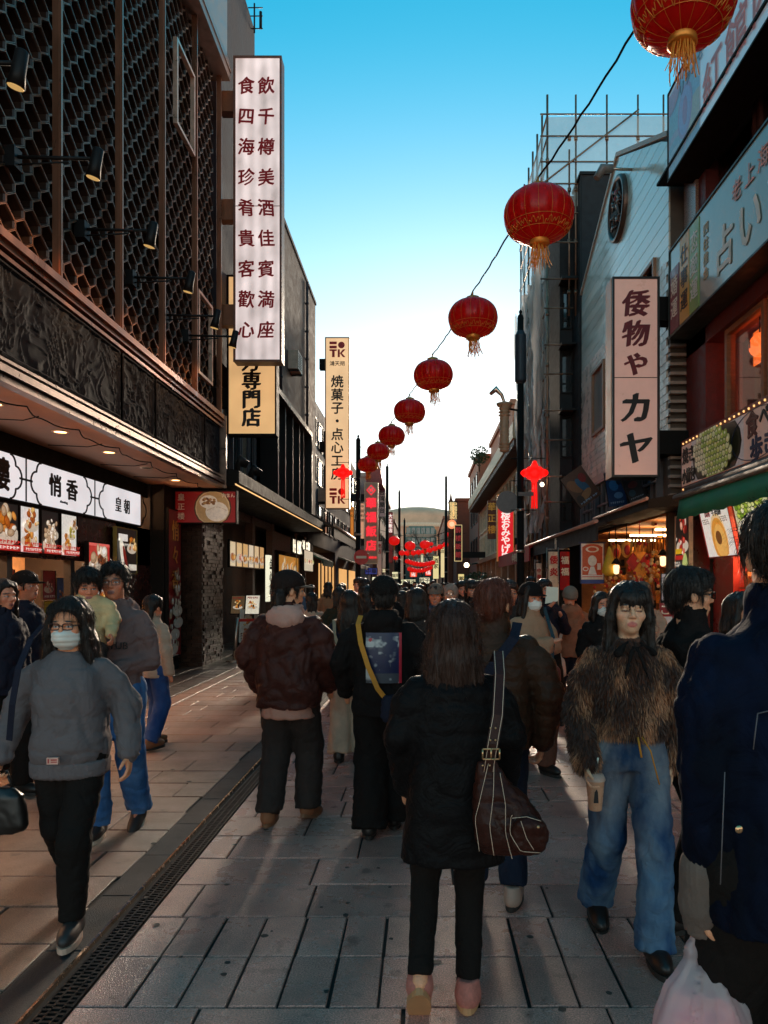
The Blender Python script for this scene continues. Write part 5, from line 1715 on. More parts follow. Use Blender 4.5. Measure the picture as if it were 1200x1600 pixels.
so.part('small_goods', mb, [M_gcloth, M_rcloth, mat('amber_pack', (.5, .26, .07), .5), mat('brown_box', (.28, .16, .08), .7), M_dark], kind='stuff')
# shop banner cloth with orange print (plain round shapes)
cb = Thing('cloth_banner', 'orange and white printed cloth banner with rounded top hanging from the black awning', 'banner', (3.5, 15.3, 1.7))
c0 = at(908, 912, 15.2); c1 = at(943, 848, 15.2)
W_, H_ = c1.x - c0.x, c1.z - c0.z
cb.part('cloth', print_sheet((c0.x, 15.2, c0.z), (1, 0, 0), WZ, W_, H_, [('r', 0, 0, 1, .1, '#1f3f86'), ('r', .05, .16, .95, .9, '#d4562a'), ('e', .5, .86, .45, .2, '#d4562a'), ('e', .5, .84, .3, .14, '#f0e2cf'), ('e', .5, .84, .2, .09, '#d4562a'), ('e', .5, .56, .2, .24, '#f0e4d6'), ('r', .72, .34, .88, .5, '#f0e4d6'), ('e', .2, .36, .13, .1, '#f0e4d6'), ('e', .2, .36, .09, .06, '#d4562a'), ('p', [(.3, .22), (.7, .22), (.58, .42), (.42, .42)], '#f4ece2'), ('r', .05, .18, .95, .21, '#f4ece2')], '#eadbc9'), M_print)
mb = MB(); mb.box(c0.x - .02, c1.x + .02, 15.205, 15.22, c0.z, c1.z); mb.tube([(c0.x - .05, 15.2, c1.z), (c1.x + .05, 15.2, c1.z)], .015, 6); cb.part('backing', mb, mat('navy_cloth', (.03, .05, .14), .8))
# nobori flags and red awning
for (px0, px1, py0, py1, Y, bg, txt, tc, lab) in ((857, 873, 862, 920, 18.5, '#e5d9d2', '倭炎', 'red', 'white vertical street flag with red characters under the black awning'), (875, 890, 862, 922, 17.6, '#9a1218', '福福', 'white', 'red vertical street flag with white characters beside the white flag'), (838, 846, 880, 920, 20.5, '#d8cdc6', '中華', 'red', 'narrow far white street flag near the black lamp post')):
  a, b = at(px0, py1, Y), at(px1, py0, Y)
  t = Thing('street_flag', lab, 'flag', (a.x, Y, 0))
  q = MB()
  n = 10
  vs, fsx = [], []
  for j in range(n + 1):
    for i in range(5):
      x = a.x + (b.x - a.x) * i / 4; z = a.z + (b.z - a.z) * j / n
      vs.append((x, Y + .02 * math.sin(i * 1.7 + j * .8), z))
  for j in range(n):
    for i in range(4): fsx.append((j * 5 + i, j * 5 + i + 1, j * 5 + i + 6, j * 5 + i + 5))
  q.add(vs, fsx, 0, True); t.part('cloth', q, mat('flag_' + bg[1:], bg, .8))
  t.text(txt, ((a.x + b.x) / 2, Y - .03, b.z - .2), (b.x - a.x) * .85, M_emred if tc == 'red' else M_white, vertical=True, pitch=1.4, weight=.03)
  q = MB(); q.tube([(a.x - .04, Y, 0), (a.x - .04, Y, b.z + .1)], .014, 6); q.tube([(a.x - .04, Y, b.z + .06), (b.x, Y, b.z + .06)], .01, 5); t.part('pole', q, M_steel)
ra = Thing('red_awning', 'red shop awning with white letters beyond the black awning', 'awning', (3.3, 24, 2.6))
mb = MB(); mb.prism([(4.6, 22.5, 3.3), (3.2, 22.5, 2.8), (3.2, 22.5, 2.35), (3.24, 22.5, 2.35), (3.24, 22.5, 2.74), (4.6, 22.5, 3.2)], (0, 9, 0)); ra.part('fabric', mb, mat('red_awning_cloth', (.35, .02, .03), .7))
ra.text('中華菜館', (3.19, 25.5, 2.56), .32, M_white, u=UR, w=WZ, sx=1.8)
# tilted picture boards above the awning
for (poly, Y, bg, items, lab) in (([(886, 742), (922, 722), (940, 772), (908, 795)], 16.4, '#5a3a2a', [('e', .3, .6, .2, .35, '#8a5a3a', .5), ('e', .6, .5, .15, .4, '#2c5a78', .3), ('e', .75, .7, .15, .2, '#8a2420'), ('e', .5, .25, .3, .15, '#a0704a', .4), ('e', .2, .2, .15, .2, '#3a2a24')], 'tilted dark picture board with brown and teal painting above the black awning'), ([(938, 740), (962, 733), (980, 788), (952, 792)], 15.2, '#163a66', [('e', .4, .6, .25, .3, '#2a6ea8', .4), ('e', .6, .3, .25, .18, '#5a8ab8'), ('e', .7, .7, .14, .2, '#0c1c30')], 'tilted dark blue picture board beside the brown one'), ([(968, 748), (1000, 742), (1010, 775), (985, 785)], 14.2, '#1c2430', [('e', .5, .6, .3, .2, '#5a2a34'), ('e', .3, .3, .2, .2, '#24506a')], 'small dim picture board under the pink sign')):
  pts = [at(x, y, Y) for x, y in poly]
  t = Thing('picture_board', lab, 'picture board', pts[3])
  u_ = (pts[2] - pts[3]); w_ = (pts[0] - pts[3])
  wv = (w_ - u_ * (w_.dot(u_) / u_.length_squared))
  t.part('picture', print_sheet(pts[3], u_, wv, u_.length, wv.length, items + tinytext(rs, .1, .06, .9, .14, '#8fa8c0', 1, 7), bg), M_print)
  q = MB(); q.prism([pts[3] + Vector((0, .01, 0)), pts[3] + u_ + Vector((0, .01, 0)), pts[3] + u_ + wv + Vector((0, .01, 0)), pts[3] + wv + Vector((0, .01, 0))], (0, .08, 0)); t.part('board', q, M_black)
# white notice stand in front of shop
nt_ = Thing('notice_stand', 'white notice sheet with a red card below on a stand by the red shutter', 'notice', (3.4, 10.5, 0))
a = at(1034, 938, 9.2); b = at(1062, 897, 9.2)
nt_.part('sheet', print_sheet((a.x, 9.2, a.z), (1, 0, 0), WZ, b.x - a.x, b.z - a.z, tinytext(rs, .08, .1, .92, .9, '#8a7a78', 6, 8) + tinytext(rs, .3, .86, .9, .94, '#40302c', 1, 8), '#e6d5d2'), M_print)
a2 = at(1030, 975, 9.2); b2_ = at(1052, 942, 9.2)
nt_.part('red_card', print_sheet((a2.x, 9.19, a2.z), (1, 0, 0), WZ, b2_.x - a2.x, b2_.z - a2.z, [('r', .1, 0, .9, .35, '#e9dcd4')], '#a8181c'), M_print)
nt_.text('ご', ((a2.x + b2_.x) / 2 - .02, 9.18, (a2.z + b2_.z) / 2 + .05), .14, M_white)
mb = MB(); mb.box(a.x - .01, b.x + .01, 9.205, 9.22, a2.z, b.z + .01); mb.box(a.x, a.x + .03, 9.22, 9.25, 0, b.z); mb.box(b.x - .03, b.x, 9.22, 9.25, 0, b.z); nt_.part('stand', mb, M_dark)

# ------------------------------------------------------------------ scaffolded building (right)
scf = Thing('scaffold', 'steel tube scaffolding with translucent sheeting in front of the dark building on the right', 'scaffold', (3.6, 22, 0))
SX0, SX1, SY0, SY1, SZ = 3.42, 6.9, 20.5, 26.0, 14.55
M_pipe = mat('scaffold_pipe', (.22, .17, .14), .4, metal=.7, var=.4)
for (x, y) in ((SX0, 20.5), (SX0 + .6, 20.5), (SX0, 22.3), (SX0, 24.1), (SX0, 26), (4.2, 20.5), (5.05, 20.5), (5.9, 20.5), (6.6, 20.5), (SX0, 21.4), (SX0, 23.2), (SX0, 25.1)):
  mb = MB(); z0 = 0 if x < 4 else 9
  mb.tube([(x, y, z0), (x, y, SZ + (.5 if x != SX0 + .6 else -1))], .027 if x > 3.6 else .032, 8)
  for k in range(10): mb.tube([(x, y, z0 + .6 + k * 1.4), (x, y, z0 + .7 + k * 1.4)], .05, 8) if z0 + .7 + k * 1.4 < SZ else None
  scf.part('pole', mb, M_pipe)
for z in (2.9, 3.9, 4.6, 5.6, 6.4, 7.4, 8.2, 9.2, 10.0, 11.0, 11.8, 12.6, 13.2, 13.9, 14.5):
  mb = MB(); mb.tube([(SX0, SY0 - .04, z), (SX0, SY1 + .1, z)], .024, 6)
  if z > 9.5: mb.tube([(SX0 - .2, SY0 - .04, z), (6.9, SY0 - .04, z)], .024, 6)
  else: mb.tube([(SX0 - .1, SY0 - .04, z), (SX0 + .7, SY0 - .04, z)], .022, 6)
  scf.part('rail', mb, M_pipe)
mb = MB(); mb.tube([(SX0 - .9, SY0 - .08, 12.0), (5.9, SY0 - .08, 14.6)], .026, 6); scf.part('brace', mb, M_pipe)
mb = MB()
for k in range(4): mb.tube([(SX0, SY0 + k * 1.4, 3 + k * 2.6), (SX0, SY0 + 1.4 + k * 1.4, 5.6 + k * 2.6)], .02, 6)
scf.part('brace', mb, M_pipe)
def sheet_mat(name, col, alpha):
  m = mat(name, col, .45, var=.2, vscale=1.2, alpha=alpha)
  return m
def cloth(p0, pu, pv, nu, nv, amp, seed, nrm, vert=False):
  p0, pu, pv, nrm = Vector(p0), Vector(pu), Vector(pv), Vector(nrm)
  U, V = np.meshgrid(np.linspace(0, 1, nu), np.linspace(0, 1, nv), indexing='ij')
  P = np.stack([U.ravel() * pu.length * (4.5 if vert else .8) + (.6 * np.sin(V.ravel() * 9) if vert else 0), V.ravel() * pv.length * (.5 if vert else .8), np.full(U.size, seed * 3.7)], 1)
  h = (np.abs(vnoise(P, seed) - .5) * 2 - .5) + .5 * (np.abs(vnoise(P * 2.3, seed + 1) - .5) * 2 - .5)
  q = MB()
  vs = [p0 + pu * u + pv * v + nrm * (amp * hh) for u, v, hh in zip(U.ravel(), V.ravel(), h)]
  return q.add(vs, [(i * nv + j, (i + 1) * nv + j, (i + 1) * nv + j + 1, i * nv + j + 1) for i in range(nu - 1) for j in range(nv - 1)], 0, True)
M_sheet = sheet_mat('mesh_sheet', (.5, .58, .62), .6)
M_plast = mat('plastic_sheet', (.62, .6, .6), .14, var=.55, vscale=5, stretch=(1, 3, .35), alpha=.66, bump=1.0, bscale=9)
scf.part('mesh_sheet', cloth((SX0, SY0, 12.0), (1.6, 0, 0), (0, 0, 2.45), 14, 14, .03, 3, (0, 1, 0)), M_sheet)
scf.part('mesh_sheet', cloth((5.07, SY0, 12.0), (1.8, 0, 0), (0, 0, 2.45), 14, 14, .05, 5, (0, 1, 0)), M_sheet)
scf.part('mesh_sheet', cloth((SX0 + .0, SY0 + .1, 10.2), (0, 5.4, 0), (0, 0, 4.2), 24, 20, .05, 7, (1, 0, 0)), M_sheet)
qs = random.Random(8)
for k in range(34):
  y0 = 20.65 + k * .155
  z0 = qs.uniform(2.9, 6.5); w0 = qs.uniform(.14, .34)
  scf.part('plastic_strip', cloth((SX0 - qs.uniform(0, .22), y0, z0), (qs.uniform(-.12, .12), w0, 0), (qs.uniform(-.1, .1), qs.uniform(-.4, .4), qs.uniform(10.4, 11.2) - z0), 7, 40, .22, 11 + k, (-1, 0, 0), True), M_plast)
m_ = M_plast.node_tree; t_ = m_.nodes.new('ShaderNodeBsdfTranslucent'); t_.inputs[0].default_value = (.8, .78, .76, 1)
x_ = m_.nodes.new('ShaderNodeMixShader'); x_.inputs[0].default_value = .4
m_.links.new(m_.nodes['Principled BSDF'].outputs[0], x_.inputs[1]); m_.links.new(t_.outputs[0], x_.inputs[2]); m_.links.new(x_.outputs[0], m_.nodes['Material Output'].inputs[0])
db = Thing('dark_building', 'tall black walled building behind the scaffolding', 'building', (6, 23, 0))
mb = MB(); mb.box(3.85, 10, 21.0, 26.5, 0, 12.55); db.part('wall', mb, mat('charcoal_wall', (.010, .009, .010), .7, var=.4))
mb = MB(); mb.box(4.25, 9, 20.02, 21.0, 9.0, 12.6); mb.box(4.2, 4.32, 20.02, 21.0, 2.9, 9.0); db.part('side_wing', mb, mat('charcoal_panel', (.012, .0105, .012), .7, var=.3))
mb = MB(); mb.box(4.2, 9.05, 19.98, 21.05, 12.6, 12.68); mb.box(4.22, 4.26, 20, 20.05, 3, 12.6)
for z in (4.6, 6.4, 8.2, 10.0): mb.box(3.8, 4.4, 20.4, 20.98, z, z + .06)
db.part('trim', mb, M_dark)
for z in (3.4, 5.2, 7.0, 8.8):
  mb = MB(); frame_front(mb, 20.98, 3.88, 4.2, z, z + 1.2, .04, .05); f_ = db.part('window', mb, M_dark)
  mb = MB(); mb.box(3.92, 4.16, 20.97, 20.98, z + .04, z + 1.16); db.part('pane', mb, M_glass, f_)
mb = MB(); mb.box(3.6, 3.85, 20.6, 26.5, 2.9, 3.0); db.part('deck', mb, M_dark)
wl = Thing('work_lamp', 'small bright work lamp on the scaffolding beside the red knot', 'lamp', at(847, 757, 20.3))
c = at(847, 757, 20.3)
mb = MB(); mb.ball(c, .055, 8, 6); wl.part('bulb', mb, mat('white_bulb', (1, .95, .85), .3, var=0, emit=9, emit_col=(1, .85, .6)))
mb = MB(); mb.tube([c + Vector((0, .1, 0)), c + Vector((0, .3, .05))], .03, 6); wl.part('clamp', mb, M_dark)

# ------------------------------------------------------------------ cream building with deep eaves (right, far)
M_cream = mat('cream_render', (.66, .58, .5), .7, var=.2, vscale=1)
cb2 = Thing('cream_building', 'cream building with a deep slatted eave and white framed windows on the right far side', 'building', (6, 42, 0))
mb = MB(); mb.box(4.3, 12, 29.0, 56, 0, 7.0); cb2.part('wall', mb, M_cream)
mb = MB(); mb.prism([(3.45, 28.6, 7.25), (3.45, 28.6, 7.85), (4.6, 28.6, 8.35), (4.6, 28.6, 6.95)], (0, 27.6, 0)); cb2.part('eave', mb, mat('eave_panel', (.75, .58, .42), .6, var=.15))
mb = MB()
for i in range(92):
  y = 28.7 + i * .3; mb.box(3.5, 4.35, y, y + .12, 6.98, 7.2)
cb2.part('rafters', mb, M_wood, kind='stuff')
for i in range(9):
  y = 29.6 + i * 2.9
  for (z0, z1) in ((3.4, 5.0), (5.2, 6.8)):
    mb = MB(); frame_rect(mb, 4.27, y, y + 2.5, z0, z1, .14, .12); mb.box(4.2, 4.3, y + 1.2, y + 1.34, z0, z1)
    f_ = cb2.part('window', mb, mat('cream_frame2', (.8, .68, .58), .6)); mb = MB(); mb.box(4.28, 4.295, y + .14, y + 2.36, z0 + .14, z1 - .14); cb2.part('pane', mb, M_glass, f_)
mb = MB()
for i in range(10): mb.box(4.0, 4.3, 29.0 + i * 2.9, 29.5 + i * 2.9, 0, 3.2)
mb.box(3.9, 4.35, 29, 56, 3.05, 3.3); cb2.part('arcade', mb, mat('tan_pier', (.3, .2, .14), .7))
rsn = None
p0, p1 = at(777, 877, 31.5), at(803, 772, 31.5)
M_redface = mat('lit_red_face', (.5, .02, .025), .4, var=0, emit=.6, emit_col=(.9, .02, .03))
rsn = blade_sign('tall lit red sign with white characters beside the right lamp post', p0.x, p1.x, p0.z, p1.z, 31.5, .3, M_redface, mat('sign_yellow_edge', (.5, .3, .1), .5, emit=.2), brackets=(3.4,), bx=4.4, bm=M_dark)
M_wlit = mat('white_lit_letter', (.9, .85, .8), .4, var=0, emit=.75, emit_col=(1, .9, .85))
rsn.text('華正楼おみやげ店', ((p0.x + p1.x) / 2, 31.49, p1.z - .22), .4, M_wlit, vertical=True, pitch=.345 / .4, weight=.03, wobble=.05)
for (y, t_, lab) in ((36, '華正樓', 'dark brown framed small sign with gold characters on the cream building'),):
  q = Thing('small_sign', lab, 'shop sign', (3.7, y, 3.6))
  a, b = at(762, 842, y), at(775, 782, y)
  mb = MB(); mb.box(a.x, b.x, y, y + .2, a.z, b.z); q.part('panel', mb, mat('brown_sign', (.2, .07, .04), .5)); q.text(t_, ((a.x + b.x) / 2, y - .005, b.z - .3), .42, M_gold, vertical=True, pitch=1.3)
sl = Thing('street_light', 'small bright warm street light under the cream building', 'lamp', at(729, 883, 40))
c = at(729, 883, 40); mb = MB(); mb.ball(c, .13, 10, 6); sl.part('bulb', mb, mat('white_bulb2', (1, .9, .7), .3, var=0, emit=14, emit_col=(1, .8, .5)))
mb = MB(); mb.tube([c + Vector((0, .1, 0)), c + Vector((.6, .1, .1))], .04, 6); sl.part('arm', mb, M_dark)
# brown blocks behind the cream building
def block(label, x0, x1, y0, y1, z1, m, rows=(), wx=None, wface=None, name='brick_block', step=3.0):
  t = Thing(name, label, 'building', ((x0 + x1) / 2, (y0 + y1) / 2, 0))
  mb = MB(); mb.box(x0, x1, y0, y1, 0, z1); t.part('wall', mb, m)
  mb = MB(); mb.box(x0 - .15, x1 + .15, y0 - .15, y1 + .15, z1, z1 + .3); t.part('parapet', mb, m)
  if wface == 'front':
    for z in rows:
      x = x0 + .6
      while x < x1 - 1.2:
        mb = MB(); frame_front(mb, y0 - .02, x, x + 1.3, z, z + 1.4, .1, .08); f_ = t.part('window', mb, M_dark); mb = MB(); mb.box(x + .1, x + 1.2, y0 - .03, y0 - .02, z + .1, z + 1.3); t.part('pane', mb, M_glass, f_); x += step
  elif wface:
    for z in rows:
      y = y0 + .8
      while y < y1 - 1.5:
        mb = MB(); frame_rect(mb, wface, y, y + 1.4, z, z + 1.4, .1, .08); f_ = t.part('window', mb, M_dark); mb = MB(); mb.box(wface - .01, wface + .01, y + .1, y + 1.3, z + .1, z + 1.3); t.part('pane', mb, M_glass, f_); y += step
  return t
M_brk = mat('brown_brick', (.32, .16, .11), .8, var=.25, vscale=2)
M_brk2 = mat('dark_brick', (.17, .075, .05), .8, var=.25, vscale=2)
block('brown stepped block rising behind the cream building on the right', 5.3, 14, 44, 58, 12.2, M_brk, (9.4,), None, 5.27)
block('lower brown block behind the stepped one on the right', 4.4, 12, 59, 70, 11.6, M_brk, (4, 6.6, 9.2), None, 4.37)
bk = block('dark brick corner block on the right with the yellow lettered sign', 3.3, 10, 72, 84, 9.6, M_brk2, (4, 6.4), None, 3.27)
mb = MB(); mb.lathe([(.24, -9), (.24, .3), (.3, .35), (.13, .75), (.03, 1.4), (.001, 1.45)], 12, (2.75, 72.3, 9.1)); bk.part('spire', mb, M_brk2)
tr = Thing('roof_plants', 'rounded green shrubs on the roof edge of the brown block', 'plant', at(749, 712, 46))
def leaf_cluster(c, r, n, size, seed):
  q = random.Random(seed); mb = MB()
  for i in range(n):
    d = Vector((q.gauss(0, 1), q.gauss(0, 1), q.gauss(0, 1))).normalized() * (q.random() ** .4)
    p = Vector(c) + Vector((d.x * r[0], d.y * r[1], d.z * r[2]))
    u = Vector((q.gauss(0, 1), q.gauss(0, 1), q.gauss(0, 1))).normalized(); w = u.orthogonal().normalized()
    s = size * q.uniform(.6, 1.3)
    mb.add([p - u * s, p + w * s * .5, p + u * s, p - w * s * .5], [(0, 1, 2, 3)])
  return mb
M_leaf = mat('leaf_green', (.05, .075, .02), .6, var=.5, vscale=3)
c = at(749, 712, 46)
tr.part('foliage', leaf_cluster(c, (.6, .8, .6), 500, .09, 3), M_leaf)
mb = MB(); mb.tube([c + Vector((0, 0, -1)), c], .05, 6); tr.part('stem', mb, M_wood)
hs = Thing('hedge', 'low dark green shrubs at the kerb under the cream building', 'plant', at(750, 905, 34))
c = at(752, 902, 34); hs.part('foliage', leaf_cluster(c + Vector((0, 2, -.6)), (.9, 3, .9), 1600, .09, 5), M_leaf)
mb = MB()
for i in range(5): mb.tube([c + Vector((0, i, -1.95)), c + Vector((.1, i, -.8))], .04, 6)
hs.part('stem', mb, M_wood)
# yellow lettered dark sign, round lamp sign, neon framed sign
M_yel = mat('yellow_lit', (.8, .6, .25), .5, var=0, emit=.55, emit_col=(1, .72, .32))
p0, p1 = at(702, 810, 60), at(713, 783, 60)
yb_ = blade_sign('dark far sign with two columns of yellow characters on the right corner', p0.x, p1.x + .1, p0.z, p1.z, 60, .4, M_black, M_dark, bx=4.5, brackets=())
yb_.text('中國飯店', (p1.x - .12, 59.97, p1.z - .25), .38, M_yel, vertical=True, pitch=.9, weight=.03)
yb_.text('龍鳳酒家', (p0.x + .2, 59.97, p1.z - .25), .38, M_yel, vertical=True, pitch=.9, weight=.03)
rd = Thing('round_sign', 'round orange lit disc sign below the yellow lettered sign', 'shop sign', at(706, 819, 59))
c = at(706, 819, 59); mb = MB(); mb.tube([c, c + Vector((0, .2, 0))], .36, 20); rd.part('disc', mb, mat('orange_disc', (.8, .3, .15), .5, var=0, emit=.9, emit_col=(1, .3, .12)))
mb = MB(); mb.tube([c + Vector((0, -.02, 0)), c], .2, 16); rd.part('centre', mb, mat('pale_disc', (.9, .6, .4), .5, var=0, emit=.9, emit_col=(1, .6, .35)))
p0, p1 = at(710, 877, 50), at(722, 820, 50)
nf = blade_sign('dark sign with red characters and a glowing yellow edge on the right far side', p0.x, p1.x, p0.z, p1.z, 50, .3, mat('deep_maroon', (.05, .012, .015), .5), M_yel, bx=4.5, brackets=(3.6,), bm=M_dark)
nf.text('酔楼飯館', ((p0.x + p1.x) / 2, 49.98, p1.z - .35), .42, mat('dim_red_letter', (.5, .05, .06), .5, var=0, emit=.25), vertical=True, pitch=1.3)

# ------------------------------------------------------------------ left far side
M_grey = mat('pale_grey_wall', (.3, .28, .28), .7, var=.2)
block('grey block behind the tall amber sign on the left', -12, -4.1, 57, 70, 9.8, M_grey, (4, 6.5), None, -4.07)
rdb = block('dark red brick tower with a rounded red canopy on the left far side', -12, -3.5, 62, 80, 9.6, M_brk2, (4.5, 7), None, -3.47)
mb = MB()
mb.prism([(-3.9, 52, 10.2), (-3.2, 52, 10.1), (-2.9, 52, 9.6), (-2.75, 52, 8.6), (-3.9, 52, 8.6)], (0, 3, 0)); rdb.part('canopy', mb, mat('red_roof', (.3, .05, .04), .5))
p0, p1 = at(569.5, 881, 42), at(590.5, 754, 42)
hs_ = blade_sign('tall grey stele sign with glowing red characters and diamond emblem, far left', p0.x, p1.x, p0.z, p1.z, 42, .35, mat('taupe_face', (.3, .24, .19), .5, var=.1, emit=.06), mat('pale_sign_edge', (.5, .42, .32), .5, emit=.1), bx=-4.6, brackets=(4, 6.5), bm=M_dark)
M_redlit = mat('red_lit_letter', (.7, .02, .03), .5, var=0, emit=.9, emit_col=(1, .03, .05))
xm = (p0.x + p1.x) / 2
hs_.text('華福飯店', (xm, 41.97, EYE + (912 - 786) / F * 42), .62, M_redlit, vertical=True, pitch=22 / F * 42 / .62, weight=.03)
hs_.text('華福飯店', (xm, 41.97, EYE + (912 - 871) / F * 42), .13, M_redlit, sx=1.2)
c = at(578, 766, 42)
mb = MB(); mb.prism([(xm, 41.95, c.z + .3), (xm + .27, 41.95, c.z), (xm, 41.95, c.z - .3), (xm - .27, 41.95, c.z)], (0, .02, 0)); d_ = hs_.part('emblem', mb, M_redlit)
mb = MB(); mb.prism([(xm, 41.935, c.z + .22), (xm + .2, 41.935, c.z), (xm, 41.935, c.z - .22), (xm - .2, 41.935, c.z)], (0, .015, 0)); hs_.part('emblem_field', mb, M_white, d_)
hs_.text('福', (xm, 41.93, c.z), .2, M_redlit)
for (a, b, Y, bg, tc, txt, lab) in (((592, 808), (602, 758), 55, (.42, .36, .42), M_ink, '台湾屋台', 'grey white far sign with black characters and a purple top, right of the stele sign'), ((606, 880), (614, 800), 64, (.3, .05, .05), M_wlit, '大王飯店', 'narrow dark red far sign with white characters on the left'), ((588, 902), (597, 845), 50, (.65, .55, .55), M_emred, '売店', 'pale pink pennant sign hanging by the far lamp post')):
  p0, p1 = at(*a, Y), at(*b, Y)
  q = blade_sign(lab, p0.x, p1.x, p0.z, p1.z, Y, .3, mat('far_face_%d' % Y, bg, .5, var=.1, emit=.12), M_dark, bx=-4.6, brackets=())
  q.text(txt, ((p0.x + p1.x) / 2, Y - .03, p1.z - (.55 if Y == 55 else .35)), (p1.x - p0.x) * .85, tc, vertical=True, pitch=1.1, weight=.03)
  if Y == 55:
    mb = MB(); mb.box(p0.x + .04, p1.x - .04, 54.97, 54.99, p1.z - .5, p1.z - .05); q.part('purple_top', mb, mat('purple_cap', (.25, .05, .16), .5))
# small lit shop signs low in the distance
low = [(570, 898, 590, 887, 48, '#2a3a8a', '中華', 'blue and white low shop sign'), (592, 895, 604, 888, 52, '#e8e2c8', '肉まん', 'pale yellow low shop sign'), (580, 912, 606, 901, 58, '#f2f0e0', '上海', 'long white lit low shop sign'), (612, 905, 624, 893, 64, '#dfe8c8', '珈琲', 'greenish white lit sign'), (626, 915, 650, 905, 72, '#f4ead0', '中華街', 'cream lit far sign'),
   (655, 912, 672, 902, 74, '#f0e8d8', '餃子', 'white lit far sign'), (676, 905, 686, 868, 66, '#d8e0b0', '酒家', 'tall pale green lit sign'), (688, 903, 695, 850, 62, '#e6dcb4', '飯店', 'tall cream lit sign beside the far right post'), (657, 880, 662, 862, 78, '#c8d8c0', '茶', 'tiny green white far sign'), (715, 908, 726, 896, 45, '#f0d8a0', '薬', 'amber low sign'), (640, 902, 652, 893, 80, '#e05030', '辣', 'red orange far sign'), (604, 872, 611, 858, 68, '#70b8a8', '茶', 'small teal lit sign'), (664, 900, 674, 886, 84, '#d83828', '福', 'small red far sign')]
for (x0, y0, x1, y1, Y, col, txt, lab) in low:
  p0, p1 = at(x0, y0, Y), at(x1, y1, Y)
  tall = (y0 - y1) > (x1 - x0)
  q = blade_sign(lab + ' in the distance reading ' + txt, p0.x, p1.x, p0.z, p1.z, Y, .2, mat('lowsign_' + col[1:], col, .5, var=0, emit=.75), M_dark, bx=0, brackets=(), fr=.04, name='far_sign')
  s_ = (p1.x - p0.x) * .8 if tall else min((p1.z - p0.z) * .8, (p1.x - p0.x) / len(txt))
  q.text(txt, ((p0.x + p1.x) / 2, Y - .03, (p1.z - s_) if tall else (p0.z + p1.z) / 2), s_, M_ink if 'red' not in lab else M_wlit, vertical=tall, weight=.02)
  mb = MB(); mb.tube([((p0.x + p1.x) / 2, Y + .25, 0), ((p0.x + p1.x) / 2, Y + .25, p0.z + .1)], .05, 6); q.part('post', mb, M_dark)
# end of the street: domed hall and teal glazed block
dm = Thing('domed_hall', 'large tan hall with a wide low dome closing the far end of the street', 'building', (0, 150, 0))
M_tan = mat('tan_stone', (.7, .46, .34), .8, var=.2, vscale=.3)
mb = MB(); mb.lathe([(11.6, 0), (11.6, 13.0), (11.9, 13.2), (11.9, 14.0), (10, 14.2), (10, 15.4), (8, 16.8), (4, 17.7), (.01, 18.0)], 48, (-1.0, 160, 0)); dm.part('drum', mb, M_tan)
mb = MB()
for i in range(48):
  a = 2 * PI * i / 48; mb.box(-.14, .14, -.2, .2, 3, 12.9, M=Matrix.Translation((-1 + 11.65 * math.cos(a), 160 + 11.65 * math.sin(a), 0)) @ Matrix.Rotation(a, 4, 'Z'))
dm.part('pilasters', mb, mat('tan_pilaster', (.7, .5, .4), .8), kind='stuff')
mb = MB(); mb.lathe([(11.95, 13.0), (12.05, 13.2), (12.05, 13.6), (11.95, 13.8)], 48, (-1, 160, 0)); dm.part('cornice', mb, mat('pale_cornice', (.75, .6, .5), .7))
tg = Thing('teal_building', 'teal glazed block with banded windows in front of the domed hall', 'building', (-1, 118, 0))
p0, p1 = at(633, 900, 118), at(682, 822, 118)
mb = MB(); mb.prism([(p0.x, 118, 0), (p1.x, 118, 0), (p1.x, 118, p1.z - .8), (p1.x - .5, 118, p1.z), (p0.x + .6, 118, p1.z), (p0.x, 118, p1.z - 1.4)], (0, 10, 0)); tg.part('wall', mb, mat('teal_cladding', (.04, .13, .14), .4, var=.2))
for i, z in enumerate((4.2, 5.8, 7.4, 9.0)):
  mb = MB(); mb.box(p0.x + .1, p1.x - .1, 117.9, 118, z, z + .5); tg.part('pale_band', mb, mat('pale_band', (.4, .33, .28), .6))
  for k in range(6):
    mb = MB(); w = (p1.x - p0.x - .4) / 6; frame_front(mb, 117.95, p0.x + .2 + k * w, p0.x + .2 + (k + 1) * w - .06, z + .5, z + 1.55, .05, .06); f_ = tg.part('window', mb, mat('teal_frame', (.05, .2, .2), .4))
    mb = MB(); mb.box(p0.x + .26 + k * w, p0.x + .1 + (k + 1) * w, 117.96, 117.97, z + .56, z + 1.5); tg.part('pane', mb, M_glass, f_)
block('pale low block left of the domed hall at the street end', -14, -3.2, 84, 110, 8.6, M_brk, (3, 5.5), None, -3.17)
block('dark low block right of the teal building at the street end', 2.6, 16, 90, 125, 9.5, M_brk, (3, 5.5), None, 2.57)
bt = Thing('bare_tree', 'bare winter tree with fine dark twigs in front of the teal building', 'tree', (1.0, 95, 0))
mb = MB(); q = random.Random(2)
def branch(p, d, L_, r, lev):
  e = p + d * L_
  mb.tube([p, (p + e) / 2 + Vector((q.uniform(-.1, .1), 0, q.uniform(-.1, .1))) * L_, e], [r, r * .8, r * .6], 5, cap=False)
  if lev:
    for k in range(3):
      branch(e, (d + Vector((q.uniform(-.8, .8), q.uniform(-.5, .5), q.uniform(-.1, .6)))).normalized(), L_ * .72, r * .55, lev - 1)
branch(Vector((1.4, 95, 0)), Vector((0, 0, 1)), 3.2, .14, 4)
bt.part('trunk', mb, M_wood)
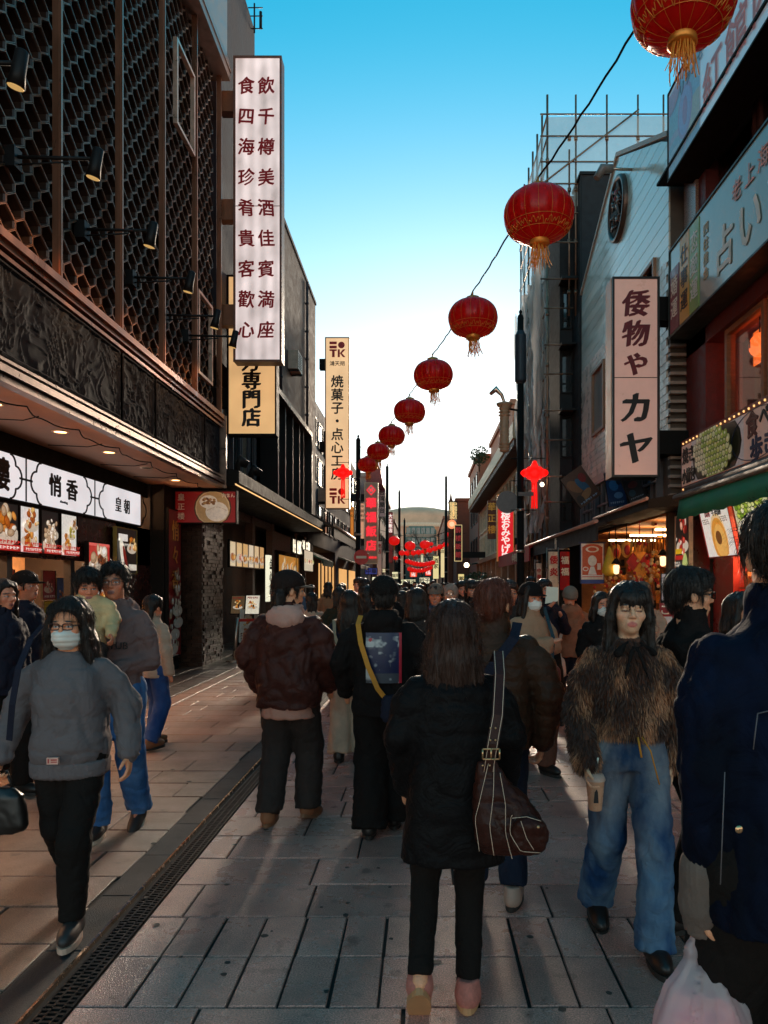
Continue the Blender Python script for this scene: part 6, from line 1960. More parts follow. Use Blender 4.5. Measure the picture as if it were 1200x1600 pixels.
# tower antenna on the concrete tower
an = Thing('roof_antenna', 'small bracketed antenna on the concrete tower top beside the tall white sign', 'antenna', (-4.0, 17, 13))
c = at(404, 25, 17.9)
mb = MB(); mb.tube([c + Vector((-.1, 0, -.4)), c + Vector((-.1, 0, .3))], .02, 6); mb.tube([c + Vector((.05, 0, -.3)), c + Vector((.05, 0, .1))], .035, 6); an.part('rod', mb, M_dark)
for dz in (-.3, 0, .2):
  mb = MB(); mb.tube([c + Vector((-.25, 0, dz)), c + Vector((.1, 0, dz))], .014, 5); an.part('bracket', mb, M_dark)
# ------------------------------------------------------------------ bodies and clothes grown from distance fields
def surfnet(Fd, xs, ys, zs):
  Fd = np.asarray(Fd, np.float32)
  s = Fd < 0
  nx, ny, nz = Fd.shape
  cnt = np.zeros((nx - 1, ny - 1, nz - 1), np.int8)
  offs = [(i, j, k) for i in (0, 1) for j in (0, 1) for k in (0, 1)]
  for (i, j, k) in offs:
    cnt += s[i:nx - 1 + i, j:ny - 1 + j, k:nz - 1 + k]
  act = (cnt > 0) & (cnt < 8)
  I, J, K = np.nonzero(act)
  idx = -np.ones(cnt.shape, np.int64)
  idx[I, J, K] = np.arange(len(I))
  fv = {o: Fd[I + o[0], J + o[1], K + o[2]] for o in offs}
  acc = np.zeros((len(I), 3)); n = np.zeros(len(I))
  A = (xs, ys, zs); B = (I, J, K)
  for a in offs:
    for ax in range(3):
      if a[ax]: continue
      b = list(a); b[ax] = 1; b = tuple(b)
      fa, fb = fv[a], fv[b]
      m = (fa < 0) != (fb < 0)
      t = np.where(m, fa / np.where(m, fa - fb, 1), 0)
      for q in range(3):
        pa = A[q][B[q] + a[q]]; pb = A[q][B[q] + b[q]]
        acc[:, q] += np.where(m, pa + t * (pb - pa), 0)
      n += m
  V = acc / n[:, None]
  faces = []
  for ax in range(3):
    sl0 = [slice(None)] * 3; sl1 = [slice(None)] * 3
    sl0[ax] = slice(0, -1); sl1[ax] = slice(1, None)
    a, b = s[tuple(sl0)], s[tuple(sl1)]
    ch = np.nonzero(a != b)
    o1, o2 = (ax + 1) % 3, (ax + 2) % 3
    ok = (ch[o1] > 0) & (ch[o2] > 0) & (ch[o1] < Fd.shape[o1] - 1) & (ch[o2] < Fd.shape[o2] - 1)
    c = [q[ok] for q in ch]
    inside = a[c[0], c[1], c[2]]
    def cell(d1, d2):
      e = [None] * 3; e[ax] = c[ax]; e[o1] = c[o1] + d1; e[o2] = c[o2] + d2
      return idx[e[0], e[1], e[2]]
    q = np.stack([cell(-1, -1), cell(0, -1), cell(0, 0), cell(-1, 0)], 1)
    q[~inside] = q[~inside][:, ::-1]
    faces.append(q)
  Q = np.concatenate(faces)
  return V, Q[(Q >= 0).all(1)]


def vnormals(V, Q):
  a, b, c, d = V[Q[:, 0]], V[Q[:, 1]], V[Q[:, 2]], V[Q[:, 3]]
  n = np.cross(c - a, d - b)
  N = np.zeros_like(V)
  for k in range(4): np.add.at(N, Q[:, k], n)
  return N / np.maximum(np.linalg.norm(N, axis=1), 1e-9)[:, None]


def ridge(p, sc, seed=0):
  return 1 - 2 * np.abs(vnoise(p * np.asarray(sc), seed) - .5)


class Field:
  def __init__(s, lo, hi, step, bands=((), (), ())):
    s.ax = []
    for a in range(3):
      st = [lo[a]]
      while st[-1] < hi[a]:
        h = step
        for (b0, b1, fs) in bands[a]:
          if b0 - 1e-6 <= st[-1] <= b1: h = min(h, fs)
        st.append(st[-1] + h)
      s.ax.append(np.array(st))
    s.F = np.full([len(x) for x in s.ax], 1.0, np.float32)
    s.step = step

  def block(s, lo, hi):
    sl = tuple(slice(max(0, np.searchsorted(s.ax[a], lo[a]) - 1), min(len(s.ax[a]), np.searchsorted(s.ax[a], hi[a]) + 1)) for a in range(3))
    X, Y, Z = np.meshgrid(s.ax[0][sl[0]], s.ax[1][sl[1]], s.ax[2][sl[2]], indexing='ij')
    return sl, np.stack([X, Y, Z], -1).astype(np.float32)

  def put(s, sl, d, k=0.0, op='add'):
    a = s.F[sl]
    if op == 'add':
      if k > 0:
        h = np.clip(.5 + .5 * (a - d) / k, 0, 1)
        s.F[sl] = a * (1 - h) + d * h - k * h * (1 - h)
      else: s.F[sl] = np.minimum(a, d)
    elif op == 'sub':
      d = -d
      if k > 0:
        h = np.clip(.5 - .5 * (a - d) / k, 0, 1)
        s.F[sl] = a * (1 - h) + d * h + k * h * (1 - h)
      else: s.F[sl] = np.maximum(a, d)

  def cone(s, a, b, ra, rb, k=.02, sc=None, op='add'):
    a, b = np.array(a, float), np.array(b, float)
    m = max(ra, rb) + k + s.step * 2.5
    if s.F.size == 0: return
    sl, P = s.block(np.minimum(a, b) - m, np.maximum(a, b) + m)
    if P.size == 0: return
    ab = b - a
    t = np.clip(((P - a) @ ab) / max(ab @ ab, 1e-9), 0, 1)
    q = P - a - t[..., None] * ab
    if sc is not None: q = q / np.asarray(sc)
    d = np.linalg.norm(q, axis=-1) - (ra + (rb - ra) * t)
    if sc is not None: d = d * min(sc)
    s.put(sl, d, k, op)

  def ell(s, c, r, Rm=None, k=.02, op='add'):
    c, r = np.array(c, float), np.array(r, float)
    m = max(r) + k + s.step * 2.5
    sl, P = s.block(c - m, c + m)
    if P.size == 0: return
    q = P - c
    if Rm is not None: q = q @ Rm
    k0 = np.linalg.norm(q / r, axis=-1); k1 = np.linalg.norm(q / r ** 2, axis=-1)
    s.put(sl, np.where(k1 > 1e-6, k0 * (k0 - 1) / np.maximum(k1, 1e-6), -min(r)), k, op)

  def loft(s, zs, w, d, x0=0, y0=0, k=.03, n=2.4, op='add'):
    zs = np.array(zs, float)
    w, d = np.array(w, float), np.array(d, float)
    x0 = np.broadcast_to(np.array(x0, float), zs.shape); y0 = np.broadcast_to(np.array(y0, float), zs.shape)
    m = k + s.step * 2.5
    sl, P = s.block((x0.min() - w.max() - m, y0.min() - d.max() - m, zs[0] - m), (x0.max() + w.max() + m, y0.max() + d.max() + m, zs[-1] + m))
    z = s.ax[2][sl[2]]
    W, D, X0, Y0 = np.interp(z, zs, w), np.interp(z, zs, d), np.interp(z, zs, x0), np.interp(z, zs, y0)
    q = (np.abs((P[..., 0] - X0) / W) ** n + np.abs((P[..., 1] - Y0) / D) ** n) ** (1 / n)
    dd = (q - 1) * np.minimum(W, D)
    dz = np.maximum(zs[0] - z, z - zs[-1])
    s.put(sl, np.maximum(dd, dz), k, op)

  def cut(s, p0, nrm, lo=None, hi=None):
    nrm = np.array(nrm, float); nrm /= np.linalg.norm(nrm)
    sl, P = s.block(lo if lo is not None else [a[0] for a in s.ax], hi if hi is not None else [a[-1] for a in s.ax])
    s.F[sl] = np.maximum(s.F[sl], (P - np.array(p0)) @ nrm)

  def net(s):
    s.F[0] = s.F[-1] = .5; s.F[:, 0] = s.F[:, -1] = .5; s.F[:, :, 0] = s.F[:, :, -1] = .5
    return surfnet(s.F, *s.ax)


def np_mesh(name, V, Q, m, col=None, smooth=True):
  me = bpy.data.meshes.new(name)
  me.vertices.add(len(V)); me.vertices.foreach_set('co', np.ascontiguousarray(V, np.float32).ravel())
  me.loops.add(len(Q) * 4); me.loops.foreach_set('vertex_index', Q.astype(np.int32).ravel())
  me.polygons.add(len(Q)); me.polygons.foreach_set('loop_start', np.arange(0, len(Q) * 4, 4, dtype=np.int32))
  me.polygons.foreach_set('use_smooth', np.full(len(Q), smooth))
  if col is not None:
    a = me.color_attributes.new('Col', 'FLOAT_COLOR', 'POINT')
    a.data.foreach_set('color', np.concatenate([col, np.ones((len(V), 1))], 1).astype(np.float32).ravel())
  me.materials.append(m)
  me.update(calc_edges=True)
  me.validate()
  return me


def folds(V, Q, amp=.008, seed=0, puff=None, hang=.5, sc=1.0, rib=None):
  N = vnormals(V, Q)
  p = V.copy()
  wq = np.stack([vnoise(p * 3 + 5, seed), vnoise(p * 3 + 17, seed + 1), vnoise(p * 3 + 29, seed + 2)], 1)
  f1 = ridge(p + wq * .25, (7 / sc, 7 / sc, 4.5 / sc), seed + 3) ** 2
  f2 = ridge(p + wq * .30, (8 / sc, 8 / sc, 13 / sc), seed + 4) ** 5
  f3 = ridge(p + wq * .22, (13 / sc, 13 / sc, 8 / sc), seed + 6) ** 6
  f4 = ridge(p + wq * .10, (30 / sc, 30 / sc, 38 / sc), seed + 7) ** 3
  d = amp * (f1 * hang - f2 * (1.7 - hang) - f3 * 1.0 + f4 * .3 - .35)
  if puff:
    per, pa = puff
    ph = (p[:, 2] + .014 * (wq[:, 0] - .5) * 2 + .01 * (wq[:, 1] - .5)) / per
    d = d * .45 + pa * (np.sqrt(np.abs(np.sin(PI * ph)) + .02) - .75) + pa * .3 * (ridge(p, (26, 26, 60), seed + 8) - .5) * (1 - np.abs(np.sin(PI * ph))) * 1.5
  if rib:
    for (z0, z1, fr) in rib:
      a = np.arctan2(V[:, 1], V[:, 0])
      d = np.where((V[:, 2] > z0) & (V[:, 2] < z1), .003 * np.sin(a * fr), d)
  return V + N * d[:, None]


def rotz(a): return np.array([[math.cos(a), -math.sin(a), 0], [math.sin(a), math.cos(a), 0], [0, 0, 1]])
def rotx(a): return np.array([[1, 0, 0], [0, math.cos(a), -math.sin(a)], [0, math.sin(a), math.cos(a)]])
def roty(a): return np.array([[math.cos(a), 0, math.sin(a)], [0, 1, 0], [-math.sin(a), 0, math.cos(a)]])


M_skin = attr_mat('skin', .48, bump=.1, bscale=120, sss=.08)


def hair_mat(name, col, rough=.33):
  return mat(name, col, rough, var=.45, vscale=14, bump=.6, bscale=42, stretch=(6, 6, .5), spec=.28)


H_black = hair_mat('black_hair', (.014, .011, .010))
H_brown = hair_mat('dark_brown_hair', (.035, .016, .011))
H_chest = hair_mat('chestnut_hair', (.10, .032, .02))
H_grey = hair_mat('grey_hair', (.10, .09, .085))


def cloth_mat(name, col, rough=.85, var=.18, bump=.25, bs=350, sheen=.0, vs=7):
  m = mat(name, col, rough, var=var, vscale=vs, bump=bump, bscale=bs, sheen=sheen, spec=.12)
  N, L = m.node_tree.nodes, m.node_tree.links
  b = N['Principled BSDF']
  if 'w' not in m:
    m['w'] = 1
    old = b.inputs['Normal'].links[0].from_socket if b.inputs['Normal'].links else None
    tc = [n for n in N if n.type == 'TEX_COORD'][0]
    wv = N.new('ShaderNodeTexNoise'); wv.inputs['Scale'].default_value = 9; wv.inputs['Detail'].default_value = 5; wv.inputs['Distortion'].default_value = 1.6
    L.new(tc.outputs['Object'], wv.inputs['Vector'])
    ab = N.new('ShaderNodeMath'); ab.operation = 'PINGPONG'; ab.inputs[1].default_value = .5
    L.new(wv.outputs[0], ab.inputs[0])
    bp = N.new('ShaderNodeBump'); bp.inputs['Strength'].default_value = .55; bp.inputs['Distance'].default_value = .03
    L.new(ab.outputs[0], bp.inputs['Height'])
    if old: L.new(old, bp.inputs['Normal'])
    L.new(bp.outputs[0], b.inputs['Normal'])
  return m


class Person:
  """figure in its own frame: faces -Y, its left is +X, feet on z = 0"""
  def __init__(s, X, Y, rot, h, label, group=None, female=False, detail=1.0, tone=(.50, .30, .20), pose=None, cat='person'):
    s.k = h / 1.7
    s.h, s.f, s.det = h, female, detail
    s.X, s.Y, s.rot = X, Y, rot
    s.label, s.group, s.cat = label, group, cat
    s.tone = np.array(tone) * (1.75, 1.34, 1.15)
    P = dict(lean=0.0, yaw=0.0, pitch=0.0, roll=0.0, sh=.16 if female else .18, hipx=.09)
    k = s.k
    J = {}
    J['hipL'], J['hipR'] = np.array((.09, 0, .90)) * k, np.array((-.09, 0, .90)) * k
    J['anL'], J['anR'] = np.array((.10, 0, .08)) * k, np.array((-.10, 0, .08)) * k
    P.update(pose or {})
    for n in ('anL', 'anR'):
      if n in P: J[n] = np.array(P[n], float)
    lean = P['lean']
    J['neck'] = np.array((0, -lean, 1.44 * k)); J['chest'] = np.array((0, -lean * .7, 1.27 * k))
    sh = P['sh'] * k
    J['shL'], J['shR'] = np.array((sh, -lean * .9, 1.385 * k)), np.array((-sh, -lean * .9, 1.385 * k))
    for sd, sg in (('L', 1), ('R', -1)):
      J['el' + sd] = np.array(P.get('el' + sd, J['sh' + sd] + np.array((sg * .06, .03, -.28)) * k), float)
      J['wr' + sd] = np.array(P.get('wr' + sd, J['el' + sd] + np.array((sg * .0, -.06, -.245)) * k), float)
      hp, an = J['hip' + sd], J['an' + sd]
      mid = hp * .52 + an * .48
      dist = np.linalg.norm(hp - an)
      bend = math.sqrt(max(0.0004, (.425 * k) ** 2 - (dist / 2) ** 2))
      J['kn' + sd] = np.array(P.get('kn' + sd, mid + np.array((0, -min(bend, .22 * k), 0))), float)
    s.J, s.P = J, P
    s.Rh = rotz(P['yaw']) @ rotx(P['pitch']) @ roty(P['roll'])
    s.hs = (.235 / .235) * (k ** .4) * P.get('headscale', 1.0)
    s.hc = J['neck'] + np.array((0, -.02 * k, 0)) + s.Rh @ np.array((0, 0, .0)) * 0 + np.array((0, 0, h - .118 * s.hs - 1.44 * k))
    s.body = None
    s.todo = []

  # --- head local helper
  def hp(s, p): return s.hc + s.Rh @ (np.array(p, float) * s.hs)

  def world(s, p):
    q = rotz(s.rot) @ np.array(p, float)
    return Vector((q[0] + s.X, q[1] + s.Y, q[2]))

  def make_body(s, hands='', face=True, handR=None, handL=None, lips=(.42, .13, .11), eyes='open', legs=True, face_makeup=0.0):
    k, J, hs = s.k, s.J, s.hs
    fs = .0054 if s.det >= 1 else (.0088 if s.det >= .6 else .013)
    st = .017 if s.det >= .6 else .024
    hc = s.hc
    ptsz = [J[n] for n in J] + [hc + .14, hc - .14]
    for n in ('wrL', 'wrR'): ptsz += [J[n] + .2, J[n] - .2]
    lo = np.min(ptsz, 0) - .06; hi = np.max(ptsz, 0) + .06
    lo[2] = 0.0 if legs else lo[2]
    bands = [[(hc[a] - .13 * hs, hc[a] + .13 * hs, fs)] for a in range(3)]
    hd = {}
    for sd in hands:
      w = J['wr' + sd]; e = J['el' + sd]
      d = (handR if sd == 'R' else handL) or {}
      D = np.array(d.get('dir', (w - e)), float); D /= np.linalg.norm(D)
      hd[sd] = (w, D, d)
      c = w + D * .09 * k
      hf = .0062 if s.det >= 1 else .008
      for a in range(3): bands[a].append((c[a] - .115 * k, c[a] + .115 * k, hf))
    f = Field(lo, hi, st, bands)
    # trunk and limbs, kept slim below the clothes
    f.cone(J['neck'] - (0, 0, .03 * k), hc + s.Rh @ np.array((0, .02, -.06)) * hs, .055 * k * (.86 if s.f else 1), .052 * k * (.86 if s.f else 1), .03)
    f.loft(np.array((.86, .95, 1.1, 1.25, 1.38, 1.45)) * k, np.array((.12, .13, .105, .12, .095, .055)) * k, np.array((.08, .085, .07, .075, .055, .048)) * k, 0, np.array((0, 0, -.3, -.7, -.95, -1)) * s.P['lean'], .04)
    for sd in 'LR':
      f.cone(J['sh' + sd] * (.82, 1, 1) - (0, 0, .05), J['el' + sd], .036 * k, .03 * k, .02)
      f.cone(J['el' + sd], J['wr' + sd], .034 * k, .025 * k, .02)
      if legs:
        f.cone(J['hip' + sd], J['kn' + sd], .068 * k, .045 * k, .03)
        f.cone(J['kn' + sd], J['an' + sd], .044 * k, .03 * k, .02)
        f.cone(J['an' + sd], J['an' + sd] + np.array((0, -.1, -.045)) * k, .03 * k, .02 * k, .02)
      if sd not in hands:
        w = J['wr' + sd]; D = w - J['el' + sd]; D = D / np.linalg.norm(D)
        f.cone(w, w + D * .1 * k, .028 * k, .02 * k, .02)
    # head
    R_ = s.Rh
    def E(c, r, kk=.02, op='add'): f.ell(s.hp(c), np.array(r) * hs, R_, kk * hs, op)
    def Cn(a, b, ra, rb, kk=.01): f.cone(s.hp(a), s.hp(b), ra * hs, rb * hs, kk * hs)
    fw = .94 if s.f else 1.0
    E((0, .012, .035), (.076, .094, .086), .001)
    E((0, -.022, -.04), (.060 * fw, .066, .072 if s.f else .076), .03)
    E((0, -.058, -.088 if s.f else -.095), (.024 * fw, .022, .018), .03)
    if face:
      for sg in (-1, 1):
        E((sg * .043, -.055, -.026), (.022, .022, .022), .02)
        E((sg * .077, .010, -.008), (.010, .02, .031), .008)
      Cn((-.034, -.080, .018), (.034, -.080, .018), .012, .012, .016)
      for sg in (-1, 1):
        E((sg * .031, -.094, -.003), (.017, .014, .0095), .009, 'sub')
        E((sg * .031, -.0735, -.004), (.0135, .0135, .012), .001)
      Cn((0, -.086, .006), (0, -.104, -.030), .0065, .0105, .012)
      for sg in (-1, 1): E((sg * .012, -.094, -.034), (.0085, .010, .007), .007)
      Cn((-.019, -.082, -.064), (.019, -.082, -.064), .0065, .0065, .008)
      Cn((-.016, -.082, -.074), (.016, -.082, -.074), .007, .007, .006)
    else:
      for sg in (-1, 1): E((sg * .077, .010, -.008), (.010, .02, .031), .008)
    # hands: palm, four unequal bent fingers, thumb from the side of the palm
    for sd, (w, D, d) in hd.items():
      nrm = np.array(d.get('palm', (1 if sd == 'R' else -1, 0, 0)), float)
      nrm -= D * (nrm @ D); nrm /= np.linalg.norm(nrm)
      side = np.cross(D, nrm)
      if side @ np.array(d.get('thumb', (0, -1, 0)), float) < 0: side = -side
      c = d.get('curl', .45)
      hk = k * (.92 if s.f else 1)
      f.cone(w - D * .01, w + D * .02 * hk, .024 * hk, .027 * hk, .015)
      Rm = np.stack([side, D, nrm], 1)
      f.ell(w + D * .055 * hk, np.array((.039, .052, .017)) * hk, Rm, .012)
      for i, (o, L_) in enumerate(((.029, .072), (.010, .082), (-.010, .077), (-.028, .060))):
        p = w + D * .092 * hk + side * o * hk
        dirv = D + side * o * 1.6
        dirv /= np.linalg.norm(dirv)
        ang = 0
        for j, fr in enumerate((.45, .32, .23)):
          ang += c * (1.0, 1.25, .9)[j]
          v = dirv * math.cos(ang) + nrm * math.sin(ang)
          q = p + v * L_ * fr * hk
          f.cone(p, q, (.0095, .0088, .0080)[j] * hk, (.0088, .0080, .0070)[j] * hk, .003)
          p = q
      p = w + D * .03 * hk + side * .028 * hk
      v1 = D * .62 + side * .62 + nrm * .35; v1 /= np.linalg.norm(v1)
      q = p + v1 * .042 * hk
      f.cone(p, q, .013 * hk, .0105 * hk, .008)
      v2 = D * .85 + side * .12 + nrm * (.35 + c * .4); v2 /= np.linalg.norm(v2)
      f.cone(q, q + v2 * .034 * hk, .0105 * hk, .008 * hk, .003)
    V, Q = f.net()
    # colour of skin, lips, brows and eyes
    s.tone = np.minimum(s.tone * (1.08, .9, .8), (.88, .44, .30))
    C = np.tile(s.tone, (len(V), 1))
    q = ((V - hc) @ R_) / hs
    x, y, z = np.abs(q[:, 0]), q[:, 1], q[:, 2]
    hd_ = (np.linalg.norm(q, axis=1) < .16) & (y < -.03)
    if face:
      def mixc(m, col, a=1.0):
        m = np.clip(m, 0, 1)[:, None] * a * hd_[:, None]
        C[:] = C * (1 - m) + np.array(col) * m
      mixc(1.3 - np.hypot((x - .045) / .026, (z + .03) / .02), s.tone * (1.08, .78, .76), .55)
      mixc(1.4 - np.hypot(x / .014, (z + .032) / .014), s.tone * (1.05, .82, .8), .5)
      mixc((1.15 - np.hypot(x / .022, (z + .068) / .0125)) * 5, lips)
      mixc((1.0 - np.hypot(x / .018, (z + .0695) / .0018)) * 3, np.array(lips) * .3)
      mixc((1.12 - np.hypot((x - .034) / .0205, (z - .0215 + (x - .034) * .12) / .0048)) * 4, (.03, .02, .016))
      ex, ez = (x - .031) / .0145, (z + .0035) / .0064
      if eyes == 'open':
        mixc((1.45 - np.hypot(ex, ez)) * 3 * (ez > -.3), (.025, .017, .014))
        mixc((1.0 - np.hypot(ex, ez)) * 5, (.62, .56, .52))
        mixc((1.0 - np.hypot((x - .031) / .0062, (z + .003) / .0066)) * 4 * (np.hypot(ex, ez) < 1.1), (.018, .011, .009))
      else:
        mixc((1.3 - np.hypot(ex, (z + .0065) / .0034)) * 3, (.025, .015, .013))
    s.body = link_mesh('person', np_mesh('person', V, Q, M_skin, C))
    s.body.location = (s.X, s.Y, 0); s.body.rotation_euler = (0, 0, s.rot)
    tag(s.body, s.label, s.cat, s.group)
    return s

  def part(s, name, V, Q, m, parent=None, smooth=True, label=None):
    o = link_mesh(name, np_mesh(name, V, Q, m, None, smooth), parent or s.body)
    if label: o['label'] = label
    return o

  def mbpart(s, name, mb, m, parent=None):
    return mb.build(name, m, parent or s.body)

  # ---------------- clothes
  def top(s, m, name='jacket', hem=.80, w=None, d=None, sl=(.075, .068, .055), collar=None, hood=0, amp=.009, seed=0, puff=None, cuff=0.0, step=None, hem_slope=0, sleeve_m=None, n=2.5, ret=False, chestfwd=0.0, sleeve_end=0.0, hang=.5, rib=None):
    k, J = s.k, s.J
    step = step or (.0118 if s.det >= 1 else (.0168 if s.det >= .6 else .022))
    zs = np.array((hem / k, (hem / k + 1.06) / 2, 1.08, 1.25, 1.36, 1.415, 1.45)) * k
    w = np.array(w or (.185, .18, .18, .195, .185, .12, .075)) * k * np.array((.93, .91, .89, .89, .81, .84, .93))
    sl = tuple(q * .84 for q in sl)
    d = np.array(d or (.13, .13, .125, .13, .11, .085, .07)) * k
    y0 = np.array((0, 0, -.3, -.7, -.9, -.95, -.95)) * s.P['lean'] + np.array((0, 0, -.1, -.6, -.3, 0, 0)) * chestfwd
    pts = [J[n_] for n_ in ('shL', 'shR', 'elL', 'elR', 'wrL', 'wrR', 'neck')]
    mr = max(sl) + .05
    lo = np.minimum(np.min(pts, 0) - mr, (-w.max() - .06, y0.min() - d.max() - .06, hem - .04))
    hi = np.maximum(np.max(pts, 0) + mr, (w.max() + .06, y0.max() + d.max() + (.2 if hood else .06), J['neck'][2] + (.16 if hood or collar else .05)))
    f = Field(lo, hi, step)
    f.loft(zs, w, d, 0, y0, .02, n)
    for sd in 'LR':
      a, b, c = J['sh' + sd], J['el' + sd], J['wr' + sd]
      e = b + (c - b) * (1 - sleeve_end)
      f.cone(a * (.90, 1, 1) - (0, 0, .03), a * .55 + b * .45, sl[0] * k * .86, sl[0] * k * .97, .035)
      f.cone(a * .55 + b * .45, b, sl[0] * k * .97, sl[1] * k, .03)
      f.cone(b, e, sl[1] * k, sl[2] * k, .03)
      if cuff: f.cone(b + (e - b) * .93, e, sl[2] * k * cuff, sl[2] * k * cuff, .004)
    if collar:
      r, hh = collar
      c0 = J['neck'] + np.array((0, .0, -.03)); c1 = J['neck'] + np.array((0, -.02 * k, hh))
      f.cone(c0, c1, r * k, r * k * .93, .02)
      f.cone(c1 - (0, 0, .01), c1 + np.array((0, -.01, .06)), r * k * .74, r * k * .74, .004, op='sub')
    if hood:
      c = J['neck']
      f.ell(c + np.array((0, .085, -.035)) * k, np.array((.125, .075, .085)) * k * hood, rotx(-.35), .03)
      f.ell(c + np.array((0, .02, .02)) * k, np.array((.105, .105, .055)) * k * hood, None, .02)
      f.ell(c + np.array((0, .01, .075)) * k, np.array((.075, .075, .075)) * k, None, .012, 'sub')
      f.ell(c + np.array((0, .075, .035)) * k, np.array((.055, .035, .03)) * k * hood, None, .015, 'sub')
    V, Q = f.net()
    if amp: V = folds(V, Q, amp, seed, puff, hang, 1.0, rib)
    return s.part(name, V, Q, m)

  def trousers(s, m, r=(.10, .075, .075), hem=.06, waist=1.0, amp=.007, seed=3, step=None, name='trousers', pool=.0):
    k, J = s.k, s.J
    step = step or (.0118 if s.det >= 1 else (.0168 if s.det >= .6 else .022))
    pts = [J[n_] for n_ in ('hipL', 'hipR', 'knL', 'knR', 'anL', 'anR')]
    mr = max(r) * k + .06
    lo = np.min(pts, 0) - mr; hi = np.max(pts, 0) + mr
    lo[2] = max(0.004, lo[2] - .05); hi[2] = waist * k + .03
    f = Field(lo, hi, step)
    f.loft(np.array((.84, .9, .96, waist)) * k, np.array((.16, .17, .165, .15)) * k, np.array((.115, .12, .115, .10)) * k, 0, 0, .03)
    for sd in 'LR':
      h, kn, an = J['hip' + sd], J['kn' + sd], J['an' + sd]
      dn = (an - kn) / np.linalg.norm(an - kn)
      f.cone(h, kn, r[0] * k, r[1] * k, .03)
      f.cone(kn, an + dn * .03, r[1] * k, r[2] * k, .03)
      e = an - dn * (hem - .06)
      rr_ = r[2] * k + .05
      f.cut(e, dn, e - np.array((rr_, rr_ + .05, .25)), e + np.array((rr_, rr_ + .05, .03)))
    V, Q = f.net()
    V = folds(V, Q, amp * .8, seed, None, 1.0)
    if pool:
      N = vnormals(V, Q)
      V = V + N * (pool * np.sin(V[:, 2] * 95 + V[:, 0] * 14) * np.clip(1 - V[:, 2] / .35, 0, 1))[:, None]
    V[:, 2] = np.maximum(V[:, 2], .012)
    return s.part(name, V, Q, m)

  def shoes(s, m, sole_m, L=.26, pitch=(0, 0), yaw=(0, 0), fat=1.0, step=None):
    k = s.k
    step = step or (.007 if s.det >= 1 else .012)
    for i, sd in enumerate('LR'):
      an = s.J['an' + sd]
      Rm = rotz(yaw[i]) @ rotx(-pitch[i])
      piv = np.array((an[0], an[1], an[2] - .08 * k))
      f = Field((-.075, -L * .85, -.01), (.075, L * .42, .16), step)
      f.ell((0, -L * .22, .05), (.047 * fat, L * .5, .047 * fat), None, .01)
      f.ell((0, .02, .06), (.042 * fat, .06, .06), None, .03)
      f.cone((0, .02, .06), (0, .025, .115), .042 * fat, .040, .03)
      f.cut((0, 0, .018), (0, 0, -1)); f.cut((0, 0, .12), (0, 0, 1))
      V, Q = f.net()
      V = V @ Rm.T + piv
      sh = s.part('shoe', V, Q, m)
      mb = MB()
      out = []
      for t in range(20):
        a = 2 * PI * t / 20
        wv = (.047 + .004 * math.cos(a + .4)) * fat
        out.append((wv * math.cos(a), -L * .2 + (L * .5 + .004) * math.sin(a), .0))
      vs = [Vector(tuple(np.array(p) @ Rm.T + piv)) for p in out] + [Vector(tuple(np.array((p[0], p[1], .026)) @ Rm.T + piv)) for p in out]
      mb.add(vs, [tuple(reversed(range(20))), tuple(range(20, 40))] + [(t, (t + 1) % 20, 20 + (t + 1) % 20, 20 + t) for t in range(20)])
      s.mbpart('sole', mb, sole_m, sh)

  def hair(s, m, style='short', L=.25, bangs=False, fl=.15, seed=1, vol=1.0, step=None, wid=1.0, flow=0.0, part_=0.0):
    hs = s.hs
    step = step or (.0078 if s.det >= 1 else (.012 if s.det >= .6 else .016))
    LL = L if style != 'short' else (.1 if L <= .26 else .2)
    f = Field((-.17, -.15, -LL - .06), (.17, .2, .17), step)
    f.ell((0, .017, .044), (.087 * vol, .106 * vol, .093 * vol), None, .001)
    if style == 'short':
      f.ell((0, -.045, .085), (.065, .05, .035), None, .02)
      f.ell((0, .075, -.015), (.07, .045, .06), None, .02)
      f.cut((0, 0, -.012), (0, -.72, -1))
      for sg in (-1, 1): f.cone((sg * .083, -.025, .02), (sg * .079, -.028, -.03), .012, .006, .01)
      if L > .26:
        for x in (-.05, -.02, .015, .05): f.cone((x, .085, -.03), (x * 1.15, .095 + abs(x) * .2, -.17 - .03 * math.sin(x * 90)), .034, .016, .02)
    elif style == 'bob' or style == 'long':
      f.cut((0, 0, .0), (0, -.9, -1))
      f.loft((-L, -L * .75, -L * .35, 0.0, .07), (.095 * wid, .118 * wid, .108 * wid, .09, .07), (.055, .075, .085, .08, .07), 0, (.055 + flow, .05, .045, .04, .03), .03, 2.2)
      for sg in (-1, 1):
        f.cone((sg * .062, -.035, .085), (sg * .088, -.022, -.04), .026, .024, .02)
        f.cone((sg * .088, -.022, -.04), (sg * (.088 + .02 * wid), -.02, -fl), .024, .018, .02)
      f.ell((0, -.03, -.05), (.066, .105, .11), None, .012, 'sub')
      f.ell((0, -.06, -.19), (.055, .06, .1), None, .012, 'sub')
    if bangs:
      f.ell((0, -.078, .05), (.06, .026, .036), None, .015)
      for i in range(7):
        x = -.051 + i * .017
        f.cone((x * .8, -.085, .07), (x, -.098 + abs(x) * .35, .018 + .012 * math.sin(i * 2.1)), .011, .006, .006)
    V, Q = f.net()
    N = vnormals(V, Q)
    a = np.arctan2(V[:, 1] - .02, V[:, 0])
    st = vnoise(np.stack([a * 26, V[:, 2] * 5 + np.hypot(V[:, 0], V[:, 1]) * 14, a * 0 + seed], 1), seed)
    st2 = vnoise(np.stack([a * 9, V[:, 2] * 4, a * 0 + seed + 3], 1), seed + 1)
    st3 = vnoise(V * (48, 48, 22) + seed, seed + 2)
    sh_ = style == 'short'
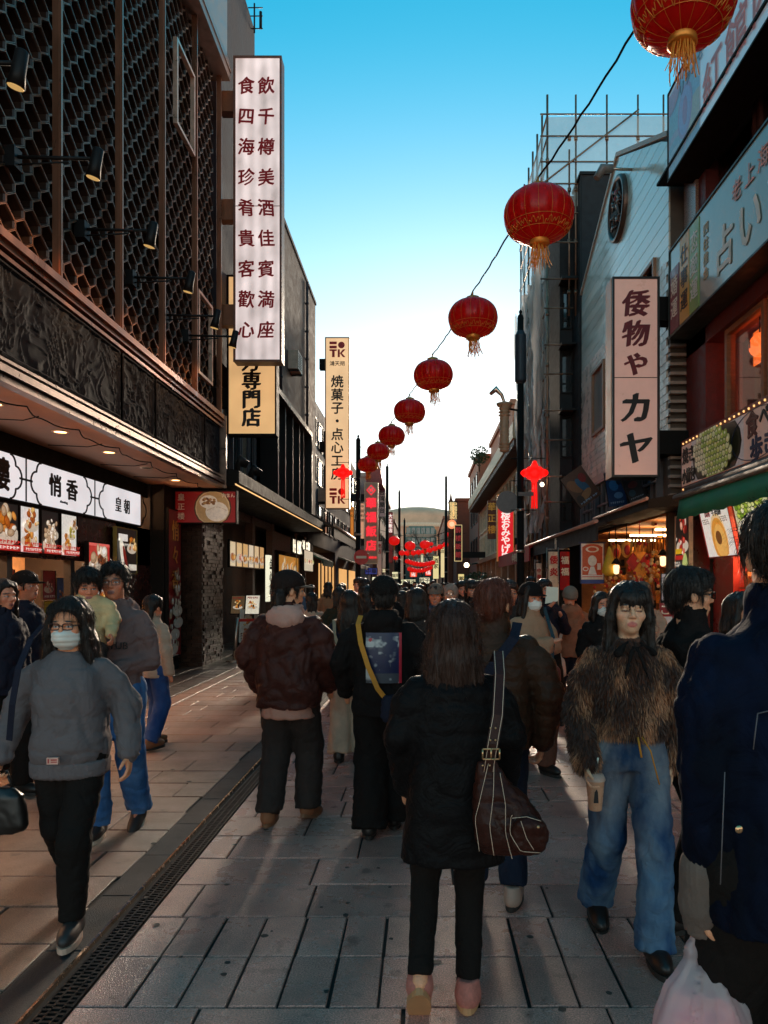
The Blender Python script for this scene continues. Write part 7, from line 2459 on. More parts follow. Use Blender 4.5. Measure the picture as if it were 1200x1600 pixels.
    V = V + N * ((.008 if sh_ else .006) * (st - .5) + (.014 if sh_ else .010) * (st2 - .5) + (.012 if sh_ else .004) * (st3 - .5))[:, None]
    if style != 'short':
      low = V[:, 2] < -L + .035
      V[low, 2] += .03 * (vnoise(np.stack([a[low] * 22, a[low] * 0, a[low] * 0], 1), 8) - .5)
    # hair hangs straight down even when the head turns or nods
    W = s.hc + (V * hs) @ s.Rh.T
    o = s.part('hair', W, Q, m)
    if s.det >= .8: strands(o, 4600, .02 if bangs else .03, .045 if bangs or style == 'short' else .10, .0007, .35, 1.0, m, 'hair_strands', seed, None, 20, .5, .003, .8); strands(o, 420, .03, .075, .0005, 1.1, .35, m, 'flyaway_hair', seed + 1, None, 30, .9, .003)
    return o

  def cap(s, m, brim_m=None, brim=True, name='cap', back=0):
    f = Field((-.13, -.22, -.04), (.13, .16, .17), .008)
    f.ell((0, .014, .047), (.098, .119, .102), None, .001)
    f.cut((0, 0, .022), (0, -.12, -1))
    V, Q = f.net()
    o = s.part(name, s.hc + (V * s.hs) @ s.Rh.T, Q, m)
    if brim:
      mb = MB(); n = 14; vs = []
      for lay in (0, .006):
        for i in range(n + 1):
          a = PI + PI * i / n
          for rr_, dz in ((.088, 0), (.165, -.018)):
            x = .082 * math.cos(a) * (1 if rr_ < .1 else .98); y = rr_ * math.sin(a) * 1.12
            vs.append(Vector(tuple(s.hp((x, y + .0, .036 + dz * abs(math.sin(a)) + lay - 1.2 * x * x)))))
      m_ = 2 * (n + 1); fs_ = []
      for i in range(n):
        q = 2 * i
        fs_ += [(q, q + 1, q + 3, q + 2), (m_ + q, m_ + q + 2, m_ + q + 3, m_ + q + 1), (q + 1, m_ + q + 1, m_ + q + 3, q + 3)]
      mb.add(vs, fs_, 0, True)
      s.mbpart('brim', mb, brim_m or m, o)
    return o

  def beanie(s, m):
    f = Field((-.13, -.14, -.06), (.13, .16, .18), .007)
    f.ell((0, .016, .05), (.094, .114, .105), None, .001)
    f.cut((0, 0, .015), (0, -.35, -1))
    V, Q = f.net(); N = vnormals(V, Q); a = np.arctan2(V[:, 1], V[:, 0])
    V = V + N * (.0035 * np.sin(a * 40) + np.where(V[:, 2] < .05 - .35 * V[:, 1], .005, 0))[:, None]
    return s.part('beanie', s.hc + (V * s.hs) @ s.Rh.T, Q, m)

  def glasses(s, m, thick=.0022, w=.024, hh=.015):
    mb = MB()
    for sg in (-1, 1):
      c = np.array((sg * .032, -.103, -.003))
      pts = []
      for t in range(17):
        a = 2 * PI * t / 16
        ca, sa = math.cos(a), math.sin(a)
        e = .5
        pts.append(Vector(tuple(s.hp((c[0] + w * np.sign(ca) * abs(ca) ** e, c[1] + .006 * abs(ca), c[2] + hh * np.sign(sa) * abs(sa) ** e)))))
      mb.tube(pts, thick, 5, cap=False)
      mb.tube([Vector(tuple(s.hp((sg * .056, -.097, .004)))), Vector(tuple(s.hp((sg * .080, -.05, .004)))), Vector(tuple(s.hp((sg * .082, .02, -.002))))], thick, 5)
    mb.tube([Vector(tuple(s.hp((-.009, -.104, .0)))), Vector(tuple(s.hp((0, -.107, .003)))), Vector(tuple(s.hp((.009, -.104, .0))))], thick, 5)
    return s.mbpart('glasses', mb, m)

  def mask(s, m):
    f = Field((-.1, -.16, -.14), (.1, .05, .02), .0055)
    f.ell((0, -.028, -.055), (.0685, .083, .068), None, .001)
    f.ell((0, -.095, -.045), (.022, .024, .03), None, .03)
    f.cut((0, -.10, -.022), (0, -.3, 1)); f.cut((0, -.03, -.05), (0, 1, 0)); f.cut((0, 0, -.118), (0, 0, -1))
    V, Q = f.net(); N = vnormals(V, Q)
    V = V + N * (.0022 * np.clip(np.sin((V[:, 2] + .02) * 230), -1, .5))[:, None]
    o = s.part('face_mask', s.hc + (V * s.hs) @ s.Rh.T, Q, m)
    mb = MB()
    for sg in (-1, 1):
      for dz in (-.03, -.09):
        mb.tube([Vector(tuple(s.hp((sg * .062, -.035, dz)))), Vector(tuple(s.hp((sg * .079, .005, -.02 + dz * .1))))], .0016, 4)
    s.mbpart('ear_loop', mb, m, o)
    return o

  def hood_up(s, m):
    f = Field((-.16, -.15, -.2), (.16, .2, .18), .011)
    f.ell((0, .02, .03), (.105, .125, .115), None, .001); f.ell((0, .05, -.12), (.11, .09, .09), None, .05)
    f.ell((0, -.12, -.02), (.062, .1, .09), None, .015, 'sub')
    V, Q = f.net()
    return s.part('hood', s.hc + (V * s.hs) @ s.Rh.T, Q, m)


def strands(o, n, l0, l1, wd, lift, down, m, name, seed=4, colour=None, clump=38, gravity=.75, jit=.004, flow=None):
  """loose tapering strands rooted all over a mesh"""
  me0 = o.data
  vv = np.zeros(len(me0.vertices) * 3); me0.vertices.foreach_get('co', vv); vv = vv.reshape(-1, 3)
  nn = np.zeros(len(me0.vertices) * 3); me0.vertices.foreach_get('normal', nn); nn = nn.reshape(-1, 3)
  rg = np.random.default_rng(seed)
  pick = rg.integers(0, len(vv), n)
  P0 = vv[pick] + rg.normal(0, jit, (n, 3)); N0 = nn[pick]
  ln = rg.uniform(l0, l1, n)[:, None]
  c1, c2 = vnoise(P0 * clump, 3) - .5, vnoise(P0 * clump + 50, 4) - .5
  D0 = N0 * lift + np.stack([c1 * 1.5 * lift, c2 * lift * 1.5, -np.full(n, down) + c2 * .6], 1)
  if flow is not None: D0 -= N0 * ((D0 * N0).sum(1)[:, None]) * flow
  D0 /= np.maximum(np.linalg.norm(D0, axis=1), 1e-6)[:, None]
  D1 = D0 + np.array((0, 0, -gravity)) + rg.normal(0, .12, (n, 3)); D1 /= np.linalg.norm(D1, axis=1)[:, None]
  sd = np.cross(D0, rg.normal(0, 1, D0.shape)); sd /= np.maximum(np.linalg.norm(sd, axis=1), 1e-6)[:, None]
  Mm = P0 + D0 * ln * .55
  V = np.stack([P0 - sd * wd, P0 + sd * wd, Mm + sd * wd * .8, Mm - sd * wd * .8, Mm + D1 * ln * .5], 1).reshape(-1, 3)
  b = np.arange(n) * 5
  me = bpy.data.meshes.new(name)
  me.vertices.add(len(V)); me.vertices.foreach_set('co', V.astype(np.float32).ravel())
  li = np.stack([b, b + 1, b + 2, b + 3, b + 3, b + 2, b + 4], 1).ravel()
  me.loops.add(len(li)); me.loops.foreach_set('vertex_index', li.astype(np.int32))
  ls = np.stack([np.arange(n) * 7, np.arange(n) * 7 + 4], 1).ravel()
  me.polygons.add(len(ls)); me.polygons.foreach_set('loop_start', ls.astype(np.int32))
  if colour:
    c = colour(P0, rg)
    ca = me.color_attributes.new('Col', 'FLOAT_COLOR', 'POINT'); ca.data.foreach_set('color', np.concatenate([c, np.ones((len(c), 1))], 1).astype(np.float32).ravel())
  me.materials.append(m); me.update(calc_edges=True)
  q = link_mesh(name, me, o); q['kind'] = 'stuff'
  return q


def ribbon(pts, w, t, up):
  """flat strap along points; up = surface normal per point"""
  mb = MB(); vs = []
  P = [Vector(p) for p in pts]
  for i, p in enumerate(P):
    d = (P[min(i + 1, len(P) - 1)] - P[max(i - 1, 0)]).normalized()
    n = Vector(up[i] if isinstance(up, list) else up); n = (n - d * n.dot(d)).normalized(); sd_ = d.cross(n)
    for a, b in ((-1, -1), (1, -1), (1, 1), (-1, 1)): vs.append(p + sd_ * (w / 2 * a) + n * (t / 2 * b))
  fs_ = []
  for i in range(len(P) - 1):
    for k in range(4): fs_.append((i * 4 + k, i * 4 + (k + 1) % 4, i * 4 + 4 + (k + 1) % 4, i * 4 + 4 + k))
  fs_ += [(3, 2, 1, 0), tuple(len(vs) - 4 + k for k in range(4))]
  mb.add(vs, fs_, 0, False)
  return mb
# ------------------------------------------------------------------ people
C_blackcoat = cloth_mat('black_nylon', (.007, .007, .0085), .5, bump=.35, bs=60)
C_blackwool = cloth_mat('black_wool', (.011, .010, .011), .9)
C_navy = cloth_mat('navy_cloth2', (.014, .018, .038), .75)
C_blacktr = cloth_mat('black_trousers', (.010, .0095, .010), .85)
C_char = cloth_mat('charcoal_denim', (.028, .026, .028), .85)
C_jeans = None


def denim(name, dark, light, sc=3.0):
  m = cloth_mat(name, dark, .8, var=.0, bump=.25, bs=500)
  N, L = m.node_tree.nodes, m.node_tree.links
  b = N['Principled BSDF']
  tc = [n for n in N if n.type == 'TEX_COORD'][0]
  mp = N.new('ShaderNodeMapping'); mp.inputs['Scale'].default_value = (1.6, 1.6, .7)
  L.new(tc.outputs['Object'], mp.inputs['Vector'])
  nz = N.new('ShaderNodeTexNoise'); nz.inputs['Scale'].default_value = sc; nz.inputs['Detail'].default_value = 7; nz.inputs['Roughness'].default_value = .5
  L.new(mp.outputs[0], nz.inputs['Vector'])
  rp = N.new('ShaderNodeValToRGB')
  rp.color_ramp.elements[0].position = .38; rp.color_ramp.elements[0].color = (*dark, 1)
  rp.color_ramp.elements[1].position = .68; rp.color_ramp.elements[1].color = (*light, 1)
  L.new(nz.outputs[0], rp.inputs[0]); L.new(rp.outputs[0], b.inputs['Base Color'])
  return m


C_jeans = denim('blue_jeans', (.025, .05, .10), (.27, .25, .25), 4.2)
_N, _L = C_jeans.node_tree.nodes, C_jeans.node_tree.links           # wash: greyed thighs, strong blue shins
_b = _N['Principled BSDF']; _o = _b.inputs['Base Color'].links[0].from_socket
_s = _N.new('ShaderNodeSeparateXYZ'); _L.new([n for n in _N if n.type == 'TEX_COORD'][0].outputs['Object'], _s.inputs[0])
_m = _N.new('ShaderNodeMapRange'); _m.inputs[1].default_value = .78; _m.inputs[2].default_value = .4; _L.new(_s.outputs[2], _m.inputs[0])
_x = _N.new('ShaderNodeMix'); _x.data_type = 'RGBA'; _x.blend_type = 'MULTIPLY'; _x.inputs[7].default_value = (.55, .95, 1.3, 1)
_L.new(_m.outputs[0], _x.inputs[0]); _L.new(_o, _x.inputs[6]); _L.new(_x.outputs[2], _b.inputs['Base Color'])
C_jeans2 = denim('mid_blue_jeans', (.035, .10, .24), (.10, .2, .38), 4)
C_denimj = denim('dark_denim_jacket', (.002, .003, .008), (.004, .008, .026), 5)
S_white = mat('white_rubber', (.55, .5, .45), .6)
S_black = mat('black_leather', (.012, .011, .011), .35)
S_blacksole = mat('black_rubber', (.015, .015, .015), .7)
S_tan = mat('tan_suede', (.19, .09, .045), .8)

for m_, r_ in ((C_blackcoat, .36),):
  q_ = m_.node_tree.nodes['Principled BSDF']; q_.inputs['Specular IOR Level'].default_value = .07
# 1 -- woman in the black coat, seen from behind, with the brown shoulder bag
p = Person(.12, 2.92, PI, 1.585, 'person seen from behind in a long black padded coat with straight dark brown hair', female=True,
     pose=dict(anL=(.13, .10, .165), anR=(-.06, -.03, .08), elL=(.21, .02, 1.08), wrL=(.19, -.10, .86), elR=(-.22, .0, 1.08), wrR=(-.22, -.12, .87), sh=.16))
p.make_body(hands='', face=False)
p.top(C_blackcoat, 'coat', hem=.605, w=(.235, .22, .20, .20, .19, .13, .08), d=(.165, .16, .145, .14, .125, .10, .08), sl=(.085, .08, .065), collar=(.085, .06), amp=.012, seed=21, puff=(.11, .003), hang=.45)
p.trousers(C_blacktr, (.09, .064, .050), hem=.085, amp=.006, seed=4)
p.shoes(mat('pink_fleece_shoe', (.38, .16, .15), .9, var=.3, vscale=30, bump=.6, bscale=120), mat('cream_sole', (.42, .27, .15), .6), L=.245, pitch=(-.85, -.06), yaw=(.0, -.1))
p.hair(H_brown, 'long', L=.30, fl=.26, vol=1.08, wid=1.02, seed=3)
W1 = p
# bag: slouched leather body, pocket, strap with buckle and rivets, white stitching
def bagpt(dx, dy, z): return Vector((.31 + dx, 2.70 + dy, z))
M_leath = mat('brown_leather', (.032, .010, .007), .42, var=.35, vscale=9, bump=.25, bscale=90, spec=.22)
M_stitch = mat('white_stitch', (.6, .52, .46), .7, var=0)
bag = Thing('shoulder_bag', 'dark brown leather shoulder bag with white stitching hanging from the shoulder of the black coat', 'bag', bagpt(0, 0, .70))
f = Field((-.19, -.10, -.03), (.19, .10, .36), .007)
f.loft((0, .05, .12, .2, .28, .33), (.095, .125, .128, .10, .055, .035), (.05, .075, .08, .06, .035, .02), (.0, .0, -.005, -.03, -.065, -.075), 0, .02, 2.3)
V, Q = f.net(); V = folds(V, Q, .006, 5, None, .7, .7)
V = V + np.array(bagpt(0, 0, .70)) - np.array(bag.b)
o = link_mesh('bag_body', np_mesh('bag_body', V, Q, M_leath), bag.o)
f = Field((-.03, -.16, -.0), (.17, -.02, .2), .006)
f.ell((.065, -.075, .085), (.075, .035, .07), None, .01); f.ell((.065, -.088, .125), (.06, .028, .035), None, .008)
V, Q = f.net()
link_mesh('pocket', np_mesh('pocket', folds(V, Q, .004, 9, None, .5, .5), Q, M_leath), bag.o)
for pts in ([(-.075, .33), (-.10, .24), (-.125, .14), (-.11, .03)], [(-.055, .33), (-.06, .24), (-.075, .12), (-.06, .02)], [(-.035, .30), (-.02, .2), (-.02, .1), (.0, .02)], [(.0, .17), (-.005, .1), (.03, .045), (.10, .04)], [(.03, .15), (.05, .09), (.075, .05)], [(.0, .16), (.05, .165), (.10, .15)]):
  mb = MB(); n = 14; q = []
  for i in range(n + 1):
    t = i / n * (len(pts) - 1); j = min(int(t), len(pts) - 2); t -= j
    a = pts[j]; b = pts[j + 1]
    x = a[0] + (b[0] - a[0]) * t; z = a[1] + (b[1] - a[1]) * t
    dep = .086 * math.sqrt(max(.05, 1 - ((x + .01) / .16) ** 2)) if x < 0 else .112
    q.append(bagpt(x, -dep * (1 if z < .2 else max(.35, 1 - (z - .2) * 4.6)) - .002, .70 + z))
  mb.tube(q, .0012, 4); bag.part('stitching', mb, M_stitch)
up = [(0, -1, .1)] * 3 + [(0, -.6, .8), (0, 0, 1), (0, .8, .6)]
sp = [bagpt(-.075, -.03, 1.0), bagpt(-.06, -.035, 1.1), bagpt(-.04, -.015, 1.2), bagpt(-.025, .055, 1.335), bagpt(-.02, .15, 1.41), bagpt(-.02, .30, 1.36)]
st_ = bag.part('strap', ribbon(sp, .042, .006, up), M_leath)
for sgn in (-1, 1):
  mb = MB(); mb.tube([q + Vector((sgn * .016, -.005 if i < 4 else 0, .004 if i > 2 else 0)) for i, q in enumerate(sp)], .0014, 4); bag.part('stitching', mb, M_stitch)
M_brass = mat('pale_brass', (.6, .45, .28), .3, metal=.9, var=0)
mb = MB(); c = bagpt(-.066, -.042, 1.065)
for (a, b) in (((-.03, -.018), (.03, -.018)), ((.03, -.018), (.03, .018)), ((.03, .018), (-.03, .018)), ((-.03, .018), (-.03, -.018)), ((0, -.018), (0, .02))): mb.tube([c + Vector((a[0], 0, a[1])), c + Vector((b[0], 0, b[1]))], .0035, 6)
bag.part('buckle', mb, M_brass)
mb = MB()
for (dx, dz) in ((-.058, .05), (-.04, .05), (-.056, .09), (-.038, .09), (-.085, -.04), (-.06, -.04)): mb.ball(c + Vector((dx + .055, -.001 + (.014 if dz > .06 else 0), dz)), .004, 8, 5)
bag.part('rivets', mb, M_brass, kind='stuff')
mb = MB(); mb.ball(bagpt(.09, -.115, .83), .006, 8, 5); bag.part('snap', mb, M_brass)

# 2 -- bomber jacket man with cap
p = Person(-.93, 5.22, PI - .12, 1.74, 'person seen from behind in a maroon bomber jacket, dark cap turned right, pale pink hood', detail=.8,
     pose=dict(anL=(.13, .05, .085), anR=(-.10, -.12, .09), yaw=-1.0, elL=(.29, .02, 1.16), wrL=(.27, -.12, .93), elR=(-.29, .02, 1.16), wrR=(-.26, -.14, .94), sh=.195))
p.make_body(hands='', face=True)
p.top(cloth_mat('maroon_bomber', (.048, .018, .016), .45, var=.3, bump=.3, bs=40), 'jacket', hem=.81, w=(.24, .255, .25, .245, .215, .14, .085), d=(.15, .18, .175, .165, .135, .10, .08), sl=(.095, .10, .07), collar=(.09, .03), amp=.016, seed=31)
p.top(mat('pink_hood', (.42, .28, .27), .9, var=.15, bump=.3, bscale=200), 'hood', hem=1.36, w=(.10, .10, .11, .115, .13, .12, .09), d=(.08, .08, .09, .1, .115, .11, .08), sl=(.02, .02, .02), hood=1.08, amp=.01, seed=33)
p.top(mat('pink_shirt', (.36, .20, .17), .85, bump=.3, bscale=120), 'shirt_hem', hem=.74, w=(.20, .18, .15, .15, .12, .1, .07), d=(.145, .13, .12, .1, .09, .08, .06), sl=(.03, .03, .03), amp=.01, seed=35)
p.trousers(C_char, (.115, .10, .092), hem=.05, amp=.010, seed=6, pool=.004)
p.shoes(S_tan, mat('tan_sole', (.16, .09, .05), .7), L=.27, pitch=(0, -.25), yaw=(.05, -.25))
p.hair(H_black, 'short', L=.3, vol=1.0, seed=5)
p.cap(cloth_mat('brown_black_cap', (.018, .013, .013), .8), cloth_mat('grey_brim', (.13, .115, .11), .8))

# 3 -- black cap and back print
p = Person(-.26, 5.05, PI, 1.70, 'person seen from behind in a black hooded jacket with a cloud picture on its back', detail=.8,
     pose=dict(anL=(.09, .10, .08), anR=(-.07, -.1, .08), elL=(.29, .02, 1.14), wrL=(.27, -.14, .92), elR=(-.29, .02, 1.14), wrR=(-.26, -.14, .93), sh=.195))
p.make_body(hands='', face=False)
p.top(C_blackwool, 'jacket', hem=.78, w=(.235, .235, .23, .23, .205, .14, .085), d=(.15, .16, .155, .15, .125, .10, .08), sl=(.09, .088, .07), hood=1.1, amp=.012, seed=41)
p.trousers(C_blacktr, (.12, .115, .12), hem=.03, amp=.012, seed=8, pool=.006)
p.shoes(S_black, S_blacksole, L=.26)
p.hair(H_black, 'short', vol=1.0)
p.cap(cloth_mat('black_cap', (.010, .010, .011), .85), brim=False)
# the picture printed on the back, following it as a slightly bowed sheet
pw, ph_ = .235, .33
cl = []
q = random.Random(21)
grid = MB()
nx_, nz_ = 40, 56
def skycol(u, v):
  pt = np.array([[u * 3.2, v * 5.0, .5]])
  n_ = .55 * vnoise(pt, 2)[0] + .3 * vnoise(pt * 2.3, 3)[0] + .15 * vnoise(pt * 5, 4)[0]
  base = np.array((.003, .009, .05)) if v > .2 else np.array((.06, .06, .07))
  t = min(max((n_ - .56) * 8, 0), 1)
  if .62 < v < .72 or v > .93: t *= .15
  c_ = base * (1 - t) + np.array((.55, .5, .46)) * t
  if u > .93: c_ = np.array((.5, .015, .03))
  if (u - .13) ** 2 * .5 + (v - .86) ** 2 < .0014: c_ = np.array((.5, .02, .03))
  return tuple(c_)
for i in range(nx_):
  for j in range(nz_):
    vs = []
    for (a, b) in ((0, 0), (1, 0), (1, 1), (0, 1)):
      u, v = (i + a) / nx_, (j + b) / nz_
      x = -.13 + (u) * pw + .02
      vs.append((-x, .168 + .012 * math.sin(v * 3) - 1.3 * (x - .01) ** 2 + (.035 * (1 - v) ** 2 * 0), 1.02 + v * ph_))
    grid.add([vs[3], vs[2], vs[1], vs[0]], [(0, 1, 2, 3)], 0, True, skycol((i + .5) / nx_, (j + .5) / nz_))
p.mbpart('back_print', grid, M_print)
mb_ = Thing('crossbody_bag', 'small black bag with a yellow strap worn by the person with the cloud picture', 'bag', (-.12, 4.85, .9))
M_ystrap = mat('yellow_webbing', (.5, .24, .02), .7, bump=.3, bscale=200)
def lw(x, y, z): return p.world((x, y, z))
pts = [lw(.155, .02, 1.455), lw(.165, .10, 1.40), lw(.14, .185, 1.28), lw(.09, .205, 1.13), lw(.03, .20, .99), lw(-.03, .18, .91)]
mb_.part('strap', ribbon(pts, .032, .005, [(0, -1, .6), (0, -1, .3), (0, -1, 0), (0, -1, 0), (0, -1, 0), (0, -1, 0)]), M_ystrap)
f = Field((-.14, -.08, -.12), (.14, .08, .12), .009); f.loft((-.09, -.05, .05, .09), (.10, .115, .11, .09), (.045, .055, .05, .04), 0, 0, .02, 3)
V, Q = f.net(); V = folds(V, Q, .005, 2, None, .5, .6); cc = lw(-.10, .195, .86)
link_mesh('bag_body', np_mesh('bag_body', V + np.array(cc) - np.array(mb_.b), Q, C_navy), mb_.o)
mb_.part('tab', ribbon([lw(-.085, .262, .93), lw(-.085, .265, .80)], .03, .004, (0, -1, 0)), M_ystrap)

# 4 -- girl with cream trousers
p = Person(-.68, 7.0, PI, 1.59, 'person seen from behind with long black hair, dark jacket and wide cream trousers', female=True, detail=.6,
     pose=dict(anL=(.10, .0, .08), anR=(-.09, -.12, .08), elL=(.25, .03, 1.06), wrL=(.22, -.1, .86), elR=(-.25, .03, 1.06), wrR=(-.22, -.14, .87)))
p.make_body(face=False); p.top(C_navy, 'jacket', hem=.80, w=(.205, .205, .20, .20, .18, .12, .08), sl=(.08, .075, .06), amp=.011, seed=44)
p.trousers(mat('cream_trousers', (.42, .36, .30), .85, bump=.3, bscale=200), (.11, .11, .115), hem=.06, amp=.010, seed=12); p.shoes(S_black, S_blacksole, L=.24, pitch=(0, 0))
p.hair(H_black, 'long', L=.42, fl=.2, vol=1.06, wid=1.1, seed=6)
tb_ = Thing('tote_bag', 'beige shoulder bag hanging at the hip of the person in cream trousers', 'bag', (-.62, 6.78, .9))
f = Field((-.2, -.1, -.16), (.2, .1, .18), .012); f.loft((-.13, -.08, .05, .13), (.13, .155, .14, .10), (.045, .06, .05, .03), 0, 0, .02, 2.6)
V, Q = f.net(); V = folds(V, Q, .008, 5); link_mesh('bag_body', np_mesh('bag_body', V, Q, mat('beige_canvas', (.30, .25, .19), .85)), tb_.o)
tb_.part('strap', ribbon([(-.72, 6.76, 1.0), (-.80, 6.82, 1.2), (-.82, 6.95, 1.33), (-.8, 7.06, 1.33)], .03, .005, (0, -1, .3)), mat('beige_canvas', (.30, .25, .19), .85))

# 5 -- brown down jacket man
p = Person(.37, 3.88, PI - .1, 1.68, 'person seen from behind in a brown quilted down jacket with short reddish brown hair', detail=1,
     pose=dict(anL=(.10, -.05, .08), anR=(-.10, .0, .08), yaw=-.35, elL=(.29, .03, 1.10), wrL=(.27, -.10, .86), elR=(-.29, .05, 1.10), wrR=(-.255, -.05, .85), sh=.19))
p.make_body(hands='R', face=True, handR=dict(curl=.5, palm=(1, 0, 0), thumb=(0, -1, 0)))
p.top(cloth_mat('brown_down_jacket', (.050, .027, .018), .42, var=.25, bump=.2, bs=60), 'jacket', hem=.83, w=(.215, .225, .225, .225, .205, .14, .09), d=(.15, .165, .165, .155, .135, .105, .085), sl=(.095, .09, .07), collar=(.092, .055), amp=.010, seed=51, puff=(.062, .009))
p.trousers(denim('dark_jeans', (.012, .016, .03), (.03, .036, .055)), (.10, .08, .072), hem=.09, amp=.008, seed=14)
p.shoes(mat('grey_white_sneaker', (.30, .26, .25), .6), S_blacksole, L=.26, yaw=(0, -.2), fat=.9)
p.hair(H_chest, 'short', vol=1.03, seed=9)
sl_ = Thing('sling_bag', 'black sling bag strap across the back of the brown down jacket', 'bag', (.4, 3.7, 1.2))
w_ = p.world
sl_.part('strap', ribbon([w_((-.12, .05, 1.47)), w_((-.10, .155, 1.40)), w_((.0, .20, 1.27)), w_((.10, .19, 1.13)), w_((.2, .12, 1.0))], .05, .006, [(0, -.5, 1)] + [(0, -1, .2)] * 4), C_navy)

# 6 -- fur jacket woman
p = Person(.955, 3.48, -.03, 1.665, 'person facing the camera in brown fur jacket and wide jeans holding a drink', female=True, detail=1.0, tone=(.60, .37, .27),
     pose=dict(anL=(.08, -.17, .075), anR=(-.10, .26, .11), pitch=-.06, yaw=-.05, roll=.03, elR=(-.225, .02, 1.08), wrR=(-.205, -.09, .865), elL=(.215, .05, 1.07), wrL=(.19, .0, .85), knL=(.085, -.14, .49), knR=(-.09, .02, .49), sh=.16))
p.make_body(hands='RL', face=True, handR=dict(dir=(.02, -.25, -.97), palm=(.9, -.4, 0), thumb=(0, -1, .1), curl=.55), handL=dict(dir=(0, -.1, -1), curl=.4), eyes='closed', lips=(.62, .13, .09))
M_furbase = mat('fur_base', (.09, .038, .022), .9, var=.4, vscale=10)
fo = p.top(M_furbase, 'fur_jacket', hem=.97, w=(.175, .185, .185, .19, .18, .12, .075), d=(.13, .14, .14, .135, .12, .10, .08), sl=(.088, .082, .072), amp=.010, seed=61, sleeve_end=.02)
# fur as individual tapering strands
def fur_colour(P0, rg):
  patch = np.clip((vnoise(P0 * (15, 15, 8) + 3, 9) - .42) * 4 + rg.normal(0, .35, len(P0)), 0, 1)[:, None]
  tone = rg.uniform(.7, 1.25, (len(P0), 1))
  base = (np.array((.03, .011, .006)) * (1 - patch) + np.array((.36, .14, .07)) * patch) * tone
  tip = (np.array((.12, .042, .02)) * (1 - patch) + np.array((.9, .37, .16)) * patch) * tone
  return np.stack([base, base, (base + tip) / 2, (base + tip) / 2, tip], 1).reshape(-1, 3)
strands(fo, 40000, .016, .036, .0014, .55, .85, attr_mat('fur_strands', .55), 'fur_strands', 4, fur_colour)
# black ribbon collar
f = Field((-.13, -.3, 1.2), (.13, .02, 1.5), .008)
for sg in (-1, 1):
  f.cone((sg * .03, -.11, 1.405), (sg * .08, -.15, 1.36), .011, .02, .01)
  f.cone((sg * .012, -.135, 1.385), (sg * .05, -.165, 1.25), .012, .010, .008)
V, Q = f.net(); p.part('ribbon_collar', folds(V, Q, .006, 3, None, .5, .5), Q, C_blackwool)
p.trousers(C_jeans, (.098, .084, .090), hem=.045, waist=1.02, amp=.011, seed=16, pool=.003)
p.shoes(S_black, S_blacksole, L=.25, pitch=(0, -.3), fat=1.05)
p.hair(H_black, 'long', L=.40, bangs=True, fl=.42, vol=1.03, wid=1.0, seed=11)
mb = MB(); mb.tube([p.J['hipL'] * 0 + np.array((.03, -.135, .985)), np.array((.06, -.165, .93)), np.array((.10, -.16, .78))], .0035, 5); mb.tube([(.01, -.14, .985), (.02, -.165, .9)], .005, 5); p.mbpart('belt_cord', mb, M_ystrap)
hc_ = p.world(tuple(p.J['wrR'] + np.array((.03, -.032, -.135))))
cup = Thing('drink_cup', 'plastic cup of milky iced drink held by the person in the fur jacket', 'cup', hc_)
mb = MB(); mb.lathe([(.028, -.075), (.030, -.07), (.041, .055), (.043, .06), (.001, .058)], 20, hc_); mb.v = [tuple(v) for v in mb.v]
cup.part('cup', mb, mat('milky_tea', (.50, .33, .24), .25, var=.15))
mb = MB(); mb.lathe([(.045, .058), (.045, .066), (.036, .085), (.001, .09)], 20, hc_); cup.part('lid', mb, mat('frosted_lid', (.6, .5, .48), .3, alpha=.7))
mb = MB(); mb.tube([hc_ + Vector((0, 0, .08)), hc_ + Vector((.01, -.01, .16))], .005, 8); cup.part('straw', mb, M_white)
mb = MB(); c = hc_ + Vector((-.005, -.0385, -.005)); mb.prism([c + Vector((-.011, 0, -.03)), c + Vector((.011, 0, -.03)), c + Vector((.008, 0, .02)), c + Vector((.003, 0, .032)), c + Vector((-.006, 0, .018))], (0, .002, 0)); cup.part('printed_mark', mb, M_ink)

# 7 -- denim jacket man at the right edge, walking away, with a white plastic bag
p = Person(.90, 1.85, PI + .05, 1.86, 'person seen from behind in a dark denim jacket cut by the right edge', detail=1,
     pose=dict(anL=(.10, -.1, .08), anR=(-.1, .15, .1), yaw=-.15, elL=(.215, .04, 1.21), wrL=(.20, -.02, .92), elR=(-.23, .05, 1.2), wrR=(-.22, -.12, .96), sh=.18))
p.make_body(hands='L', face=False, handL=dict(dir=(0, -.05, -1), palm=(-1, 0, 0), thumb=(0, -1, 0), curl=.75))
p.top(C_denimj, 'denim_jacket', hem=.84, w=(.205, .20, .185, .195, .20, .14, .08), d=(.165, .16, .145, .145, .13, .11, .085), sl=(.085, .076, .062), collar=(.088, .05), amp=.009, seed=71, sleeve_end=.34)
wl_, el_ = p.J['wrL'], p.J['elL']
dv = (wl_ - el_) / np.linalg.norm(wl_ - el_)
f = Field(wl_ - .17, wl_ + .17, .007); f.cone(wl_ - dv * .05, wl_ + dv * .05, .058, .056, .01); f.cone(wl_ + dv * .05, wl_ + dv * .11, .056, .045, .01); f.cut(wl_ + dv * .125, dv)
V, Q = f.net(); N_ = vnormals(V, Q); aa = np.arctan2(V[:, 1] - wl_[1], V[:, 0] - wl_[0]); V = V + N_ * (.0022 * np.sin(aa * 30))[:, None]
p.part('ribbed_cuff', V, Q, mat('grey_knit', (.11, .10, .10), .95, bump=.3, bscale=200))
p.trousers(C_blacktr, (.115, .09, .08), hem=.05, amp=.009, seed=18); p.shoes(S_black, S_blacksole, L=.28, pitch=(0, -.3))
p.hair(H_black, 'short', vol=1.06, seed=15)
mb = MB()
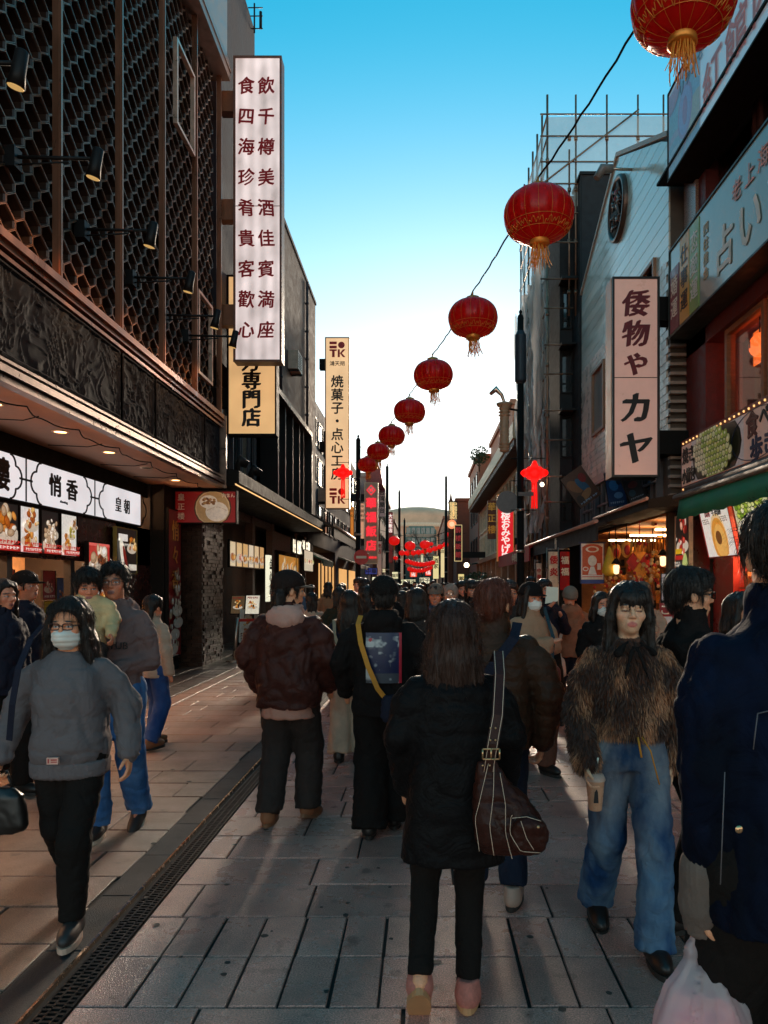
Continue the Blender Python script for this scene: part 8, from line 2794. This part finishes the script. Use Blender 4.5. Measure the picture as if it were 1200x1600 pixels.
for (x0, z0, x1, z1) in ((.07, 1.40, .16, 1.38), (.16, 1.38, .17, 1.30), (.235, 1.25, .245, 1.0)):
  mb.tube([(x0, .17, z0), (x1, .17, z1)], .0015, 4)
p.mbpart('seam', mb, mat('pale_seam', (.1, .11, .14), .7))
for z in (1.12,):
  mb = MB(); mb.lathe([(.009, 0), (.006, .003), (.001, .003)], 12); Mx = Matrix.Translation((.2, .165, z)) @ Matrix.Rotation(R(-90), 4, 'X'); mb.v = [tuple(Mx @ Vector(v)) for v in mb.v]; p.mbpart('rivet', mb, M_brass)
hb_ = p.world(tuple(wl_ + dv * .15))
pb = Thing('plastic_bag', 'thin white plastic carrier bag with pinkish contents held at the right edge', 'bag', hb_ + Vector((0, 0, -.28)))
f = Field((-.17, -.12, -.36), (.17, .12, .06), .007)
f.loft((-.33, -.29, -.2, -.12, -.07), (.075, .115, .12, .085, .04), (.06, .085, .08, .05, .025), 0, 0, .02, 2.2)
f.cone((-.03, 0, -.09), (-.012, 0, .0), .016, .011, .02); f.cone((.03, 0, -.09), (.012, 0, .0), .016, .011, .02)
V, Q = f.net(); N_ = vnormals(V, Q)
a_ = np.arctan2(V[:, 1], V[:, 0])
rad = np.clip((V[:, 2] + .33) / .3, 0, 1)
V = V + N_ * (.022 * (ridge(np.stack([a_ * 5.2, V[:, 2] * 1.6, a_ * 0], 1), (1, 1, 1), 3) ** 2 - .4) * rad + .006 * (ridge(V, (16, 16, 20), 5) - .5))[:, None]
M_poly = bpy.data.materials.new('thin_polythene'); M_poly.use_nodes = True
nt = M_poly.node_tree; b_ = nt.nodes['Principled BSDF']; b_.inputs['Base Color'].default_value = (.9, .72, .70, 1); b_.inputs['Roughness'].default_value = .22
tr_ = nt.nodes.new('ShaderNodeBsdfTranslucent'); tr_.inputs[0].default_value = (.95, .5, .5, 1); tp_ = nt.nodes.new('ShaderNodeBsdfTransparent')
m1 = nt.nodes.new('ShaderNodeMixShader'); m1.inputs[0].default_value = .45; m2 = nt.nodes.new('ShaderNodeMixShader'); m2.inputs[0].default_value = .3
nt.links.new(b_.outputs[0], m1.inputs[1]); nt.links.new(tr_.outputs[0], m1.inputs[2]); nt.links.new(m1.outputs[0], m2.inputs[1]); nt.links.new(tp_.outputs[0], m2.inputs[2]); nt.links.new(m2.outputs[0], nt.nodes['Material Output'].inputs[0])
link_mesh('bag_film', np_mesh('bag_film', V + np.array(hb_) - np.array(pb.b), Q, M_poly), pb.o)
f = Field((-.12, -.09, -.33), (.12, .09, -.1), .01); f.loft((-.32, -.28, -.2, -.13), (.07, .105, .10, .06), (.05, .075, .07, .035), 0, 0, .02, 2.6)
V, Q = f.net(); link_mesh('contents', np_mesh('contents', folds(V, Q, .01, 3, None, .5, .5) + np.array(hb_) - np.array(pb.b), Q, mat('pink_packet', (.9, .12, .2), .5, var=.6, vscale=9)), pb.o)

# 8 -- black haired man in profile
p = Person(1.30, 3.68, R(100), 1.735, 'person in black in right facing profile with glasses, right of the fur jacket', detail=1, tone=(.55, .31, .21),
     pose=dict(anL=(.09, -.12, .08), anR=(-.09, .12, .09), pitch=.0, yaw=-.15, elL=(.26, .04, 1.13), wrL=(.24, -.08, .9), sh=.18))
p.make_body(hands='', face=True)
p.top(C_blackwool, 'jacket', hem=.80, w=(.20, .21, .205, .205, .19, .13, .085), d=(.15, .155, .15, .145, .13, .10, .08), sl=(.085, .08, .065), collar=(.085, .05), amp=.011, seed=81)
p.trousers(C_blacktr, (.11, .095, .085), hem=.05, amp=.009, seed=19); p.shoes(S_black, S_blacksole, L=.27); p.hair(H_black, 'short', vol=1.04, seed=17); p.glasses(M_black, .003)

# 9 -- masked woman in the grey sweatshirt
p = Person(-1.70, 3.62, .10, 1.585, 'person facing the camera in a grey sweatshirt with white face mask and glasses', female=True, detail=1.0, tone=(.50, .27, .17),
     pose=dict(anL=(.05, -.12, .09), anR=(-.07, .28, .13), knL=(.06, -.13, .47), knR=(-.07, .02, .5), elR=(-.25, .03, 1.09), wrR=(-.29, -.06, .86), elL=(.25, .04, 1.08), wrL=(.275, -.02, .85), sh=.17, yaw=-.05))
p.make_body(hands='RL', face=True, handR=dict(curl=.8, palm=(1, 0, 0)), handL=dict(curl=.4, palm=(-1, 0, 0)))
C_sweat = cloth_mat('grey_sweatshirt', (.115, .12, .15), .9, var=.1, bump=.2, bs=300)
p.top(C_sweat, 'sweatshirt', hem=.775, w=(.19, .215, .205, .20, .20, .14, .085), d=(.15, .175, .17, .155, .13, .10, .08), sl=(.078, .088, .074), amp=.010, seed=91, chestfwd=.06, sleeve_end=.03, hang=.6)
f = Field((-.26, -.22, .74), (.26, .22, .85), .009); f.loft((.75, .765, .83), (.168, .176, .178), (.132, .143, .146), 0, 0, .01, 2.5)
V, Q = f.net(); N_ = vnormals(V, Q); aa = np.arctan2(V[:, 1], V[:, 0]); V = V + N_ * (.002 * np.sin(aa * 70))[:, None]; p.part('rib_hem', V, Q, C_sweat)
mb = MB(); mb.box(-.035, .015, -.202, -.184, .845, .875); lb = p.mbpart('care_label', mb, mat('pink_label', (.6, .42, .4), .7))
mb = MB(); mb.box(-.03, -.024, -.2035, -.202, .85, .87); mb.box(-.016, .01, -.2035, -.202, .862, .868); mb.box(-.016, .01, -.2035, -.202, .853, .857); p.mbpart('label_print', mb, mat('label_red', (.4, .05, .05), .7), lb)
p.trousers(C_blacktr, (.10, .08, .064), hem=.075, amp=.009, seed=22)
p.shoes(mat('grey_sneaker', (.03, .03, .033), .5), mat('pale_sole', (.42, .36, .33), .6), L=.25, pitch=(.0, -.5), yaw=(.1, 0))
p.hair(H_black, 'long', L=.23, fl=.24, vol=1.10, wid=1.15, seed=19); p.glasses(mat('brown_frame2', (.03, .012, .01), .3), .0028); p.mask(mat('white_mask', (.88, .78, .86), .8, var=.06))
dbg = Thing('hand_bag', 'small black bag hanging from the hand of the person in the grey sweatshirt', 'bag', p.world((-.28, -.08, .62)))
f = Field((-.14, -.1, -.15), (.14, .1, .14), .01); f.loft((-.12, -.08, .06, .1), (.10, .12, .10, .06), (.05, .06, .05, .03), 0, 0, .02, 2.6)
V, Q = f.net(); link_mesh('bag_body', np_mesh('bag_body', folds(V, Q, .006, 4), Q, S_black), dbg.o)
mb = MB(); c = Vector(dbg.b); mb.tube([c + Vector((-.05, 0, .09)), c + Vector((-.02, 0, .17)), c + Vector((.02, 0, .17)), c + Vector((.05, 0, .09))], .008, 6); dbg.part('handle', mb, S_black)
stp = Thing('shoulder_strap', 'thin dark bag strap over the right shoulder of the grey sweatshirt', 'bag strap', p.world((-.15, -.1, 1.4)))
stp.part('strap', ribbon([p.world((-.135, .03, 1.475)), p.world((-.145, -.10, 1.41)), p.world((-.165, -.185, 1.28)), p.world((-.185, -.20, 1.12)), p.world((-.215, -.16, .95))], .028, .004, [(0, -.3, 1), (0, -1, .6), (0, -1, 0), (0, -1, 0), (0, -1, 0)]), C_navy)

# 10 -- father, 11 -- child on his arm
p = Person(-2.06, 5.02, .08, 1.80, 'person in a grey brown hooded sweatshirt and glasses carrying a small child', detail=1.0, tone=(.36, .19, .13),
     pose=dict(anL=(.10, .2, .1), anR=(-.09, -.05, .08), yaw=.08, pitch=-.03, elR=(-.24, .02, 1.16), wrR=(-.14, -.22, 1.12), elL=(.24, .0, 1.15), wrL=(.02, -.23, 1.10), sh=.175))
p.make_body(hands='LR', face=True, handL=dict(dir=(-1, -.15, .05), palm=(0, 1, .3), thumb=(0, 0, 1), curl=.35), handR=dict(dir=(.7, -.6, .1), palm=(0, .2, 1), curl=.4), lips=(.26, .10, .08))
C_hood = cloth_mat('taupe_hoodie', (.15, .115, .13), .9, var=.12, bump=.25, bs=260)
p.top(C_hood, 'hoodie', hem=.90, w=(.185, .19, .185, .19, .19, .14, .09), d=(.135, .145, .14, .135, .12, .10, .085), sl=(.078, .068, .055), hood=1.05, amp=.012, seed=101)
mb = MB(); mb.tube([(-.045, -.115, 1.50), (-.05, -.15, 1.42), (-.048, -.165, 1.34)], .004, 6); mb.tube([(.045, -.115, 1.50), (.05, -.15, 1.42), (.052, -.17, 1.28)], .004, 6); p.mbpart('drawstring', mb, mat('pale_cord', (.4, .33, .3), .8))
lettering('STUB', (.06, -.172, 1.27), .065, M_ink, p.body, u=(1, 0, 0), w=(0, .0, 1), depth=-.004)
p.trousers(C_jeans2, (.105, .088, .082), hem=.07, amp=.009, seed=24, pool=.004); p.shoes(mat('dark_sneaker', (.03, .022, .02), .6), S_white, L=.28, pitch=(-.4, 0), yaw=(0, .1))
p.hair(H_black, 'short', vol=1.05, bangs=False, seed=21); p.glasses(mat('thin_frame', (.12, .08, .07), .3), .002, .026, .017)
c = p.world((-.13, -.22, 0))
kid = Person(c.x + .03, c.y, .45, 1.0, 'small child in a pale yellow padded jacket carried on an arm, looking down', detail=1.0, tone=(.42, .21, .14), cat='child',
      pose=dict(headscale=1.08, pitch=.22, yaw=.1, hipx=.06, anL=(.05, -.17, .33), anR=(-.05, -.17, .33), knL=(.06, -.17, .50), knR=(-.06, -.17, .50), elL=(.145, -.05, .68), wrL=(.13, -.17, .60), elR=(-.145, -.05, .68), wrR=(-.08, -.18, .62), sh=.17))
kid.J['hipL'], kid.J['hipR'] = np.array((.05, 0, .50)), np.array((-.05, 0, .50))
kid.make_body(hands='LR', face=True, handL=dict(dir=(.1, -.7, -.7), palm=(-.6, 0, -.3), curl=.5), handR=dict(dir=(.2, -.7, -.6), palm=(.6, 0, -.3), curl=.5), legs=True)
kid.top(cloth_mat('pale_yellow_down', (.50, .43, .26), .6, var=.15), 'jacket', hem=.47, w=(.20, .21, .215, .215, .2, .15, .10), d=(.17, .175, .175, .16, .14, .12, .1), sl=(.10, .095, .075), collar=(.1, .03), amp=.007, seed=111, puff=(.05, .007), step=.0105)
f = Field((-.14, -.3, .28), (.14, .12, .58), .009)
for sd in 'LR':
  f.cone(kid.J['hip' + sd], kid.J['kn' + sd], .062, .052, .02); f.cone(kid.J['kn' + sd], kid.J['an' + sd], .052, .042, .02)
V, Q = f.net(); kid.part('trousers', folds(V, Q, .006, 5, None, .5, .6), Q, C_char)
kid.shoes(S_black, S_white, L=.14, step=.009); kid.hair(H_black, 'short', vol=1.06, seed=23)
off = 1.02
kid.body.location.z = EYE - (916 - 912) / F * 4.8 - kid.hc[2]
# the child rests on the forearm of the person carrying it
# ------------------------------------------------------------------ further people, each with its own look
def top_z(py, Y): return EYE + (CY - py) / F * Y


def mid(px, py, Y, rot, label, m_top, m_tr, hairstyle='short', hm=None, female=False, capm=None, beanie=None, hoodm=None, mask=None, hood=0, tone=(.42, .22, .15), puff=None, pose=None, face=None, det=.6, group=None, L=.28, shoe=None, collar=(.085, .04), wide=1.0, hem=.80, lips=(.42, .13, .11), bangs=False, amp=.011, names=('jacket', 'trousers')):
  h = top_z(py, Y) - .015
  X = (px - CX) / F * Y
  po = dict(anL=(.10, -.1, .08), anR=(-.10, .12, .09)); po.update(pose or {})
  p = Person(X, Y, rot, h, label, group, female, det, tone, po)
  fc = face if face is not None else abs(((rot + PI) % (2 * PI)) - PI) < 2.4
  p.make_body(hands='', face=fc, lips=lips)
  q = wide
  p.top(m_top, names[0], hem=hem * p.k, w=(.20 * q, .205 * q, .20 * q, .205 * q, .19 * q, .13, .08), d=(.145, .15, .15, .145, .125, .10, .08), sl=(.085, .08, .065), collar=None if hood else collar, hood=hood, amp=amp, seed=int(px), puff=puff)
  p.trousers(m_tr, (.105, .09, .085), hem=.06, amp=.009, seed=int(px) + 1, name=names[1])
  p.shoes(shoe or S_black, S_blacksole, L=.26)
  if hoodm: p.hood_up(hoodm)
  elif beanie: p.beanie(beanie); (p.hair(hm or H_black, hairstyle, L=L, fl=.15) if hairstyle != 'none' else None)
  else:
    p.hair(hm or H_black, hairstyle, L=L, fl=min(L, .25), vol=1.05, bangs=bangs, seed=int(px) % 50)
    if capm: p.cap(capm)
  if mask: p.mask(mask)
  return p


C_beige = cloth_mat('beige_jacket', (.36, .235, .17), .7, var=.12)
C_fleece = mat('brown_fleece', (.27, .125, .075), .95, var=.25, vscale=18, bump=.8, bscale=70)
C_browntr = cloth_mat('brown_trousers', (.10, .05, .04), .85)
C_denimlt = denim('denim_jacket_blue', (.03, .06, .11), (.09, .14, .2))
C_greyhood = cloth_mat('grey_hood', (.30, .25, .24), .9)
C_dkgrey = cloth_mat('dark_grey_coat', (.03, .028, .03), .85)
C_green = cloth_mat('dark_green_coat', (.02, .026, .02), .85)
C_cream = cloth_mat('cream_knit', (.42, .34, .29), .9)
M_maskw = mat('white_mask', (.88, .78, .86), .8)
# masked person in beige, arms folded
p = mid(828, 911, 6.6, .55, 'person in a beige jacket and black bucket hat with white mask and folded arms', C_beige, C_browntr, 'bob', female=True, mask=M_maskw, L=.2, capm=C_blackwool,
    pose=dict(elL=(.25, -.03, 1.10), wrL=(.0, -.21, 1.10), elR=(-.25, -.03, 1.10), wrR=(.02, -.23, 1.17), sh=.175), puff=(.13, .006))
wb = Thing('waist_bag', 'maroon waist bag on the person in the beige jacket', 'bag', p.world((.03, -.2, .88)))
f = Field((-.14, -.08, -.1), (.14, .08, .1), .012); f.loft((-.08, -.04, .05, .08), (.10, .115, .11, .09), (.045, .055, .05, .04), 0, 0, .02, 3)
V, Q = f.net(); link_mesh('bag_body', np_mesh('bag_body', V, Q, mat('maroon_leather', (.11, .03, .025), .5)), wb.o)
wb.part('strap', ribbon([p.world((.03, -.25, .95)), p.world((.12, -.17, 1.2)), p.world((.12, -.05, 1.46))], .03, .005, (0, -1, .2)), S_black)
# fleece and beanie, seen from behind
p = mid(891, 918, 9.3, PI + .1, 'person seen from behind in a brown fleece hoodie and grey knitted beanie', C_fleece, C_navy, 'none', beanie=mat('grey_knit2', (.16, .15, .14), .95, bump=.4, bscale=60), hood=1.15, wide=1.12,
    pose=dict(elL=(.33, .03, 1.12), wrL=(.27, -.12, .92), elR=(-.33, .03, 1.12), wrR=(-.27, -.12, .92), sh=.20))
tw = Thing('white_tote', 'white tote bag hanging beside the person in the brown fleece', 'bag', (at(868, 1040, 9.0).x, 9.0, at(868, 1040, 9.0).z))
f = Field((-.17, -.08, -.22), (.17, .08, .2), .013); f.loft((-.18, -.12, .05, .16), (.10, .13, .12, .07), (.04, .05, .04, .02), 0, 0, .02, 2.6)
V, Q = f.net(); link_mesh('bag_body', np_mesh('bag_body', folds(V, Q, .012, 4), Q, mat('white_canvas', (.55, .45, .42), .85)), tw.o)
c = Vector(tw.b); tw.part('handle', ribbon([c + Vector((0, 0, .13)), c + Vector((.05, 0, .3)), c + Vector((.09, .05, .42))], .035, .005, (0, -1, 0)), mat('white_canvas', (.55, .45, .42), .85))
mid(939, 925, 7.4, .25, 'person with black hair and a patterned pale scarf left of the fur jacket', C_blackwool, C_blacktr, 'bob', female=True, L=.16, mask=M_maskw)
mid(1004, 903 + 6, 8.2, PI, 'person with grey black hair seen from behind at the souvenir shop, cream collar', C_cream, C_blacktr, 'bob', hm=H_grey, female=True, L=.14)
mid(1156, 926, 4.6, .5, 'person with dark fringe half hidden behind the denim jacket', C_dkgrey, C_blacktr, 'bob', female=True, L=.15, bangs=True, tone=(.5, .27, .18))
mid(795, 907, 7.6, .2, 'person in a dark jacket facing the camera, left of the beige jacket', C_dkgrey, C_char, 'short', tone=(.40, .2, .13), hood=.9)
mid(850, 905, 9.0, .3, 'person in navy raising a white paper wrapper to the mouth', C_navy, C_blacktr, 'short', pose=dict(elR=(-.26, -.08, 1.15), wrR=(-.08, -.25, 1.38), elL=(.26, -.05, 1.12), wrL=(.1, -.25, 1.28)))
t = Thing('paper_wrapper', 'white paper food wrapper held up to the mouth of the person in navy', 'wrapper', at(861, 930, 8.7))
mb = MB(); c = at(861, 930, 8.7); mb.prism([c + Vector((-.07, 0, -.1)), c + Vector((.08, 0, -.07)), c + Vector((.09, .02, .09)), c + Vector((-.05, .02, .1))], (.01, .06, 0)); t.part('paper', mb, M_white)
mid(681, 913, 8.6, -.15, 'person in a blue denim jacket and grey cap facing the camera', C_denimlt, C_char, 'short', capm=cloth_mat('grey_cap', (.16, .14, .13), .8), tone=(.42, .22, .15))
mid(704, 913, 9.4, -.1, 'person with a pale grey hood up facing the camera', C_dkgrey, C_char, 'short', hoodm=C_greyhood, tone=(.5, .28, .19))
mid(737, 906, 9.6, .2, 'person in a black jacket with tousled hair facing the camera behind the brown down jacket', C_blackwool, C_blacktr, 'short', tone=(.36, .18, .12), bangs=True)
mid(722, 908, 12, .1, 'bald headed person in grey facing the camera in the crowd', C_dkgrey, C_char, 'short', tone=(.38, .2, .14))
mid(575, 915, 7.8, PI - .3, 'person with short black hair and dark padded jacket behind the long black haired person', C_dkgrey, C_blacktr, 'short', puff=(.07, .006), wide=1.15)
mid(600, 902, 9.5, PI, 'taller person seen from behind between the lamp post and the black cap', C_blackwool, C_blacktr, 'short')
mid(577 + 22, 918, 8.4, PI - .6, 'person with dark bob turning right behind the cloud picture', C_navy, C_blacktr, 'bob', female=True, L=.12)
mid(652, 919, 7.0, PI + .3, 'person with long dark hair partly hidden right of the black cap', C_dkgrey, C_blacktr, 'bob', female=True, L=.2)
mid(530, 918, 10.5, PI, 'person seen from behind in grey green, left of the long black hair', C_green, C_blacktr, 'short')
mid(487, 926, 11, PI + .2, 'person in a pale top near the dim sum shop doorway', C_cream, C_char, 'short')
# left shop customers
mid(38, 893, 6.6, R(80), 'person in a dark jacket and cap in right facing profile at the bun counter', C_navy, C_blacktr, 'short', capm=cloth_mat('black_cap', (.010, .010, .011), .85), hood=.9, tone=(.36, .18, .12), wide=1.1, pose=dict(pitch=-.1))
mid(2, 905, 5.9, R(70), 'person with dark hair and navy coat cut by the left edge', C_navy, C_blacktr, 'bob', female=True, L=.16)
mid(238, 930, 7.6, PI - .5, 'person in a cream padded jacket mostly hidden behind the hooded sweatshirt', C_cream, denim('royal_jeans', (.02, .05, .16), (.05, .09, .22)), 'short', puff=(.09, .007), shoe=S_tan)
# the far crowd: eight builds, copied
C_tan = cloth_mat('tan_coat', (.26, .16, .10), .85)
protos = []
for i, (fem, hs_, tp, tr_, rot) in enumerate(((0, 'short', C_blackwool, C_blacktr, PI), (1, 'long', C_dkgrey, C_blacktr, PI), (0, 'short', C_navy, C_char, 0), (1, 'bob', C_beige, C_blacktr, 0), (0, 'short', C_tan, C_blacktr, PI), (1, 'bob', C_blackwool, C_char, PI), (0, 'short', C_denimlt, C_blacktr, 0), (1, 'long', C_cream, C_char, PI))):
  p = Person(0, 14, rot, 1.62 if fem else 1.72, 'x', None, bool(fem), .4, (.42, .22, .15), dict(anL=(.10, -.12, .08), anR=(-.10, .14, .1)))
  p.make_body(face=rot == 0)
  p.top(tp, 'jacket', hem=.8, amp=.01, seed=i * 7); p.trousers(tr_, (.105, .09, .085), seed=i); p.hair(H_black if i % 3 else H_brown, hs_, L=.28, seed=i)
  protos.append(p)
look = ['black haired person in a black jacket walking away', 'long haired person in a dark grey jacket walking away', 'person in navy walking towards the camera', 'person in beige walking towards the camera', 'person in a tan coat walking away', 'person with a bob in black walking away', 'person in a blue jacket walking towards the camera', 'long haired person in cream walking away']
q = random.Random(12)
used = set()
n = 0
for Y in np.concatenate([np.linspace(10.5, 20, 26), np.linspace(20.5, 46, 52), np.linspace(47, 70, 30)]):
  for tries in range(20):
    x = q.uniform(-2.9, 2.6) * (1 if Y < 40 else .8)
    px = CX + x / Y * F
    if Y < 14 and 690 < px < 800 and False: continue
    if all((x - a) ** 2 + (Y - b) ** 2 > .42 for a, b in used): break
  used.add((x, float(Y)))
  k = q.randrange(8)
  if px > 780 and Y > 30: continue
  o = protos[k].body if k not in [u for u in globals().get('_seen', [])] else copy_tree(protos[k].body)
  _seen = globals().setdefault('_seen', []); _seen.append(k)
  o.location = (x, float(Y), 0)
  s_ = q.uniform(.95, 1.04)
  o.scale = (s_, s_, s_)
  o.rotation_euler = (0, 0, protos[k].rot + q.uniform(-.4, .4))
  o['label'] = look[k] + (' on the left' if x < -1.5 else ' on the right' if x > 1.3 else ' left of middle' if x < -.3 else ' in the middle' if x < .5 else ' right of middle') + (', near row' if Y < 15 else ', mid distance' if Y < 24 else ', distant' if Y < 40 else ', farthest')
  o['group'] = 'distant crowd'
